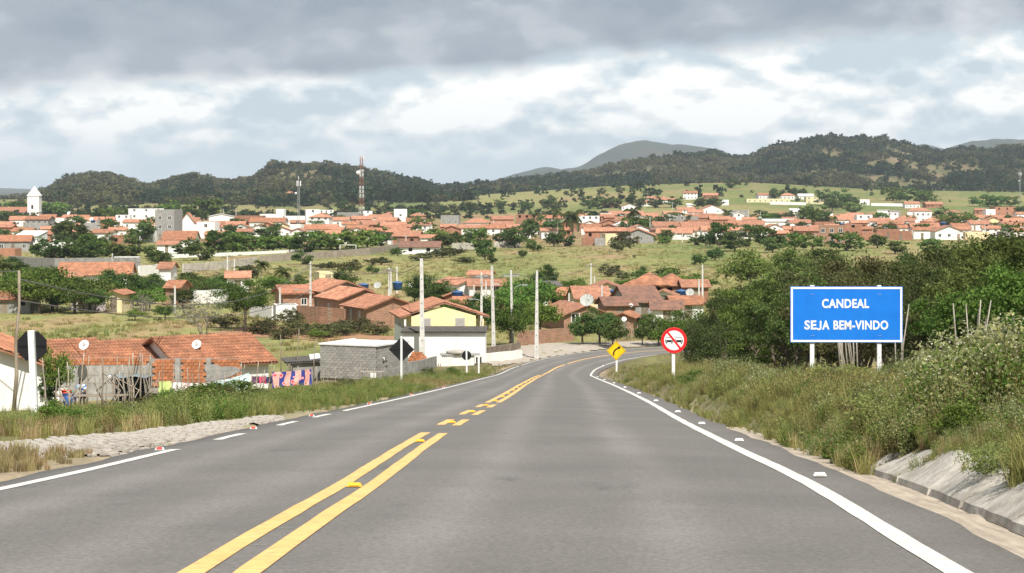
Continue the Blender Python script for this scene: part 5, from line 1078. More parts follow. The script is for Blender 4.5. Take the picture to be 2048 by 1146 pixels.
for i in range(3):
    PR['near_round', i] = tree_proto('t', 2.3, 4.6, .15, 70, 9000, .085, 'light', .24, .5, .30, 1, seed=10 + i)
    PR['mid_round', i] = tree_proto('t', 2.4, 4.6, .17, 42, 3600, .15, 'mid', .27, .5, .26, 1, seed=20 + i)
    PR['mid_light', i] = tree_proto('t', 2.6, 4.2, .15, 42, 3600, .15, 'light', .27, .5, .24, 1, seed=30 + i)
    PR['mid_dark', i] = tree_proto('t', 2.2, 4.8, .18, 42, 3800, .15, 'dark', .27, .7, .16, 1, seed=40 + i)
    PR['mid_bush', i] = tree_proto('t', 1.3, 1.7, .05, 26, 1500, .11, 'olive', .3, .9, .05, 3, seed=50 + i)
    PR['far_dark', i] = tree_proto('t', 2.6, 5.0, .22, 26, 900, .34, 'dark', .27, .8, .05, 1, seed=60 + i)
    PR['far_light', i] = tree_proto('t', 2.8, 4.6, .2, 26, 900, .34, 'light', .27, .8, .05, 1, seed=70 + i)
    PR['far_mid', i] = tree_proto('t', 2.7, 4.8, .2, 26, 900, .34, 'mid', .27, .8, .05, 1, seed=80 + i)
    PR['far_olive', i] = tree_proto('t', 2.5, 3.2, .12, 22, 700, .32, 'olive', .3, .8, .08, 2, seed=90 + i)
    PR['near_bush', i] = tree_proto('t', .75, 1.0, .02, 40, 3000, .032, ('weed', 'light', 'olive')[i], .26, .9, .04, 3, hollow=.2, seed=130 + i)
    PR['palm', i] = palm_proto(4.2 + i, 18, 2.9, i)
for i, (rx, nc, lm, sp, lo) in enumerate([(2.5, 60, 'thicket', .19, .05), (2.2, 46, 'thicketlight', .18, .08), (2.8, 66, 'thicket', .17, .06), (2.1, 52, 'mid', .17, .10), (2.6, 48, 'thicketolive', .18, .05)]): PR['near_thicket', i] = tree_proto('t', rx, 5.0, .09, nc, 13000, .068, lm, sp, .9, lo, 3, hollow=.3, seed=i)
for i in range(2): PR['twig', i] = twig_proto(3.6, 2.4, 7, 'grey', 500, i)
TREES = []
NAMES = {'near_bush': 'shrub', 'near_thicket': 'thicket_tree', 'near_round': 'tree', 'mid_round': 'tree', 'mid_light': 'tree', 'mid_dark': 'tree', 'mid_bush': 'shrub', 'far_dark': 'tree', 'far_light': 'tree', 'far_mid': 'tree', 'far_olive': 'shrub', 'palm': 'palm_tree', 'twig': 'bare_shrub'}
LOOK = {'near_bush': 'leafy', 'near_thicket': 'dark green', 'near_round': 'bright green round', 'mid_round': 'green round', 'mid_light': 'bright green', 'mid_dark': 'dark green', 'mid_bush': 'olive', 'far_dark': 'dark green', 'far_light': 'bright green', 'far_mid': 'green', 'far_olive': 'olive', 'palm': 'coconut', 'twig': 'bare grey'}
CATS = {'shrub': 'shrub', 'bare_shrub': 'shrub', 'palm_tree': 'palm', 'tree': 'tree', 'thicket_tree': 'tree'}
def plant(kind, u, d, hm, wf=1.0, label=None, var=None, group=None, z=0):
    i = rng.randrange({'twig': 2, 'near_thicket': 5}.get(kind, 3)) if var is None else var; p = PR[kind, i]; s = hm / p['h']; x, y, g = ground(u, d)
    o = thing(NAMES[kind], label, CATS[NAMES[kind]], (x, y, g + z), rng.uniform(0, 6.28), group, (s * wf, s * wf, s)); inst('trunk', p['trunk'], o); inst('crown', p['crown'], o); return o
def top_cap(u, d, us, vs): return float(Zp(np.interp(u, us, vs), d)) - G(X(u, d), d)
def grove(zone, group, items, spread=0):
    """items: (kind, u, v_base or d, height px or m, width factor)"""
    L = sorted(items, key=lambda q: q[1]); cnt = {}
    for kind, u, d, hm, wf in L:
        w = NAMES[kind]; noun = {'tree': 'tree', 'thicket_tree': 'tree', 'shrub': 'shrub', 'bare_shrub': 'shrub', 'palm_tree': 'palm'}[w]; k = (noun, LOOK[kind]); cnt[k] = cnt.get(k, 0) + 1
        plant(kind, u, d, hm, wf, f'{ordinal(cnt[k])} {LOOK[kind]} {noun} from left {zone}', group=group)
def pv(kind, u, v, hpx, wf=1.0): d = dv(v); return (kind, u, d, hpx * d / FPX, wf)

# right-hand thicket behind the welcome sign
T = []
for u, d, h, wf in [(1420, 128, 3.7, 1.1), (1462, 120, 5.0, 1.0), (1500, 112, 4.6, 1.1), (1440, 104, 3.4, 1.2), (1540, 118, 5.6, 1.0), (1580, 130, 5.4, 1.1), (1500, 96, 4.2, 1.0), (1560, 92, 4.4, 1.1), (1630, 112, 5.6, 1.1), (1610, 88, 4.3, 1.1), (1680, 120, 6.4, 1.1), (1670, 90, 4.6, 1.0), (1730, 105, 6.0, 1.1), (1720, 82, 4.6, 1.0), (1780, 116, 6.6, 1.1), (1790, 86, 5.2, 1.0), (1840, 100, 6.0, 1.1), (1850, 76, 4.8, 1.0), (1900, 112, 6.4, 1.1), (1905, 82, 5.4, 1.0), (1960, 96, 6.2, 1.1), (1950, 70, 4.7, 1.0), (2010, 108, 7.0, 1.1), (2000, 74, 5.3, 1.0), (2060, 88, 6.4, 1.1), (2052, 62, 4.6, 1.0), (2110, 76, 6, 1.1), (2120, 100, 7, 1.1), (1440, 150, 4.8, 1.1), (1490, 165, 6.0, 1.1), (1545, 160, 6.2, 1.1), (1600, 170, 6.4, 1.1), (1660, 165, 6.6, 1.1), (1720, 160, 7.2, 1.1), (1790, 155, 7.4, 1.1), (1860, 150, 7.2, 1.1), (1930, 145, 7.2, 1.1), (2000, 145, 7.8, 1.1), (2070, 140, 7.8, 1.1), (1410, 175, 4.4, 1.0)]:
    T.append(('near_thicket', u, d, h, wf))
T += [('near_round', 1372, 172, 4.6, 1.0), ('near_round', 1398, 160, 4.2, 1.0), ('near_round', 1905, 64, 3.0, 1.2), ('near_round', 2030, 52, 3.0, 1.2), ('mid_dark', 1285, 205, 3.0, .75), ('mid_dark', 1340, 206, 2.8, .9)]
T += [('mid_round', u, d, h, 1.1) for u, d, h in [(1470, 230, 5.5), (1540, 240, 6.2), (1620, 235, 6.4), (1700, 245, 6.8), (1780, 240, 6.6), (1860, 230, 6.8), (1940, 240, 6.8), (2010, 235, 7.4), (2070, 225, 7), (1500, 300, 6.5), (1580, 320, 7), (1640, 330, 7.6), (1820, 330, 7.4), (1900, 340, 7.2), (2000, 330, 7.6)]]
T += [('twig', 1690, 84, 3.2, .8), ('twig', 1705, 230, 7.0, 1.0), ('twig', 1760, 150, 5.5, 1.0)]
RT = random.Random(3)
T = [(k, u, d, max(1.6, RT.uniform(.80, 1.06) * min(h, top_cap(u, d, [1400, 1450, 1500, 1600, 1700, 1800, 1900, 2000, 2100], [550, 524, 500, 494, 488, 488, 494, 476, 466]))), w * RT.uniform(.8, 1.05)) for k, u, d, h, w in T]
grove('in the thicket behind the blue sign', 'thicket on the right', T)
# middle ground
plant('near_round', 490, 226, 5.6, 1.05, 'lone round bright green tree with clear trunk beside small white box house', 0)
plant('twig', 410, 215, 4.6, 1.15, 'large bare grey shrub left of the lone round tree', 0)
grove('in the left middle ground', 'trees in the left middle ground', [pv('mid_light', 60, 618, 78, 1.15), pv('mid_light', 105, 622, 82, 1.1), pv('mid_light', 30, 622, 62, 1.2), pv('mid_round', 180, 622, 64, 1.3), pv('mid_round', 150, 606, 50, 1.2), pv('mid_dark', 115, 625, 50, 1.0), pv('mid_dark', 215, 600, 58, 1.2), pv('mid_dark', 255, 598, 52, 1.4), pv('mid_dark', 300, 600, 50, 1.3), pv('mid_light', 300, 622, 44, 1.2), pv('mid_round', 265, 618, 46, 1.2), pv('mid_dark', 150, 588, 34, .9), pv('mid_dark', 370, 596, 44, 1.3), pv('mid_dark', 405, 590, 38, 1.2), pv('mid_dark', 440, 582, 32, 1.3), pv('mid_dark', 340, 604, 40, 1.0), pv('mid_dark', 8, 560, 48, 1.3), pv('mid_dark', 35, 562, 40, 1.2), pv('palm', 330, 574, 62, 1.0), pv('palm', 522, 580, 58, .95), pv('palm', 566, 588, 52, .9), pv('palm', 10, 590, 70, .9), pv('mid_light', 545, 590, 34, 1.6), pv('mid_dark', 688, 600, 62, .8), pv('mid_dark', 600, 586, 34, 1.3), pv('mid_light', 480, 588, 30, 1.6), pv('twig', 285, 628, 40, 1.0), pv('mid_bush', 580, 650, 30, 1.1), pv('mid_bush', 540, 655, 22, 1.1), pv('mid_dark', 745, 645, 46, .8), pv('mid_bush', 770, 640, 30, 1), pv('mid_bush', 520, 668, 26, 1.4), pv('mid_bush', 560, 676, 24, 1.5), pv('mid_bush', 600, 668, 26, 1.5), pv('mid_bush', 640, 672, 26, 1.5), pv('mid_bush', 680, 668, 28, 1.5), pv('mid_bush', 720, 664, 28, 1.5), pv('mid_bush', 755, 668, 26, 1.4), pv('mid_light', 640, 676, 20, 1.6), pv('mid_round', 70, 582, 46, 1.4), pv('mid_round', 210, 570, 26, 1.6), pv('mid_light', 270, 640, 22, 1.4), pv('mid_dark', 380, 575, 30, 1.4), pv('mid_round', 430, 600, 40, 1.3), pv('mid_round', 620, 592, 30, 1.3), pv('mid_dark', 560, 600, 30, 1.2), pv('palm', 480, 578, 44, .9), pv('mid_round', 330, 640, 30, 1.3), pv('mid_bush', 450, 655, 26, 1.5), pv('mid_light', 80, 627, 76, 1.2), pv('mid_round', 150, 628, 60, 1.3), pv('mid_round', 190, 627, 46, 1.3), pv('mid_dark', 275, 612, 48, 1.3), pv('mid_dark', 366, 618, 40, 1.2), pv('mid_dark', 395, 606, 44, 1.3), pv('mid_round', 320, 596, 36, 1.2), pv('mid_dark', 455, 604, 40, 1.2), pv('mid_light', 20, 600, 44, 1.4), pv('mid_round', 270, 586, 34, 1.5)])
grove('around the near roadside cluster', 'trees around the near houses', [pv('mid_dark', 850, 618, 74, .8), pv('mid_dark', 882, 620, 56, 1.0), pv('mid_dark', 830, 608, 44, 1.2), pv('mid_dark', 948, 655, 66, .9), pv('mid_dark', 975, 660, 60, .9), pv('mid_round', 905, 640, 40, 1.1), pv('mid_light', 1050, 648, 86, 1.0), pv('mid_light', 1075, 632, 70, 1.1), pv('mid_light', 1020, 690, 78, .8), pv('mid_light', 1148, 600, 40, 1.3), pv('mid_light', 1260, 598, 40, 1.5), pv('mid_light', 1310, 596, 48, 1.6), pv('mid_light', 1355, 596, 50, 1.5), pv('mid_light', 1392, 592, 40, 1.5), pv('mid_dark', 1335, 580, 46, 1.3), pv('mid_dark', 1165, 690, 62, 1.0), pv('mid_dark', 1200, 690, 70, 1.0), pv('mid_dark', 1226, 694, 58, 1.0), pv('mid_dark', 1140, 640, 30, 1.2), pv('mid_round', 1000, 640, 60, 1.1), pv('mid_dark', 1035, 620, 52, 1.2), pv('mid_dark', 1110, 606, 34, 1.4), pv('mid_light', 1080, 668, 66, 1.0), pv('mid_round', 1300, 668, 40, 1.1), pv('mid_dark', 1318, 690, 54, 1.0), pv('mid_round', 1240, 622, 26, 1.2), pv('mid_round', 920, 655, 50, 1.0), pv('mid_dark', 885, 605, 40, 1.2), pv('mid_light', 1000, 596, 34, 1.4), pv('mid_dark', 1190, 630, 40, .8), pv('mid_dark', 1072, 590, 44, 1.1), pv('mid_dark', 1098, 582, 50, .9), pv('mid_bush', 1218, 556, 24, 1.1), pv('mid_bush', 1245, 562, 16, 1.2), pv('mid_dark', 1285, 562, 26, 1.2), pv('mid_light', 820, 650, 40, 1.2)])
# trees of the plain and the town
grove('on the open field', 'lone shrubs on the field', [pv('far_dark', 606, 528, 26, 1.5), pv('far_mid', 1066, 503, 26, 1.2), pv('far_dark', 1047, 517, 16, 1.2), pv('far_olive', 1235, 504, 26, 1.0), pv('far_dark', 1268, 516, 6, 1.2), pv('far_dark', 970, 522, 42, .8), pv('far_mid', 958, 500, 40, 1.2), pv('far_dark', 985, 530, 20, 1.0), pv('far_olive', 905, 512, 16, 2.2), pv('far_olive', 880, 516, 14, 2.4), pv('far_olive', 840, 522, 14, 2.2), pv('far_dark', 795, 512, 18, 1.6), pv('far_olive', 760, 530, 14, 2.0), pv('far_olive', 930, 528, 12, 2.4), pv('far_dark', 745, 548, 16, 1.6), pv('far_olive', 700, 546, 24, 1.3), pv('far_olive', 500, 560, 24, 1.2), pv('far_olive', 655, 540, 14, 2), pv('far_dark', 1400, 530, 24, 1.3), pv('far_dark', 1430, 520, 26, 1.4)])
L = [pv('far_dark', 145, 492, 48, 1.1), pv('far_dark', 120, 498, 30, 1.1), pv('far_light', 172, 512, 40, 1.1), pv('far_dark', 90, 520, 36, 1.0), pv('far_dark', 112, 521, 32, 1.2), pv('far_dark', 150, 521, 34, 1.2), pv('far_dark', 190, 519, 34, 1.2), pv('far_dark', 228, 518, 32, 1.2), pv('far_dark', 262, 517, 26, 1.2), pv('far_dark', 305, 516, 24, 1.2), pv('far_dark', 208, 446, 26, 1.1), pv('far_mid', 240, 448, 32, 1.2), pv('far_mid', 225, 475, 34, .9), pv('far_dark', 285, 486, 40, .9), pv('far_mid', 265, 492, 22, 1.2), pv('far_light', 110, 436, 30, 1.2), pv('far_mid', 35, 432, 26, 1.4), pv('far_light', 340, 442, 36, 1.1), pv('far_light', 412, 440, 40, 1.1), pv('far_dark', 390, 445, 26, 1.2), pv('far_mid', 8, 446, 20, 1.0), pv('far_dark', 215, 490, 20, 1.0), pv('far_dark', 372, 512, 30, 1.1), pv('far_dark', 400, 520, 34, 1.1), pv('far_dark', 320, 530, 26, 1.1), pv('far_mid', 435, 505, 36, 1.1), pv('far_mid', 465, 505, 40, 1.1), pv('far_light', 505, 504, 36, 1.2), pv('far_mid', 490, 500, 26, 1.2), pv('far_light', 545, 503, 30, 1.3), pv('far_light', 580, 503, 34, 1.2), pv('far_dark', 610, 504, 32, 1.1), pv('far_light', 640, 500, 34, 1.3), pv('far_light', 675, 500, 32, 1.4), pv('far_light', 712, 498, 34, 1.3), pv('far_light', 735, 496, 30, 1.2), pv('far_dark', 762, 492, 30, 1.0), pv('far_dark', 650, 482, 18, 1.3), pv('far_dark', 700, 474, 16, 1.4), pv('far_dark', 690, 430, 22, 1.2), pv('far_mid', 765, 462, 14, 1.3), pv('far_dark', 550, 470, 22, .9), pv('far_light', 825, 440, 20, 1.2), pv('far_mid', 840, 462, 24, 1.4), pv('far_light', 868, 486, 28, 1.2), pv('far_dark', 885, 496, 26, 1.3), pv('far_dark', 910, 492, 26, 1.3), pv('far_dark', 934, 486, 22, 1.2)]
FT = random.Random(5)
for k in range(26): u = FT.uniform(0, 860); v = FT.uniform(444, 492); L.append(pv(FT.choice(['far_dark', 'far_mid', 'far_dark']), u, v, FT.uniform(14, 24), FT.uniform(1, 1.5)))
L = [(a, b, c, d_ * 1.12, e * 1.28) for a, b, c, d_, e in L]
grove('in the town left of centre', 'trees in the left town', L)
L = [pv('far_dark', 1030, 494, 40, 1.0), pv('far_dark', 1005, 488, 24, 1.2), pv('far_dark', 1052, 478, 34, 1.0), pv('far_dark', 1080, 470, 38, 1.2), pv('far_dark', 1105, 474, 36, 1.0), pv('palm', 1145, 490, 66, .7), pv('palm', 1115, 478, 60, .6), pv('far_dark', 1130, 492, 30, 1.0), pv('far_dark', 1108, 492, 28, 1.1), pv('far_dark', 1182, 455, 26, .9), pv('palm', 1265, 468, 52, .7), pv('far_light', 1272, 470, 36, .9), pv('far_dark', 1298, 462, 28, 1.2), pv('far_dark', 1330, 458, 28, 1.2), pv('far_dark', 1368, 452, 22, 1.2), pv('far_dark', 1240, 470, 22, 1.0), pv('far_olive', 1252, 492, 26, 1.0), pv('far_light', 1325, 488, 16, 1.4), pv('far_dark', 1390, 490, 18, 1.4), pv('far_dark', 1412, 492, 26, 1.2), pv('far_mid', 1440, 496, 44, 1.0), pv('far_dark', 1470, 502, 40, 1.2), pv('far_mid', 1535, 496, 44, 1.0), pv('far_dark', 1545, 504, 30, 1.2), pv('far_light', 1590, 500, 34, .9), pv('far_light', 1625, 500, 32, 1.0), pv('far_mid', 1695, 502, 38, 1.3), pv('far_dark', 1755, 496, 28, 1.1), pv('far_mid', 1790, 508, 22, 1.6), pv('far_dark', 1625, 456, 44, .9), pv('far_dark', 1640, 452, 34, 1.2), pv('far_mid', 1760, 448, 24, 1.0), pv('far_dark', 1818, 450, 16, 1.4), pv('far_dark', 1890, 440, 22, 1.3), pv('far_mid', 1895, 458, 28, 1.2), pv('far_mid', 1930, 458, 32, 1.2), pv('far_dark', 2018, 448, 20, 1.0), pv('far_dark', 2045, 436, 26, 1.2), pv('far_mid', 1710, 432, 24, 1.2), pv('far_dark', 1665, 430, 24, 1.1), pv('palm', 1455, 448, 28, .9), pv('far_dark', 1518, 440, 20, 1.4), pv('far_dark', 1560, 444, 18, 1.4), pv('far_olive', 1580, 444, 20, 1.0), pv('far_light', 2010, 508, 30, 1.4), pv('far_light', 1960, 512, 24, 1.5), pv('far_mid', 1860, 512, 30, 1.4), pv('far_mid', 1500, 480, 26, 1.2), pv('far_olive', 1430, 470, 18, 1.2), pv('far_mid', 1990, 463, 14, 1.1), pv('far_mid', 1765, 470, 14, 1.1)]
for k in range(30): u = FT.uniform(1180, 2048); v = FT.uniform(440, 486); L.append(pv(FT.choice(['far_dark', 'far_mid', 'far_dark']), u, v, FT.uniform(12, 22), FT.uniform(1, 1.5)))
L = [(a, b, c, d_ * 1.05, e * 1.2) for a, b, c, d_, e in L]
grove('in the right half of town', 'trees in the right town', L)
L = [('far_dark', u, d, h, w) for u, d, h, w in [(1180, 1420, 8, 1.3), (1210, 1430, 9, 1.3), (1230, 1440, 7, 1.5), (1270, 1400, 11, 1.2), (1310, 1420, 7, 1.8), (1350, 1420, 7, 1.8), (1405, 1400, 8, 1.4), (1430, 1390, 9, 1.3), (1650, 1460, 11, 1.3), (1680, 1440, 12, 1.3), (1700, 1440, 9, 1.4), (1550, 1560, 9, 1.0), (1585, 1580, 9, 1.0), (1605, 1600, 8, 1.0), (1465, 1750, 8, 1.5), (1105, 1380, 10, 1.0), (1050, 1400, 7, 1.4), (1000, 1450, 7, 1.4), (940, 1420, 7, 1.4)]]
L += [('far_light', u, d, h, w) for u, d, h, w in [(1785, 1600, 12, 1.3), (1815, 1560, 11, 1.5), (1850, 1560, 10, 1.4), (1960, 1500, 9, 1.6), (1990, 1480, 9, 1.6), (2020, 1500, 8, 1.6)]]
grove('on the pasture below the hills', 'trees on the far pasture', L)

# ------------------------------------------------------------------ scattered growth (stuff)
def proto_obj(name, V, F, m, extra=None):
    me = mesh_np(name, V, F, None, attrs={'tint': ('FLOAT', 'POINT', extra['tint'])} if extra else None)
    for q in m: me.materials.append(q)
    if extra and 'mi' in extra: me.polygons.foreach_set('material_index', extra['mi'])
    return bpy.data.objects.new(name, me)
def scatter(name, label, cat, protos, P, rot, scale, idx):
    coll = bpy.data.collections.new(name + '_sources')
    for o in protos: coll.objects.link(o)
    me = bpy.data.meshes.new(name); me.vertices.add(len(P)); me.vertices.foreach_set('co', np.asarray(P, np.float32).ravel())
    for an, typ, val in (('rz', 'FLOAT', rot), ('sc', 'FLOAT', scale), ('ix', 'INT', idx)):
        a = me.attributes.new(an, typ, 'POINT'); a.data.foreach_set('value', np.asarray(val, np.float32 if typ == 'FLOAT' else np.int32))
    o = inst(name, me); tag(o, label, cat, kind='stuff')
    ng = bpy.data.node_groups.new(name, 'GeometryNodeTree'); ng.interface.new_socket('Geometry', in_out='INPUT', socket_type='NodeSocketGeometry'); ng.interface.new_socket('Geometry', in_out='OUTPUT', socket_type='NodeSocketGeometry')
    N = ng.nodes.new; L = ng.links.new; gi = N('NodeGroupInput'); go = N('NodeGroupOutput'); ci = N('GeometryNodeCollectionInfo'); ci.inputs[0].default_value = coll; ci.inputs[1].default_value = True; ci.inputs[2].default_value = True
    ip = N('GeometryNodeInstanceOnPoints'); ip.inputs['Pick Instance'].default_value = True
    def at(nm, ty): n = N('GeometryNodeInputNamedAttribute'); n.data_type = ty; n.inputs[0].default_value = nm; return n.outputs[0]
    cb = N('ShaderNodeCombineXYZ'); L(at('rz', 'FLOAT'), cb.inputs[2]); er = N('FunctionNodeEulerToRotation'); L(cb.outputs[0], er.inputs[0])
    L(gi.outputs[0], ip.inputs['Points']); L(ci.outputs[0], ip.inputs['Instance']); L(at('ix', 'INT'), ip.inputs['Instance Index']); L(er.outputs[0], ip.inputs['Rotation']); L(at('sc', 'FLOAT'), ip.inputs['Scale']); L(ip.outputs[0], go.inputs[0])
    md = o.modifiers.new('scatter', 'NODES'); md.node_group = ng; return o
def tuft(n, h, spread, lm, seed, w=.012, lean=.5, seedheads=0):
    r = np.random.default_rng(seed); a = r.uniform(0, 6.28, n); rad = spread * np.sqrt(r.random(n)); b = np.stack([np.cos(a) * rad, np.sin(a) * rad, np.full(n, -.03)], 1)
    hh = h * r.uniform(.5, 1.15, n); da = r.uniform(0, 6.28, n); le = lean * r.uniform(.1, 1, n) * hh; t = b + np.stack([np.cos(da) * le, np.sin(da) * le, hh], 1); m = b * .45 + t * .55; m[:, 2] += .12 * hh
    sd = np.stack([-np.sin(da), np.cos(da), 0 * a], 1) * w
    V = np.stack([b - sd, b + sd, m + sd * .8, m - sd * .8, t + sd * .15, t - sd * .15], 1).reshape(-1, 3); k = np.arange(n)[:, None] * 6; F = np.concatenate([k + [0, 1, 2, 3], k + [3, 2, 4, 5]])
    return proto_obj('tuft', V, F, [LM[lm]], {'tint': np.repeat(np.clip(r.normal(.5, .22, n), 0, 1), 6)})
def weed(h, rx, nst, nl, leaf, lm, seed, flowers=0, fl_lm='flower', stem_lm='weed', fsize=.016, bias=.5):
    """weedy plant: thin stems, small leaves along them, flower heads near the tops"""
    r = np.random.default_rng(seed); Vs, Fs, T, MI = [], [], [], []; n0 = 0; tips = []; path = []
    for i in range(nst):
        a = r.uniform(0, 6.28); e = r.uniform(.15, 1) * rx; hh = h * r.uniform(.55, 1.1); k = 6; pts = []
        for q in range(k + 1): f = q / k; pts.append([math.cos(a) * e * f ** 1.2 + r.normal(0, .015), math.sin(a) * e * f ** 1.2 + r.normal(0, .015), hh * (f ** .85) - .03])
        pts = np.array(pts); path.append(pts); tips.append(pts[-1])
        w = .005
        for q in range(k):
            sd = np.array([-math.sin(a), math.cos(a), 0]) * w; Vs.append(np.array([pts[q] - sd, pts[q] + sd, pts[q + 1] + sd * .7, pts[q + 1] - sd * .7])); T.append(np.full(4, r.uniform(.2, .8))); MI.append([1])
    PA = np.concatenate(path); C = PA[r.integers(0, len(PA), nl)]; C = C + r.normal(0, .05 * (rx / .4 + .4), (nl, 3)); C[:, 2] = np.abs(C[:, 2])
    V, F = leaf_quads(C, leaf, bias, r=r); Vs.append(V); T.append(np.repeat(np.clip(r.normal(.45, .24, nl), 0, 1), 4)); MI.append([0] * nl)
    if flowers:
        tp = np.array(tips); C = tp[r.integers(0, len(tp), flowers)] + r.normal(0, .06, (flowers, 3)) * [1, 1, .8]; V, F = leaf_quads(C, fsize, 1.0, .9, r=r); Vs.append(V); T.append(np.repeat(r.random(flowers), 4)); MI.append([2] * flowers)
    V = np.concatenate(Vs); F = np.arange(len(V)).reshape(-1, 4)
    return proto_obj('weed', V, F, [LM[lm], LM[stem_lm], LM[fl_lm]], {'tint': np.concatenate(T), 'mi': np.concatenate([np.array(q) for q in MI]).astype(np.int32)})
def pts_in(n, y0, y1, t0, t1, side, power=1.0, r=nr, straight=True):
    """random spots beside the first straight: n points between y0 and y1, t0..t1 metres from the road axis"""
    y = y0 + (y1 - y0) * r.random(n) ** power; t = t0 + (t1 - t0) * r.random(n); k = np.searchsorted(RS[:400, 1], y).clip(0, len(RS) - 1)
    x = np.interp(y, RS[RS[:, 0] < 14][:, 1], RS[RS[:, 0] < 14][:, 0]) + side * t
    return x, y, t
def keep_off(x, y, tmin=4.35, extra=None):
    t, _ = road_t(x, y); m = np.abs(t) > tmin
    m &= ~((x > -9.9) & (x < -4.2) & (y > 25.2) & (y < 46) & (np.abs(x + 4.0) < np.interp(y, [25, 27.5, 30, 36, 42, 47], [7.6, 7.0, 4.6, 2.4, 1.4, .2])))
    if extra is not None: m &= extra(x, y)
    return m
def top_row(P, H, us, vs):
    """largest plant height at each spot that keeps the growth as low as the verge is seen to be"""
    u = UC + FPX * P[:, 0] / P[:, 1]; v = np.interp(u, us, vs) + nr.normal(0, 7, len(u)); return np.clip((Zp(v, P[:, 1]) - G(P[:, 0], P[:, 1])) / H, .10, 9)
def right_verge():
    prot = [weed(1.05, .42, 9, 330, .034, 'sage', 1, 14), weed(.95, .45, 9, 360, .032, 'weed', 2, 4), weed(.8, .42, 9, 320, .030, 'weed', 3, 0), weed(.85, .45, 12, 190, .022, 'rust', 4, 2), weed(1.15, .38, 7, 280, .036, 'sage', 5, 24), weed(.7, .4, 10, 280, .030, 'weed', 6, 6), weed(.8, .4, 8, 220, .026, 'weed', 7, 26, 'yellowleaf', fsize=.022), tuft(46, .75, .16, 'grass', 8), tuft(44, .7, .15, 'straw', 9), weed(.9, .42, 10, 420, .032, 'light', 10, 3)]
    P = []; 
    for n, y0, y1, t0, t1, pw in ((5200, 9, 60, 5.0, 14, 1.0), (1500, 9, 22, 4.95, 6.4, 1.0), (1500, 20, 40, 4.55, 6.4, 1.0), (2600, 50, 120, 4.6, 17, 1.0), (2200, 110, 182, 4.6, 20, 1.0), (1300, 36, 120, 4.3, 6.2, 1.0)):
        x, y, t = pts_in(n, y0, y1, t0, t1, 1, pw); P.append(np.stack([x, y, t], 1))
    P = np.concatenate(P); m = keep_off(P[:, 0], P[:, 1], 4.3); m &= ~((P[:, 1] < 21.5) & (P[:, 2] < 5.12 - .5 * sstep(.5, .62, fbm(P[:, 1] / 1.6, P[:, 1] * 0 + 4)))); P = P[m]; n = len(P)
    n1 = fbm(P[:, 0] / 3 + 3, P[:, 1] / 4); n2 = fbm(P[:, 0] / 2 + 50, P[:, 1] / 2.6 + 9)
    ix = np.where(n1 > .53, nr.choice([0, 4, 5, 0], n), np.where(n2 > .64, nr.choice([3, 2, 6, 8], n), nr.choice([1, 2, 9, 7, 0, 5], n)))
    far = P[:, 1] > 62; ix = np.where(far & (nr.random(n) < .62), nr.choice([7, 7, 8, 5, 5], n), ix)
    near_edge = np.clip((P[:, 2] - 4.6) / 1.6, .35, 1); big = .62 + .95 * sstep(.38, .66, fbm(P[:, 0] / 2.2, P[:, 1] / 3.2 + 70))
    sc = nr.uniform(.75, 1.2, n) * near_edge * big * np.where(far, .68, .80)
    sc = np.minimum(sc, top_row(P, 1.05, [1180, 1290, 1390, 1450, 1560, 1640, 1760, 1840, 1930, 2100], [748, 738, 722, 716, 742, 740, 744, 716, 690, 664]))
    Z = G(P[:, 0], P[:, 1]); scatter('roadside_weeds', 'tall flowering weeds and grasses massed along the right verge', 'weeds', prot, np.stack([P[:, 0], P[:, 1], Z], 1), nr.uniform(0, 6.28, n), sc, ix)
right_verge()
grove('along the right verge', 'leafy shrubs on the right verge', [('near_bush', UC + (t + float(np.interp(d, RS[:250, 1], RS[:250, 0]))) * FPX / d, d, h, w) for t, d, h, w in [(5.35, 15.2, .38, 1.1), (5.4, 20.8, .45, 1.2), (5.5, 27, .45, 1.2), (5.6, 33, .5, 1.2), (7.2, 24, .5, 1.1), (5.6, 42, .5, 1.3), (5.4, 50, .5, 1.3), (5.5, 66, .55, 1.3), (7.5, 30, .55, 1.2), (8.2, 36, .6, 1.2), (5.2, 22.5, .5, 1.1), (5.3, 24.6, .55, 1.2), (6.2, 19, .6, 1.1), (6.8, 17, .45, 1.1), (6.4, 26, .6, 1.2), (7.0, 40, .7, 1.3), (9.0, 45, .7, 1.3), (10.5, 50, .75, 1.3), (6.2, 36, .55, 1.3), (8.8, 27, .6, 1.2), (7.2, 47, .6, 1.3), (6.4, 57, .6, 1.3), (5.0, 13.2, .34, .9), (5.0, 17.2, .36, 1.0), (5.15, 11.6, .36, .9)]])
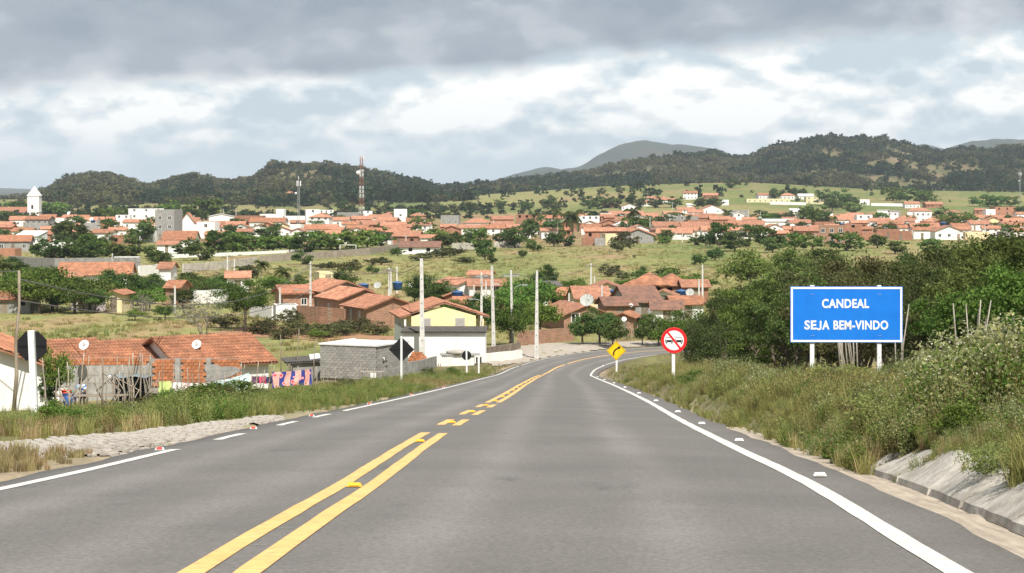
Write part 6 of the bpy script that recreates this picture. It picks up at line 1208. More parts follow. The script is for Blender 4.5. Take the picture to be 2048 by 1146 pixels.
def left_verge():
    prot = [tuft(52, .5, .18, 'grass', 21), tuft(46, .45, .17, 'straw', 22), tuft(40, .62, .15, 'grass', 23), weed(.6, .35, 8, 220, .026, 'weed', 24, 0), weed(.55, .38, 8, 240, .026, 'light', 25, 0), weed(.65, .3, 8, 180, .022, 'sage', 26, 5), weed(.5, .36, 9, 140, .022, 'rust', 27)]
    A = []
    for n, y0, y1, t0, t1, pw in ((4600, 15, 60, 4.3, 22, 1.0), (900, 16, 25.5, 4.4, 11, 1.0), (4200, 45, 120, 4.15, 17, 1.0), (3000, 100, 180, 4.1, 14, 1.0), (1400, 50, 178, 4.1, 5.4, 1.0)):
        x, y, t = pts_in(n, y0, y1, t0, t1, -1, pw); A.append(np.stack([x, y, t], 1))
    P = np.concatenate(A); m = keep_off(P[:, 0], P[:, 1], 4.12)
    m &= ~((P[:, 1] > 84) & (P[:, 1] < 135) & (P[:, 2] > 14.5)); P = P[m]; n = len(P)
    n1 = fbm(P[:, 0] / 4 + 13, P[:, 1] / 6); ix = np.where(n1 > .52, nr.choice([0, 3, 3, 4, 4], n), np.where(n1 < .40, nr.choice([1, 1, 6, 0], n), nr.choice([0, 3, 0, 3, 5], n)))
    sc = .66 * nr.uniform(.6, 1.25, n) * np.clip((P[:, 2] - 3.9) / 2.2, .4, 1.15) * (1 + .5 * sstep(.55, .68, n1)); sc = np.minimum(sc, top_row(P, .62, [-50, 70, 130, 200, 300, 340, 420, 480, 560, 640, 760, 900, 1000], [828, 826, 818, 818, 812, 788, 782, 786, 784, 776, 764, 750, 736])); strawp = (P[:, 1] < 25.5) & (P[:, 2] < 11); ix = np.where(strawp, 1, ix)
    scatter('verge_grass', 'rough grass and low weeds growing along the left verge', 'grass', prot, np.stack([P[:, 0], P[:, 1], G(P[:, 0], P[:, 1])], 1), nr.uniform(0, 6.28, n), sc, ix)
left_verge()
grove('along the left verge', 'leafy shrubs on the left verge', [('near_bush', u, d, h, w) for u, d, h, w in [(330, 50, .5, 1.3), (395, 47, .5, 1.4), (455, 50, .6, 1.3), (520, 60, .55, 1.3), (250, 46, .35, 1.4), (600, 70, .5, 1.4), (690, 84, .5, 1.4), (150, 40, .4, 1.3), (40, 42, .35, 1.4), (860, 150, .8, 1.3), (900, 150, .9, 1.2)]])
def meadow():
    prot = [tuft(30, .40, .5, 'grass', 31, .03), tuft(30, .36, .5, 'straw', 32, .03), weed(.6, .6, 9, 120, .06, 'weed', 33), weed(.7, .7, 9, 150, .07, 'weed', 34)]
    n = 15000; d = 196 * (640 / 196) ** nr.random(n); u = nr.uniform(-150, 2200, n); x = X(u, d); nz = fbm(x / 16 + 5, d / 34); ok = (nr.random(n) < .35 + .9 * sstep(.42, .62, nz)); x, d, nz = x[ok], d[ok], nz[ok]
    t, _ = road_t(x, d); ok = (np.abs(t) > 5.2) & ~((np.abs(x - 3) < 16) & (d < 212)); x, d, nz = x[ok], d[ok], nz[ok]; n = len(x)
    ix = np.where((nz > .6) & (d < 330), nr.choice([0, 2, 3, 0], n), nr.choice([0, 0, 0, 1, 1], n)); sc = nr.uniform(.6, 1.2, n)
    scatter('meadow_tufts', 'grass tufts and low scrub dotted over the open field', 'grass', prot, np.stack([x, d, G(x, d)], 1), nr.uniform(0, 6.28, n), sc, ix)
meadow()
def woods():
    prot = []
    for i in range(5):
        r = np.random.default_rng(300 + i); P, C = crown_points(10, 130, 2.7, 2.0, 2.4, .9, .34, r=r, hollow=.2); V, F = leaf_quads(P, .62, .8, .8, r=r); prot.append(proto_obj('wood_tree', V, F, [LM['hill'] if i < 4 else LM['olive']], {'tint': np.repeat(np.clip(r.normal(.45, .25, len(P)), 0, 1), 4)}))
    n = 90000; u = nr.uniform(-250, 2300, n); d = 1380 * (3150 / 1380) ** nr.random(n); x = X(u, d); _, wh = hills(x, d); f = forest_mask(x, d, wh)
    dens = np.maximum(f, .10 * (wh != 3)) * np.where(wh == 3, .25, .16 + .62 * (wh > 0)); ok = nr.random(n) < dens * .75; x, d = x[ok], d[ok]; n = len(x)
    scatter('hill_woodland', 'dark scrub woodland covering the distant hills', 'woodland', prot, np.stack([x, d, G(x, d) - .3], 1), nr.uniform(0, 6.28, n), (.55 + nr.random(n) ** 2 * 1.5) * (.7 + .7 * fbm(x / 60, d / 90)) * (d / 2300) ** .4, np.where(fbm(x / 120 + 31, d / 150) > .56, 4, nr.integers(0, 4, n)))
    # scrub between the town and the hills
    n = 9000; u = nr.uniform(-200, 1250, n); d = nr.uniform(1120, 1560, n); x = X(u, d); nz = fbm(x / 70, d / 60); _, wh = hills(x, d); ok = nr.random(n) < sstep(.45, .62, nz) * .3 * np.where(u < 1000, 1, .5); x, d = x[ok], d[ok]; n = len(x)
    scatter('scrub_belt', 'belt of scrub between the town and the hills', 'scrub', [o.copy() for o in prot], np.stack([x, d, G(x, d) - .3], 1), nr.uniform(0, 6.28, n), nr.uniform(.5, 1.1, n), nr.choice([0, 1, 2, 3, 4, 4], n))
    return len(x)
woods()
# ------------------------------------------------------------------ road signs
def text_mesh(txt, size, name, m, bold=.030, depth=.002):
    cu = bpy.data.curves.new(name, 'FONT'); cu.body = txt; cu.size = size; cu.align_x = 'CENTER'; cu.align_y = 'CENTER'; cu.extrude = depth; cu.offset = bold * size; cu.resolution_u = 4; cu.space_character = 1.06
    ob = bpy.data.objects.new(name, cu); COL.objects.link(ob); dg = bpy.context.evaluated_depsgraph_get(); me = bpy.data.meshes.new_from_object(ob.evaluated_get(dg)); COL.objects.unlink(ob); bpy.data.objects.remove(ob)
    me.materials.clear(); me.materials.append(m); me.name = name; return me
sign_blue = mat('sign_blue', (.012, .20, .72), (.010, .17, .64), 2.5, .45, extra=streaks((.05, .25, .68), .25, zs=.6, xs=1.5))
sign_yellow = mat('sign_yellow', (.86, .55, .01), (.78, .48, .01), 3, .45); sign_red = mat('sign_red', (.78, .02, .025), (.70, .018, .02), 3, .45); sign_white = mat('sign_white', (.86, .86, .85), (.80, .80, .78), 3, .45); sign_black = mat('sign_black', (.012, .012, .013), (.009, .009, .01), 3, .5)
def circ(r, n=40, cx=0, cz=0): return [(cx + r * math.cos(2 * math.pi * k / n), cz + r * math.sin(2 * math.pi * k / n)) for k in range(n)]
def ring(b, r0, r1, y0, y1, n=44):
    for k in range(n):
        a, c = 2 * math.pi * k / n, 2 * math.pi * (k + 1) / n
        P = lambda r, t, y: (r * math.cos(t), y, r * math.sin(t))
        b.hexa([P(r0, a, y0), P(r1, a, y0), P(r1, a, y1), P(r0, a, y1), P(r0, c, y0), P(r1, c, y0), P(r1, c, y1), P(r0, c, y1)])
def sq_post(o, x, z0, z1, hw=.05, y=.03, m=post_white, lean=0):
    b = MB(); b.hexa([(x - hw, y, z0), (x + hw, y, z0), (x + hw, y + 2 * hw, z0), (x - hw, y + 2 * hw, z0), (x - hw + lean, y, z1), (x + hw + lean, y, z1), (x + hw + lean, y + 2 * hw, z1), (x - hw + lean, y + 2 * hw, z1)]); return b.obj('post', m, o)
def welcome_sign():
    d = 53.6; x0, x1 = X(1581, d), X(1805, d); zc = Zp(629, d); w, h = x1 - x0, 112 * d / FPX; cx = (x0 + x1) / 2; g = G(cx, d)
    o = thing('welcome_sign', 'large blue town welcome board with white lettering on two white posts', 'sign', (cx, d, g), -.02); c = zc - g
    b = MB(); b.box(-w / 2, w / 2, 0, .03, c - h / 2, c + h / 2); b.obj('board', sign_blue, o)
    f = MB(); t = .052; e = .014
    f.box(-w / 2 + e, w / 2 - e, -.004, -.0005, c + h / 2 - e - t, c + h / 2 - e); f.box(-w / 2 + e, w / 2 - e, -.004, -.0005, c - h / 2 + e, c - h / 2 + e + t); f.box(-w / 2 + e, -w / 2 + e + t, -.004, -.0005, c - h / 2 + e + t, c + h / 2 - e - t); f.box(w / 2 - e - t, w / 2 - e, -.004, -.0005, c - h / 2 + e + t, c + h / 2 - e - t); f.obj('border', sign_white, o)
    for txt, v, ua, ub in (('CANDEAL', 608, 1644, 1738), ('SE', 651, 1609, 1633), ('A', 651, 1644.5, 1659), ('BEM-VINDO', 651, 1667, 1776)):
        me = text_mesh(txt, .36, 'lettering', sign_white); xs = [q.co.x for q in me.vertices]; sx = (ub - ua) * d / FPX / (max(xs) - min(xs)); zs = [q.co.y for q in me.vertices]; sy = 18.5 * d / FPX / (max(zs) - min(zs))
        q = inst('lettering', me, o, (X((ua + ub) / 2, d) - cx - (max(xs) + min(xs)) / 2 * sx, -.004, Zp(v, d) - g), (math.pi / 2, 0, 0), (sx, sy, 1))
    j = MB(); p = lambda u, v: (X(u, d) - cx, Zp(v, d) - g); j.plate([p(1639.6, 656), p(1643.0, 656), p(1643.0, 641.8), p(1639.6, 641.8)], -.006, -.002)
    ar = [(1638.0 + 5.0 * math.cos(a), 655.9 + 4.6 * math.sin(a)) for a in (0, .5, 1.0, 1.57, 2.1, 2.65, 3.14)]; ai = [(1638.0 + 1.7 * math.cos(a), 655.9 + 1.6 * math.sin(a)) for a in (0, .5, 1.0, 1.57, 2.1, 2.65, 3.14)]
    for k in range(6): j.plate([p(*ar[k]), p(*ai[k]), p(*ai[k + 1]), p(*ar[k + 1])][::-1], -.006, -.002)
    j.obj('lettering', sign_white, o)
    for u in (1625, 1759): xx = X(u, d) - cx; sq_post(o, xx, -.5, c + h / 2 + .03, .055, .035, lean=0)
    for u in (1625, 1759):
        for zz in (c + h * .36, c - h * .38):
            for q in (-.02, .03): b = MB(); b.lathe([(.014, 0), (.012, .008)], 8); k = b.obj('bolt', steel_m, o, (X(u, d) - cx + q, -.001, zz)); k.rotation_euler = (math.pi / 2, 0, 0)
welcome_sign()
def curve_sign():
    d = 152.0; g = G(X(1232.5, d), d); c = Zp(701.5, d) - g; s = 19.5 * d / FPX; o = thing('curve_sign', 'yellow diamond curve warning sign with black bent arrow on white post', 'sign', (X(1232.5, d), d, g))
    b = MB(); b.plate([(0, c - s), (s, c), (0, c + s), (-s, c)], 0, .02); b.obj('plate', sign_yellow, o)
    a = MB(); P = [(-.20, -.36), (-.20, -.18), (-.16, -.04), (-.06, .08), (.07, .16), (.16, .21)]; w = .055; top = []; bot = []
    for i, p in enumerate(P):
        q0, q1 = P[max(0, i - 1)], P[min(len(P) - 1, i + 1)]; t = Vector((q1[0] - q0[0], q1[1] - q0[1])).normalized(); top.append((p[0] - t.y * w, c + p[1] + t.x * w)); bot.append((p[0] + t.y * w, c + p[1] - t.x * w))
    for i in range(len(P) - 1): a.plate([bot[i], bot[i + 1], top[i + 1], top[i]], -.006, -.001)
    a.plate([(.10, c + .32), (.22, c + .08), (.36, c + .33)], -.006, -.001); a.obj('arrow', sign_black, o)
    f = MB(); k = s * .93; q = s * .89
    for i in range(4):
        A = [(0, -1), (1, 0), (0, 1), (-1, 0)]; p, r = A[i], A[(i + 1) % 4]; f.plate([(p[0] * k, c + p[1] * k), (r[0] * k, c + r[1] * k), (r[0] * q, c + r[1] * q), (p[0] * q, c + p[1] * q)], -.005, -.001)
    f.obj('border', sign_black, o); sq_post(o, 0.03, -.4, c + s * .8, .065, .022)
curve_sign()
def overtake_sign():
    d = 77.0; g = G(X(1348, d), d); c = Zp(680.5, d) - g; o = thing('no_overtaking_sign', 'round red and white no-overtaking sign with two black cars on white post', 'sign', (X(1348, d), d, g)); R = 25.8 * d / FPX
    b = MB(); b.plate([(x, z + c) for x, z in circ(R)], 0, .02); b.obj('plate', sign_white, o)
    r = MB(); ring(r, R * .77, R, -.006, -.001); rr = r.obj('red_ring', sign_red, o, (0, 0, c))
    for cx, sg in ((-.185, 1), (.185, -1)):
        k = MB(); bw = .155; z = c - .02
        k.plate([(cx - bw, z - .055), (cx + bw, z - .055), (cx + bw, z + .03), (cx - bw, z + .03)], -.005, -.001); k.plate([(cx - bw * .8, z - .11), (cx - bw * .55, z - .11), (cx - bw * .55, z - .06), (cx - bw * .8, z - .06)], -.005, -.001); k.plate([(cx + bw * .55, z - .11), (cx + bw * .8, z - .11), (cx + bw * .8, z - .06), (cx + bw * .55, z - .06)], -.005, -.001)
        k.plate([(cx - bw * .95, z + .031), (cx - bw * .85, z + .031), (cx - bw * .62, z + .14), (cx - bw * .70, z + .14)], -.005, -.001); k.plate([(cx + bw * .85, z + .031), (cx + bw * .95, z + .031), (cx + bw * .70, z + .14), (cx + bw * .62, z + .14)], -.005, -.001); k.plate([(cx - bw * .62, z + .125), (cx + bw * .62, z + .125), (cx + bw * .62, z + .14), (cx - bw * .62, z + .14)], -.005, -.001)
        car = k.obj('car_symbol', sign_black, o)
        for e in (-1, 1): h = MB(); h.plate([(x, zz) for x, zz in circ(.019, 10, cx + e * bw * .72, z - .012)], -.008, -.0055); h.obj('headlamp_dot', sign_white, car)
    s = MB(); a = math.radians(-52); t = Vector((math.cos(a), math.sin(a))); n = Vector((-t.y, t.x)) * R * .075; L = R * .8
    s.plate([(-t.x * L - n.x, c - t.y * L - n.y), (-t.x * L + n.x, c - t.y * L + n.y), (t.x * L + n.x, c + t.y * L + n.y), (t.x * L - n.x, c + t.y * L - n.y)][::-1], -.012, -.009); s.obj('slash', sign_red, o)
    sq_post(o, -.02, -.5, c + R * .6, .06, .022)
overtake_sign()
def back_sign(name, label, u, vc, d, poly, vbase, lean=0.0, hw=.06, u0=None):
    g = G(X(u0 or u, d), d); c = Zp(vc, d) - g; o = thing(name, label, 'sign', (X(u0 or u, d), d, g)); top = max(p[1] for p in poly); dx = X(u, d) - X(u0 or u, d)
    b = MB(); b.plate([(x + dx, z + c) for x, z in poly], 0, .02); b.obj('plate', black_m, o)
    sq_post(o, 0, -.5, c + top + .03, hw, -2 * hw - .002, lean=dx + lean); k = MB(); w = max(p[0] for p in poly) * .95; k.box(dx - w, dx + w, -.016, -.002, c - .02, c + .02); k.obj('brace', sign_black, o); return o
R8 = .41 / math.cos(math.pi / 8); d_ = 56.0
back_sign('stop_sign', 'black back of an octagonal sign on thick leaning white post at left', 64, 692, d_, [(R8 * math.cos(math.pi / 8 + k * math.pi / 4), R8 * math.sin(math.pi / 8 + k * math.pi / 4)) for k in range(8)], 835, 0, .085, 73)
s_ = 25.5 * 112 / FPX; back_sign('diamond_sign', 'black back of a diamond sign on white post beside left verge', 803, 699, 112, [(0, -s_), (s_, 0), (0, s_), (-s_, 0)], 772, 0, .055)
back_sign('round_sign', 'black back of a small round sign on white post beyond the diamond', 933, 711, 156, circ(9.6 * 156 / FPX), 738, 0, .06, 934)
o_ = thing('marker_post', 'short white marker post with black plates right of the small round sign', 'post', ground(957.5, 160)); sq_post(o_, 0, -.3, Zp(713, 160) - o_.location.z, .06, 0); b_ = MB(); b_.box(-.22, -.09, .02, .05, Zp(727, 160) - o_.location.z, Zp(714, 160) - o_.location.z); b_.obj('plate', black_m, o_); b_ = MB(); b_.box(.09, .22, .02, .05, Zp(727, 160) - o_.location.z, Zp(714, 160) - o_.location.z); b_.obj('plate', black_m, o_)

# ------------------------------------------------------------------ poles and wires
TOPS = {}
def pole(key, label, u, vtop, d, arms=(), lamp=None, r=(.17, .10), wood=False, ub=None, dz=0):
    g = G(X(u, d), d); x = X(ub if ub is not None else u, d); H = Zp(vtop, d) - g; o = thing('wooden_pole' if wood else 'utility_pole', label, 'pole', (x, d, g), 0, None if wood else 'concrete utility poles'); tx = X(u, d) - x
    b = MB()
    if wood: b.tube([(0, 0, -.3), (tx * .2 + .1, 0, H * .25), (tx * .4 + .02, .0, H * .5), (tx * .8 + .06, 0, H * .75), (tx, 0, H)], [r[0], r[0] * 1.1, r[0] * .9, r[1], r[1]], 7)
    else:
        a, c = r; b.hexa([(-a, -a * .8, -.3), (a, -a * .8, -.3), (a, a * .8, -.3), (-a, a * .8, -.3), (tx - c, -c * .8, H), (tx + c, -c * .8, H), (tx + c, c * .8, H), (tx - c, c * .8, H)])
    b.obj('shaft', wood_m if wood else pole_m, o)
    if not wood and d < 260:
        for k in range(1, int(H / 1.1)):
            f = k * 1.1 / H; a = r[0] + (r[1] - r[0]) * f; h = MB(); h.box(tx * f - .03, tx * f + .03, -a * .8 - .012, -a * .8 - .001, k * 1.1 - .05, k * 1.1 + .05); h.obj('bolt_hole', sign_black, o)
    for z, hw, ang in arms:
        q = MB(); q.box(-hw, hw, -.05, .05, H - z - .05, H - z + .05); k = q.obj('crossarm', wood_m if d > 240 else steel_m, o); k.location.x = tx; k.rotation_euler = (0, 0, ang)
        for s in (-.9, -.3, .3, .9): i_ = MB(); i_.lathe([(.03, 0), (.05, .05), (.035, .1), (.045, .15), (.02, .2)], 8, cx=s * hw); kk = i_.obj('insulator', grey_w, k, (0, 0, H - z + .051))
    if lamp:
        z, ln, ang, rise = lamp; q = MB(); q.tube([(0, 0, 0), (ln * .4, 0, rise * .75), (ln * .85, 0, rise), (ln, 0, rise)], .035, 6); q.box(ln - .05, ln + .45, -.11, .11, rise - .06, rise + .05); k = q.obj('street_lamp', steel_m, o, (tx, 0, H - z)); k.rotation_euler = (0, 0, ang)
    TOPS[key] = Vector((x + tx, d, g + H)); return o
pole('a', 'thickest nearest concrete pole rising in front of the yellow house', 843, 517, 180, r=(.24, .14), ub=845)
pole('b', 'tapered concrete pole right of the yellow house, slightly tilted', 984, 532, 191, r=(.21, .09), ub=988)
pole('c', 'tall concrete pole standing alone beside the gravel turnout', 1074, 541, 188, r=(.21, .10), ub=1073)
pole('d', 'concrete pole with curved street lamp arm behind the bend tree', 1022, 540, 205, ((.6, .9, .5),), (2.4, 1.3, -.3, .9), r=(.16, .09), ub=1025)
pole('e', 'concrete pole with short lamp bracket just behind yellow house', 963, 545, 222, ((.4, .8, .4),), (3.2, 1.0, 3.0, .25), r=(.16, .09))
pole('f', 'thin concrete pole between stepped brick houses and yellow house', 778, 535, 258, ((.3, 1.0, .6),), (.8, .9, 2.9, .2), r=(.15, .08))
pole('g', 'concrete pole with crossarm in front of the stepped brick houses', 621, 523, 241, ((.9, 1.1, .3),), (3.6, 1.6, 2.9, .2), r=(.17, .09))
for i, (u, vt, vb, lab) in enumerate([(225, 507, 565, 'slim pole rising through the villa roof'), (455, 508, 575, 'slim pole in front of the slanting pale wall'), (469, 517, 566, 'second slim pole right beside the one before the slanting wall'), (350, 572, 625, 'short white pole left of the large bare shrub'), (782, 538, 590, 'thin pole just behind the one beside yellow house roof'), (794, 533, 588, 'thin pole above the blue tanks behind yellow house'), (1182, 526, 598, 'tall pole over the near cluster left of the mesh dish'), (1204, 570, 640, 'pole among the near cluster roofs right of the mesh dish'), (1189, 552, 602, 'shorter pole beside the tall one over the near cluster'), (1138, 586, 630, 'short white pole at left of near cluster'), (1405, 529, 610, 'pole at the left edge of the thicket'), (1398, 558, 612, 'lower pole beside the thicket edge pole'), (983, 531, 600, 'pole in the distance directly behind the tilted pole'), (972, 562, 610, 'low white pole by the two-storey house in near cluster'), (948, 570, 620, 'low white post left of the two-storey house'), (560, 575, 640, 'short white pole beside the small white box house')]):
    pole('m%d' % i, lab, u, vt, dv(vb), ((.4, .9, .3),) if i in (1, 4, 6, 10) else (), None, (.15, .09))
for i, (u, vt, vb, lab) in enumerate([(388, 430, 462, 'left town pole with lamp above the white block'), (447, 418, 446, 'left town street lamp over gabled hall'), (472, 419, 446, 'left town street lamp right of gabled hall'), (315, 450, 478, 'left town pole left of tall grey block'), (280, 472, 492, 'left town pole right of two-window brick house'), (68, 490, 512, 'left town pole by the white town wall'), (812, 470, 492, 'pole at right end of lattice tower roofs'), (615, 430, 458, 'pole beside the tall white tower block'), (987, 440, 462, 'pole right of hipped roof house in mid town'), (923, 448, 466, 'pole left of hipped roof house in mid town'), (1300, 434, 470, 'tall pole left part of the field edge houses'), (1274, 450, 472, 'pole among palms at the field edge'), (1339, 437, 460, 'pole in front of the estate trees'), (1345, 408, 430, 'pole on the estate skyline'), (1352, 463, 482, 'white pole before the long orange roof at field edge'), (1497, 420, 446, 'right town pole left of the warehouse'), (1516, 428, 448, 'first of two close poles left of the warehouse'), (1521, 424, 448, 'second of two close poles left of the warehouse'), (1771, 428, 448, 'right town pole near middle'), (1857, 427, 452, 'right town pole before the hipped houses'), (1970, 448, 474, 'right town pole before yellow gable'), (2018, 425, 448, 'right town pole before the brick storeys'), (1515, 452, 470, 'right town pole by orange shrub'), (1365, 466, 486, 'short pole near the white field wall')]):
    pole('f%d' % i, lab, u, vt, dv(vb), ((.5, 1.1, .4),) if i % 3 == 0 else (), (.2, 1.4, 3.1, .3) if i in (1, 2) else None, (.17, .11))
o_ = pole('w', 'crooked weathered wooden pole against the white wall at left edge', 38, 541, 80, wood=True, r=(.075, .055), ub=26)
def wire(label, A, B, sag, r=.012, group='overhead wires', name='power_line'):
    A, B = Vector(A), Vector(B); o = thing(name, label, 'wire', A, group=group); b = MB(); n = 14; r = r * (1.5 if r > .011 else 1)
    b.tube([(B - A) * (k / n) - Vector((0, 0, sag * 4 * (k / n) * (1 - k / n))) for k in range(n + 1)], r, 4); b.obj('conductor', wire_m, o)
Z = lambda k, dz=0, dx=0: TOPS[k] + Vector((dx, 0, -dz))
wire('wire from wooden pole off the left picture edge', Z('w', .02), Z('w', .0) + Vector((-6, 2, .1)), .1)
for i, (a, b, lab, s, r) in enumerate([('w', 'g', 'upper wire from wooden pole to pole by stepped brick houses', 2.6, .022), ('g', 'f', 'wire from pole by brick houses to thin pole by yellow house', .9, .02), ('f', 'e', 'wire from thin pole to lamp bracket pole behind yellow house', .8, .02), ('e', 'd', 'wire from lamp bracket pole to bend lamp pole', .4, .02), ('d', 'm6', 'wire from bend lamp pole to the near cluster', 1.0, .022), ('m6', 'm10', 'wire from near cluster to pole at thicket edge', 1.2, .022), ('m0', 'g', 'wire from villa pole to pole by stepped brick houses', 1.6, .022), ('a', 'f', 'wire from nearest pole back to thin pole', .6, .02), ('m0', 'm3', 'wire from villa pole to short white pole', .8, .02), ('m1', 'm4', 'wire above the field from slanting wall to yellow house', 1.5, .022)]): wire(lab, Z(a, .35), Z(b, .35), s, r)
wire('lower wire from wooden pole crossing the left middle ground', Z('w', 1.2), Z('g', 3.4), 1.8, .022)

# ------------------------------------------------------------------ tanks and dishes
for i, (u, v, d, lab) in enumerate([(727, 577, 290, 'blue water tank behind the stepped brick houses, left of mesh dish'), (795, 573, 295, 'blue water tank above yellow house roof'), (915, 593, 262, 'dark blue water tank on brick house left of tilted pole'), (1088, 583, 268, 'blue water tank on the white lean-to house'), (1173, 586, 272, 'blue water tank beside the tall pole in near cluster'), (1225, 590, 275, 'blue water tank behind cream gable in near cluster'), (1267, 590, 277, 'blue water tank between hipped brick roofs'), (1278, 602, 255, 'blue water tank on stand beside small tree in near cluster'), (1362, 590, 277, 'blue water tank at right of near cluster beside mesh dish'), (1125, 622, 243, 'blue water tank half sunk behind nearest gable in cluster'), (428, 566, 318, 'blue water tank with white lid left of the lone round tree')]):
    water_tank(X(u, d), d, Zp(v + 2, d) - .4, 1.25, lab)
for i, (u, v, d, s, lab) in enumerate([(1212, 475, 690, 2.6, 'pale blue tower tank above brick walls at the field edge'), (190, 448, 900, 1.8, 'tank on grey roof in the left town'), (838, 460, 760, 1.6, 'tank right of lattice tower roofs'), (1478, 470, 720, 1.7, 'blue tank at left of right town'), (1612, 463, 760, 1.7, 'blue tank on orange roof left of brick block'), (1680, 455, 740, 1.6, 'blue tank on top of the brick block'), (1882, 455, 800, 2.2, 'pale blue tank right of stacked orange roofs'), (1890, 462, 780, 2.0, 'lower pale blue tank beside the gabled white house'), (1358, 470, 730, 1.5, 'dark tank on long orange roof'), (712, 455, 850, 1.6, 'dark tank left of lattice tower foot')]):
    water_tank(X(u, d), d - 4, Zp(v, d), s, lab)
for u, v, d, r, lab, ms in [(1174, 607, 218, .75, 'large mesh satellite dish on the nearest gable house of the cluster', True), (1380, 588, 276, .58, 'large mesh dish at right end of the near cluster', True), (755, 573, 292, .55, 'mesh dish beside tank behind stepped brick houses', True), (1262, 613, 240, .26, 'white dish on dark roof of near cluster', False), (1248, 642, 214, .30, 'white dish on brick wall behind the yellow sign', False), (823, 572, 290, .45, 'white dish right of the nearest pole', False), (1145, 610, 240, .3, 'tiny dish at foot of short white pole', False)]: dish(X(u, d), d, Zp(v + 5, d) - .3, r, -.2, lab, .55, ms, post=.5)
for i, (u, v, d, lab) in enumerate([(142, 427, 880, 'white dish on roof right of the church'), (187, 439, 900, 'white dish on house behind the dark tree'), (815, 462, 770, 'white dish among lattice tower roofs'), (1342, 464, 720, 'white dish on the long field edge roof'), (1582, 453, 760, 'white dish left of right town tank'), (1640, 471, 700, 'white dish on the brick block balcony'), (1790, 462, 760, 'white dish on brick wall in right town'), (1920, 456, 800, 'white dish behind the gabled white house'), (1831, 443, 860, 'large dish on stacked orange roofs')]): dish(X(u, d), d - 4, Zp(v + 3, d), .9, rng.uniform(-.6, .6), lab, .6, post=.4)

# ------------------------------------------------------------------ yard on the left: fences, washing, person, clutter
def stick(rnd, h, r=.022, bend=.12):
    b = MB(); dx, dy = rnd.uniform(-1, 1) * bend * h, rnd.uniform(-1, 1) * bend * h * .6; k = 4; pts = [(dx * (i / k) + rnd.uniform(-.025, .025), dy * (i / k), h * i / k - (.15 if i == 0 else 0)) for i in range(k + 1)]; b.tube(pts, [r * (1.1 - .5 * i / k) for i in range(k + 1)], 6)
    if rnd.random() < .45: q = rnd.choice((2, 3)); p = pts[q]; b.tube([p, (p[0] + rnd.uniform(-.3, .3), p[1], p[2] + rnd.uniform(.2, .45))], [r * .6, r * .25], 5)
    return b
stick_m = mat('dry_stick', (.40, .34, .27), (.23, .19, .145), 6, .95, rnd=.3)
def stake_fence(label, pts, n, h, seed, wires=(.5, .9, 1.25), r=.024):
    rnd = random.Random(seed); o = thing('stake_fence', label, 'fence', (pts[0][0], pts[0][1], 0), group='crooked stake fences'); P = [Vector((x, y)) for x, y in pts]; L = [0]
    for a, c in zip(P[:-1], P[1:]): L.append(L[-1] + (c - a).length)
    W_ = []
    for i in range(n):
        s = L[-1] * (i + rnd.uniform(-.3, .3)) / (n - 1); s = max(0, min(L[-1] - 1e-3, s)); k = next(j for j in range(len(L) - 1) if L[j] <= s < L[j + 1] + 1e-2); p = P[k].lerp(P[k + 1], (s - L[k]) / (L[k + 1] - L[k])); g = G(p.x, p.y); hh = h * rnd.uniform(.7, 1.25)
        stick(rnd, hh, r * rnd.uniform(.8, 1.4)).obj('stake', stick_m if rnd.random() < .7 else pale_bark, o, (p.x - pts[0][0], p.y - pts[0][1], g)); W_.append((p.x - pts[0][0], p.y - pts[0][1], g))
    for z in wires:
        b = MB(); b.tube([(x, y, g + z + rnd.uniform(-.03, .03)) for x, y, g in W_], .006, 4, cap=False); b.obj('wire', wire_m, o)
stake_fence('crooked stick fence before the yard with the seated person', [(X(92, 78), 78), (X(190, 80), 80), (X(300, 84), 84)], 17, 1.75, 1, r=.032)
stake_fence('stick fence running in front of the washing lines', [(X(300, 86), 86), (X(420, 92), 92), (X(545, 100), 100)], 24, 1.45, 2)
stake_fence('thin stick fence before the grey block building', [(X(545, 106), 106), (X(640, 118), 118), (X(760, 132), 132)], 20, 1.15, 3, (.5, .9))
stake_fence('pale stake fence behind the road bend below the brick houses', [(X(1195, 208), 208), (X(1290, 212), 212), (X(1365, 214), 214)], 36, 1.35, 4, (.6, 1.0), .03)
stake_fence('stake fence beyond the left field in front of the villa trees', [(X(245, 256), 256), (X(300, 256), 256)], 12, 1.4, 5, (.7,), .04)
for i, (u, v, d, h, lab) in enumerate([(182, 690, 152, 1.9, 'lone dark fence post in grass behind the row houses'), (562, 640, 150, 3.6, 'thin tall pole left of the shed'), (595, 625, 152, 4.0, 'thin leaning pole right of the shed'), (628, 650, 148, 3.2, 'thin pole beside the block building')]):
    o = thing('thin_post', lab, 'post', ground(u, d)); b = MB(); b.tube([(0, 0, -.2), (rng.uniform(-.05, .05), 0, h * .5), (rng.uniform(-.2, .2), 0, h)], [.05, .04, .03], 6); b.obj('shaft', wood_m if i else grey_w, o)
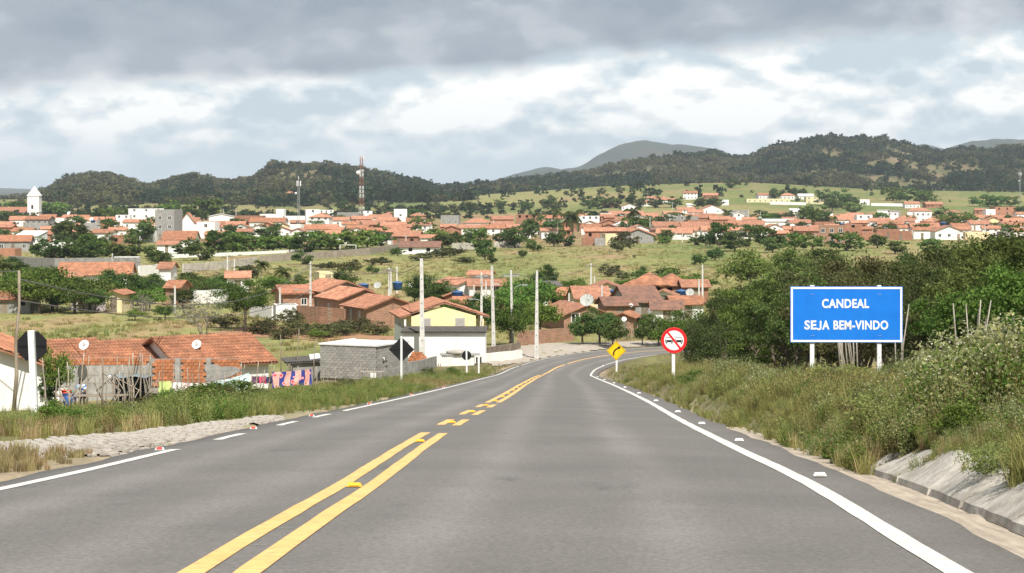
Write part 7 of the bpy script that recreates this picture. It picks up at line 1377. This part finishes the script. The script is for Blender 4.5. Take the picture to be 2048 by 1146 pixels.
def cloth(label, name, u0, u1, v0, v1, d, m, drop, folds=3, seed=0, cat='laundry', belly=.10):
    """a cloth pegged on a line from (u0,v0) to (u1,v1), hanging drop metres"""
    A = Vector((X(u0, d), d, Zp(v0, d))); B = Vector((X(u1, d), d + .2, Zp(v1, d))); rnd = random.Random(seed); o = thing(name, label, cat, A, group='washing on the lines'); nx, nz = 22, 10; V = []; F = []
    ph = rnd.uniform(0, 6)
    for j in range(nz + 1):
        g = j / nz
        for i in range(nx + 1):
            f = i / nx; sag = .22 * 4 * f * (1 - f) * (B - A).length * .10; p = (B - A) * f; dep = belly * g * math.sin(folds * 2 * math.pi * f + ph + g) * .8 + .05 * math.sin(9 * f + 5 * g + ph) * g
            V.append((p.x + .04 * math.sin(7 * g + ph) * g, p.y + dep, p.z - sag - drop * g * (1 + .07 * math.sin(5 * f + ph))))
    F = [(j * (nx + 1) + i, j * (nx + 1) + i + 1, (j + 1) * (nx + 1) + i + 1, (j + 1) * (nx + 1) + i) for j in range(nz) for i in range(nx)]
    me = mesh_np('cloth', V, F, m, smooth=True); inst('cloth', me, o)
    for f in (.03, .5, .97): b = MB(); b.box(-.008, .008, -.012, .012, -.04, .03); p = (B - A) * f; b.obj('peg', wood_m, o, (p.x, p.y, p.z - .22 * 4 * f * (1 - f) * (B - A).length * .10))
    return A, B
def floral(nt, col, vec, bs):
    N = nt.nodes.new; L = nt.links.new; sp = N('ShaderNodeSeparateXYZ'); L(vec, sp.inputs[0])
    w = N('ShaderNodeTexWave'); w.wave_type = 'BANDS'; w.bands_direction = 'X'; w.inputs['Scale'].default_value = .62; w.inputs['Distortion'].default_value = 5; w.inputs['Detail'].default_value = 2; w.inputs['Detail Scale'].default_value = 1.2; L(vec, w.inputs['Vector'])
    r = N('ShaderNodeValToRGB'); r.color_ramp.interpolation = 'CONSTANT'; e = r.color_ramp.elements; e[0].position = 0; e[0].color = (.045, .06, .28, 1); e[1].position = .42; e[1].color = (.75, .42, .36, 1); L(w.outputs[0], r.inputs[0])
    v = N('ShaderNodeTexVoronoi'); v.inputs['Scale'].default_value = 3.2; L(vec, v.inputs['Vector']); r2 = N('ShaderNodeValToRGB'); e = r2.color_ramp.elements; r2.color_ramp.interpolation = 'CONSTANT'; e[0].color = (.72, .05, .10, 1); e[1].position = .2; e[1].color = (.85, .35, .32, 1); q = e.new(.36); q.color = (1, 1, 1, 1); L(v.outputs['Distance'], r2.inputs[0])
    ms = N('ShaderNodeMath'); ms.operation = 'LESS_THAN'; ms.inputs[1].default_value = .36; L(v.outputs['Distance'], ms.inputs[0]); mx = N('ShaderNodeMix'); mx.data_type = 'RGBA'; L(ms.outputs[0], mx.inputs['Factor']); L(r.outputs[0], mx.inputs[6]); L(r2.outputs[0], mx.inputs[7]); return mx.outputs[2]
def cm(n, c, c2=None): return mat('cloth_' + n, c, c2 or tuple(v * .85 for v in c), 2.5, .9)
LN = []
LN.append(cloth('pale blue sheet sagging upward to the right on the line', 'bed_sheet', 424, 497, 764, 746, 94, cm('pale_blue', (.62, .78, .78)), .95, 2, 1))
LN.append(cloth('yellow-green towel at left end of the washing line', 'towel', 318, 341, 762, 763, 92, cm('lime', (.58, .72, .25)), .55, 1, 2))
LN.append(cloth('white cloth beside the yellow-green towel', 'towel', 343, 364, 764, 765, 92, cm('white', (.80, .78, .76)), .5, 1, 3))
cloth('pinkish white blouse hanging in middle of the line', 'blouse', 364, 378, 765, 766, 92.3, cm('pink_white', (.74, .60, .58)), .45, 1, 4)
cloth('white shirt left of the pale blue sheet', 'shirt', 380, 398, 766, 766, 92.6, cm('white', (.8, .8, .8)), .5, 1, 5)
cloth('white shorts touching the pale blue sheet', 'shorts', 402, 421, 766, 765, 93, cm('white', (.8, .8, .8)), .5, 1, 6)
cloth('small red cloth low below the white shirts', 'rag', 378, 402, 781, 781, 91.6, cm('red', (.55, .08, .06)), .25, 1, 7)
cloth('dark violet garment between the sheet and the flowered blanket', 'garment', 503, 518, 752, 753, 99, cm('violet', (.16, .08, .14)), .38, 1, 8)
cloth('bright pink garment between the sheet and the flowered blanket', 'garment', 518, 531, 753, 753, 99.2, cm('pink', (.70, .10, .20)), .35, 1, 9)
cloth('dark blue garment left of the flowered blanket', 'garment', 532, 544, 754, 753, 99.4, cm('navy', (.06, .06, .12)), .35, 1, 10)
LN.append(cloth('pink and blue flowered blanket hung over the right fence line', 'blanket', 544, 622, 744, 738, 100, mat('floral_cloth', (.7, .4, .35), (.65, .36, .32), 3, .9, extra=floral), .78, 2, 11))
cloth('orange cloth edge showing below the flowered blanket', 'blanket', 548, 612, 765, 763, 100.4, cm('orange', (.75, .27, .03)), .22, 2, 12)
wire('clothes line carrying the white laundry', (X(300, 92), 92, Zp(760, 92)), (X(500, 94.3), 94.3, Zp(745, 94.3)), .25, .008, None, 'clothes_line')
wire('clothes line carrying the flowered blanket', (X(498, 98.8), 98.8, Zp(748, 98.8)), (X(626, 100.3), 100.3, Zp(736, 100.3)), .2, .008, None, 'clothes_line')

# person sitting in the yard, seen from behind
def skin_mesh(name, verts, edges, radii, m, parent, sub=1):
    me = bpy.data.meshes.new(name); me.from_pydata([tuple(v) for v in verts], edges, []); me.materials.append(m); o = inst(name, me, parent); o.modifiers.new('skin', 'SKIN')
    for i, r in enumerate(radii): me.skin_vertices[0].data[i].radius = (r, r) if isinstance(r, (int, float)) else r
    me.skin_vertices[0].data[0].use_root = True
    s = o.modifiers.new('sub', 'SUBSURF'); s.levels = sub; s.render_levels = sub; return o
skin_m = mat('skin', (.20, .105, .06), (.17, .09, .05), 6, .6); hair_m = mat('black_hair', (.012, .010, .009), (.008, .007, .006), 12, .6)
def shirt_pattern(nt, col, vec, bs):
    N = nt.nodes.new; L = nt.links.new; v = N('ShaderNodeTexNoise'); v.inputs['Scale'].default_value = 8; L(vec, v.inputs['Vector']); r = N('ShaderNodeValToRGB'); r.color_ramp.interpolation = 'CONSTANT'; e = r.color_ramp.elements; e[0].color = (.06, .16, .42, 1); e[1].position = .5; e[1].color = (.70, .78, .84, 1); L(v.outputs[0], r.inputs[0]); return r.outputs[0]
def person():
    d = 92.0; g = ground(167, d); o = thing('person', 'person with dark hair in blue and white patterned shirt sitting in the yard', 'person', g, -.5)
    # seated on a low stool, leaning to the left over a basin
    V = [(0, 0, .46), (0, -.02, .62), (-.02, -.06, .80), (-.04, -.10, .93), (-.05, -.12, 1.00), (-.055, -.13, 1.10), (-.06, -.13, 1.19), (.17, -.09, .90), (.22, -.20, .66), (.14, -.42, .60), (-.24, -.11, .90), (-.28, -.24, .66), (-.16, -.44, .60), (.10, -.02, .44), (.15, -.42, .46), (.15, -.40, .08), (.15, -.52, .03), (-.10, -.02, .44), (-.15, -.42, .46), (-.15, -.40, .08), (-.15, -.52, .03)]
    E = [(0, 1), (1, 2), (2, 3), (3, 4), (4, 5), (5, 6), (3, 7), (7, 8), (8, 9), (3, 10), (10, 11), (11, 12), (0, 13), (13, 14), (14, 15), (15, 16), (0, 17), (17, 18), (18, 19), (19, 20)]
    R = [(.15, .11), (.135, .10), (.15, .11), (.12, .09), .052, .088, .075, .06, .042, .028, .06, .042, .028, .09, .06, .045, .035, .09, .06, .045, .035]
    body = skin_mesh('body', V, E, R, skin_m, o)
    for sx, hx in ((1, .14), (-1, -.16)):
        h = MB(); hand = Vector((hx, -.42 if sx > 0 else -.44, .60)); h.box(hx - .035, hx + .035, hand.y - .09, hand.y, .585, .61)
        for k in range(4): x = hx - .027 + .018 * k; L = (.06, .075, .07, .055)[k]; h.tube([(x, hand.y - .085, .60), (x, hand.y - .085 - L * .6, .595), (x, hand.y - .085 - L, .57)], [.009, .008, .006], 6)
        h.tube([(hx - sx * .035, hand.y - .03, .60), (hx - sx * .065, hand.y - .06, .595), (hx - sx * .07, hand.y - .09, .58)], [.011, .009, .007], 6); h.obj('hand', skin_m, o)
    sh = mat('patterned_shirt', (.6, .7, .8), (.5, .6, .7), 3, .9, extra=shirt_pattern)
    skin_mesh('shirt', [(0, 0, .48), (0, -.02, .62), (-.02, -.06, .80), (-.04, -.10, .94), (.17, -.09, .91), (.215, -.17, .74), (-.24, -.11, .91), (-.275, -.20, .74)], [(0, 1), (1, 2), (2, 3), (3, 4), (4, 5), (3, 6), (6, 7)], [(.175, .13), (.16, .12), (.175, .13), (.135, .105), .078, .068, .078, .068], sh, o)
    skin_mesh('trousers', [(0, 0, .45), (.10, -.02, .44), (.15, -.42, .46), (.15, -.40, .16), (-.10, -.02, .44), (-.15, -.42, .46), (-.15, -.40, .16)], [(0, 1), (1, 2), (2, 3), (0, 4), (4, 5), (5, 6)], [(.16, .12), .105, .075, .06, .105, .075, .06], cm('navy', (.06, .06, .12)), o)
    hr = MB(); hr.lathe([(.03, -.10), (.088, -.07), (.105, 0), (.098, .05), (.06, .095), (.01, .108)], 14); k = hr.obj('hair', hair_m, o, (-.06, -.105, 1.165)); k.rotation_euler = (.25, 0, 0)
    f = MB(); f.lathe([(.012, 0), (.016, .02), (.01, .045)], 8); q = f.obj('nose', skin_m, o, (-.06, -.215, 1.10))
    for sx in (-1, 1):
        e = MB(); e.lathe([(.005, -.012), (.012, 0), (.005, .012)], 8); e.obj('eye', hair_m, o, (-.06 + sx * .035, -.205, 1.135)); e = MB(); e.lathe([(.01, -.03), (.02, 0), (.012, .03)], 8); e.obj('ear', skin_m, o, (-.06 + sx * .088, -.125, 1.12))
    mth = MB(); mth.box(-.085, -.035, -.212, -.2, 1.055, 1.065); mth.obj('mouth', mat('lips', (.18, .05, .04), (.15, .04, .03), 3, .6), o)
    s = thing('stool', 'low wooden stool under the seated person', 'stool', g, -.5); b = MB(); b.box(-.18, .18, -.16, .16, .30, .335); b.obj('seat', wood_m, s)
    for x in (-.14, .14):
        for y in (-.12, .12): b = MB(); b.box(x - .02, x + .02, y - .02, y + .02, -.05, .299); b.obj('leg', wood_m, s)
person()
def yard():
    def at(u, d): return ground(u, d)
    def bucket(name, lab, u, d, z, r, h, c, cat='bucket'):
        x, y, g = at(u, d); o = thing(name, lab, cat, (x, y, g + z)); m = mat('plastic_' + lab.split()[0], c, tuple(v * .85 for v in c), 3, .5); b = MB(); b.lathe([(r * .75, 0), (r, h), (r * .93, h), (r * .7, .03)], 16, close=False); b.lathe([(0.001, .03), (r * .7, .03)], 16, close=False); b.obj('pail', m, o); q = MB(); q.lathe([(r, h - .001), (r + .02, h), (r + .02, h + .015), (r - .01, h + .015)], 16, close=False); q.obj('rim', m, o)
    x, y, g = at(140, 91); o = thing('wash_table', 'plank wash table with tubs in front of grey yard wall', 'table', (x, y, g), .1); b = MB(); 
    for k in range(4): b = MB(); b.box(-1.3, 2.6, -.34 + .18 * k, -.18 + .18 * k, .42, .46); b.obj('plank', wood_m, o)
    for xx in (-1.2, .6, 2.4):
        for yy in (-.28, .28): b = MB(); b.box(xx - .03, xx + .03, yy - .03, yy + .03, -.1, .419); b.obj('leg', wood_m, o)
    bucket('basin', 'green plastic basin on the wash table', 137, 91, .47, .27, .16, (.05, .42, .26), 'basin'); bucket('bucket', 'orange red tub beside the seated person', 133, 90.3, .46, .24, .2, (.75, .10, .03)); bucket('basin', 'white basin on the left of wash table', 123, 91, .47, .30, .3, (.75, .73, .7), 'basin'); bucket('bucket', 'blue drum at foot of the wash table', 136, 88.6, 0, .25, .5, (.04, .10, .28)); bucket('bucket', 'purple pail among the sticks at left', 106, 88, 0, .2, .3, (.16, .06, .22)); bucket('bucket', 'white hanging pail before the grey wall', 219, 100, 1.0, .12, .35, (.78, .76, .76))
    x, y, g = at(262, 93); o = thing('cloth_shelter', 'rough stick shelter with blue-grey tarpaulin roof and dark inside', 'shelter', (x, y, g), .08); rnd = random.Random(3)
    for xx, yy in ((-.75, -.5), (.75, -.5), (-.75, .7), (.8, .7), (.1, -.55)): b = stick(rnd, 1.25, .035, .05); b.obj('post', stick_m, o, (xx, yy, 0))
    n = 12; V = [(-.95 + 1.9 * i / n, -.75 + 1.6 * j / 6, 1.26 + .05 * math.sin(i * 1.1) - .05 * (j / 6) + .03 * rnd.uniform(-1, 1)) for j in range(7) for i in range(n + 1)]; F = [(j * (n + 1) + i, j * (n + 1) + i + 1, (j + 1) * (n + 1) + i + 1, (j + 1) * (n + 1) + i) for j in range(6) for i in range(n)]; inst('tarpaulin', mesh_np('tarpaulin', V, F, cm('tarp', (.24, .29, .31), (.13, .17, .19)), smooth=True), o)
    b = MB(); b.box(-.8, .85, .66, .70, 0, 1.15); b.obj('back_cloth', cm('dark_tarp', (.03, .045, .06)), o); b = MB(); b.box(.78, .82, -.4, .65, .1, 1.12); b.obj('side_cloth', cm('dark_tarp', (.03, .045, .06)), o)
    x, y, g = at(248, 88); o = thing('stick_pile', 'tangle of leaning poles and branches beside the cloth shelter', 'stick pile', (x, y, g))
    for k in range(14): b = MB(); a = rnd.uniform(-.9, .9); b.tube([(a, rnd.uniform(-.3, .3), -.05), (a + rnd.uniform(-.5, .5), rnd.uniform(-.2, .2), .6), (a + rnd.uniform(-.9, .9), rnd.uniform(-.3, .3), rnd.uniform(1.0, 1.9))], [.03, .025, .015], 6); b.obj('branch', stick_m, o)
    x, y, g = at(120, 86); o = thing('stick_pile', 'crossed forked branches left of the seated person', 'stick pile', (x, y, g))
    for k in range(9): b = MB(); a = rnd.uniform(-.9, .9); b.tube([(a, rnd.uniform(-.3, .3), -.05), (a + rnd.uniform(-.5, .5), rnd.uniform(-.2, .2), .6), (a + rnd.uniform(-.8, .8), rnd.uniform(-.3, .3), rnd.uniform(.9, 1.7))], [.045, .035, .02], 6); b.obj('branch', stick_m, o)
    x, y, g = at(744, 138); o = thing('rough_bench', 'rough plank table with white rag before the block building', 'table', (x, y, g)); b = MB(); b.box(-.8, .8, -.25, .25, .62, .67); b.obj('plank', pale_bark, o)
    for xx in (-.7, .7):
        for yy in (-.18, .18): b = MB(); b.tube([(xx, yy, -.1), (xx, yy, .62)], .03, 6); b.obj('leg', wood_m, o)
    b = MB(); b.box(-.1, .3, -.28, -.26, .25, .6); b.obj('rag', cm('white', (.8, .8, .8)), o)
    x, y, g = at(862, 175); o = thing('picket_fence', 'short white picket fence at the foot of the tall pole', 'fence', (X(868, 176), 175.4, G(X(868, 176), 175.4)))
    for k in range(9): b = MB(); b.plate([(-.05, 0), (.05, 0), (.05, .8), (0, .9), (-.05, .8)], 0, .02); b.obj('picket', whitepaint, o, (k * .17, 0, 0))
    b = MB(); b.box(-.1, 1.5, .021, .05, .5, .56); b.obj('rail', whitepaint, o)
yard()
plant('mid_light', 112, 84, 2.5, .45, 'small leafy sapling behind the octagonal sign post', 0); plant('mid_dark', 96, 84, 1.5, .5, 'dark bush at foot of the white gable wall', 1)
for i, (u, d, h, wf, k, lab) in enumerate([(430, 54, .80, 1.7, 'mid_light', 'largest rounded roadside bush below the pale blue sheet'), (360, 56, .62, 1.6, 'mid_light', 'roadside bush below the white laundry'), (112, 41, .5, 1.3, 'mid_light', 'bright bush beside the foot of the octagonal sign'), (480, 58, .6, 1.6, 'mid_bush', 'grey-green roadside bush right of the largest bush'), (300, 58, .45, 1.6, 'mid_bush', 'low roadside bush before the cloth shelter')]): plant(k, u, d, h, wf, lab, i % 3)

# ------------------------------------------------------------------ bus, goal
def bus():
    d = 425.0; x, y, g = ground(254, d); o = thing('bus', 'blue and white parked bus behind the long grey wall', 'bus', (x, y, g), .05, None, .7); bl = mat('bus_blue', (.05, .12, .30), (.04, .1, .26), 3, .4)
    b = MB(); b.box(-3.8, 3.8, -1.2, 1.2, .5, 1.55); b.obj('body', bl, o); b = MB(); b.box(-3.78, 3.78, -1.18, 1.18, 2.35, 3.0); b.obj('roof', metal_white, o); b = MB(); b.box(-3.76, 3.76, -1.16, 1.16, 1.552, 2.349); b.obj('window_band', glass_m, o)
    for k in range(8): b = MB(); xx = -3.7 + k * 1.05; b.box(xx - .06, xx + .06, -1.19, -1.165, 1.56, 2.34); b.obj('pillar', metal_white, o)
    for xx in (-2.4, 2.4):
        for yy in (-1.1, 1.1): b = MB(); b.lathe([(.2, -.14), (.48, -.14), (.5, 0), (.48, .14), (.2, .14)], 16); w = b.obj('wheel', black_m, o, (xx, yy, .5)); w.rotation_euler = (math.pi / 2, 0, 0)
bus()
def goal():
    d = 528.0; x0, x1 = X(680, d), X(712, d); g = G((x0 + x1) / 2, d); o = thing('football_goal', 'white football goal frame on the pitch behind the stone wall', 'goal', ((x0 + x1) / 2, d, g)); w = (x1 - x0) / 2; h = max(1.8, Zp(494, d) - g)
    for s in (-1, 1): b = MB(); b.tube([(s * w, 0, -.2), (s * w, 0, h)], .08, 8); b.obj('upright', whitepaint, o)
    b = MB(); b.tube([(-w - .05, 0, h), (w + .05, 0, h)], .08, 8); b.obj('crossbar', whitepaint, o)
goal()

# solar panels on the villa
def panels():
    d = 316.0
    for k, (u, v) in enumerate(((205, 548), (222, 548), (212, 556), (228, 556))):
        o = thing('solar_panel', f'{["upper left", "upper right", "lower left", "lower right"][k]} dark solar panel on the villa roof', 'solar panel', (X(u, d), d + 1.2 - (v - 548) * .12, Zp(v, d)), 0, 'solar panels on the villa roof'); b = MB(); b.box(-.62, .62, -.5, .5, 0, .05); p = b.obj('panel', mat('solar', (.05, .055, .08), (.04, .045, .065), 4, .3), o); p.rotation_euler = (.36, 0, 0); b = MB(); b.box(-.66, .66, -.54, .54, -.03, -.002); b.obj('frame', steel_m, p)
panels()

def pale_stems(label, u, d, n, h, lean, seed):
    rnd = random.Random(seed); o = thing('dead_bush', label, 'dead bush', ground(u, d), group='pale dead bushes')
    for k in range(n):
        b = MB(); x = rnd.uniform(-.25, .25); l = lean + rnd.uniform(-.12, .12); hh = h * rnd.uniform(.7, 1.1); b.tube([(x, 0, -.1), (x + l * hh * .45 + rnd.uniform(-.03, .03), 0, hh * .5), (x + l * hh, rnd.uniform(-.1, .1), hh)], [.028, .022, .014], 6); b.obj('stem', pale_bark, o)
pale_stems('fan of pale dead stems between the two welcome board posts', 1700, 60, 10, 2.0, -.12, 1); pale_stems('upright pale dead stems in scrub right of the welcome board', 1938, 50, 6, 2.3, .03, 2); pale_stems('pale leaning stems behind right edge of the welcome board', 1790, 58, 4, 2.2, .1, 5)
# dead twig lying in the gutter
def twig():
    p = road_pt(12.2, 4.62, .0); o = thing('dead_branch', 'dead forked branch lying in the gutter at lower right', 'branch', p); rnd = random.Random(9); b = MB()
    for k in range(7): a = rnd.uniform(0, 6.28); b.tube([(0, 0, .02), (math.cos(a) * .14, math.sin(a) * .14, .10), (math.cos(a) * .30, math.sin(a) * .30, .06 + rnd.uniform(0, .2))], [.008, .006, .003], 5)
    b.obj('twigs', bark_m, o)
twig()

# ------------------------------------------------------------------ air
def haze():
    b = MB(); b.box(-9000, 9000, -300, 14500, -3, 330); o = b.obj('haze', []); tag(o, 'thin pale haze filling the air over the valley', 'haze', kind='stuff')
    m = bpy.data.materials.new('haze'); m.use_nodes = True; nt = m.node_tree; nt.nodes.remove(nt.nodes['Principled BSDF']); v = nt.nodes.new('ShaderNodeVolumePrincipled'); v.inputs['Color'].default_value = (.78, .88, 1, 1); v.inputs['Density'].default_value = 6.5e-5; v.inputs['Anisotropy'].default_value = .0; nt.links.new(v.outputs[0], nt.nodes['Material Output'].inputs['Volume']); o.data.materials.append(m)
haze()
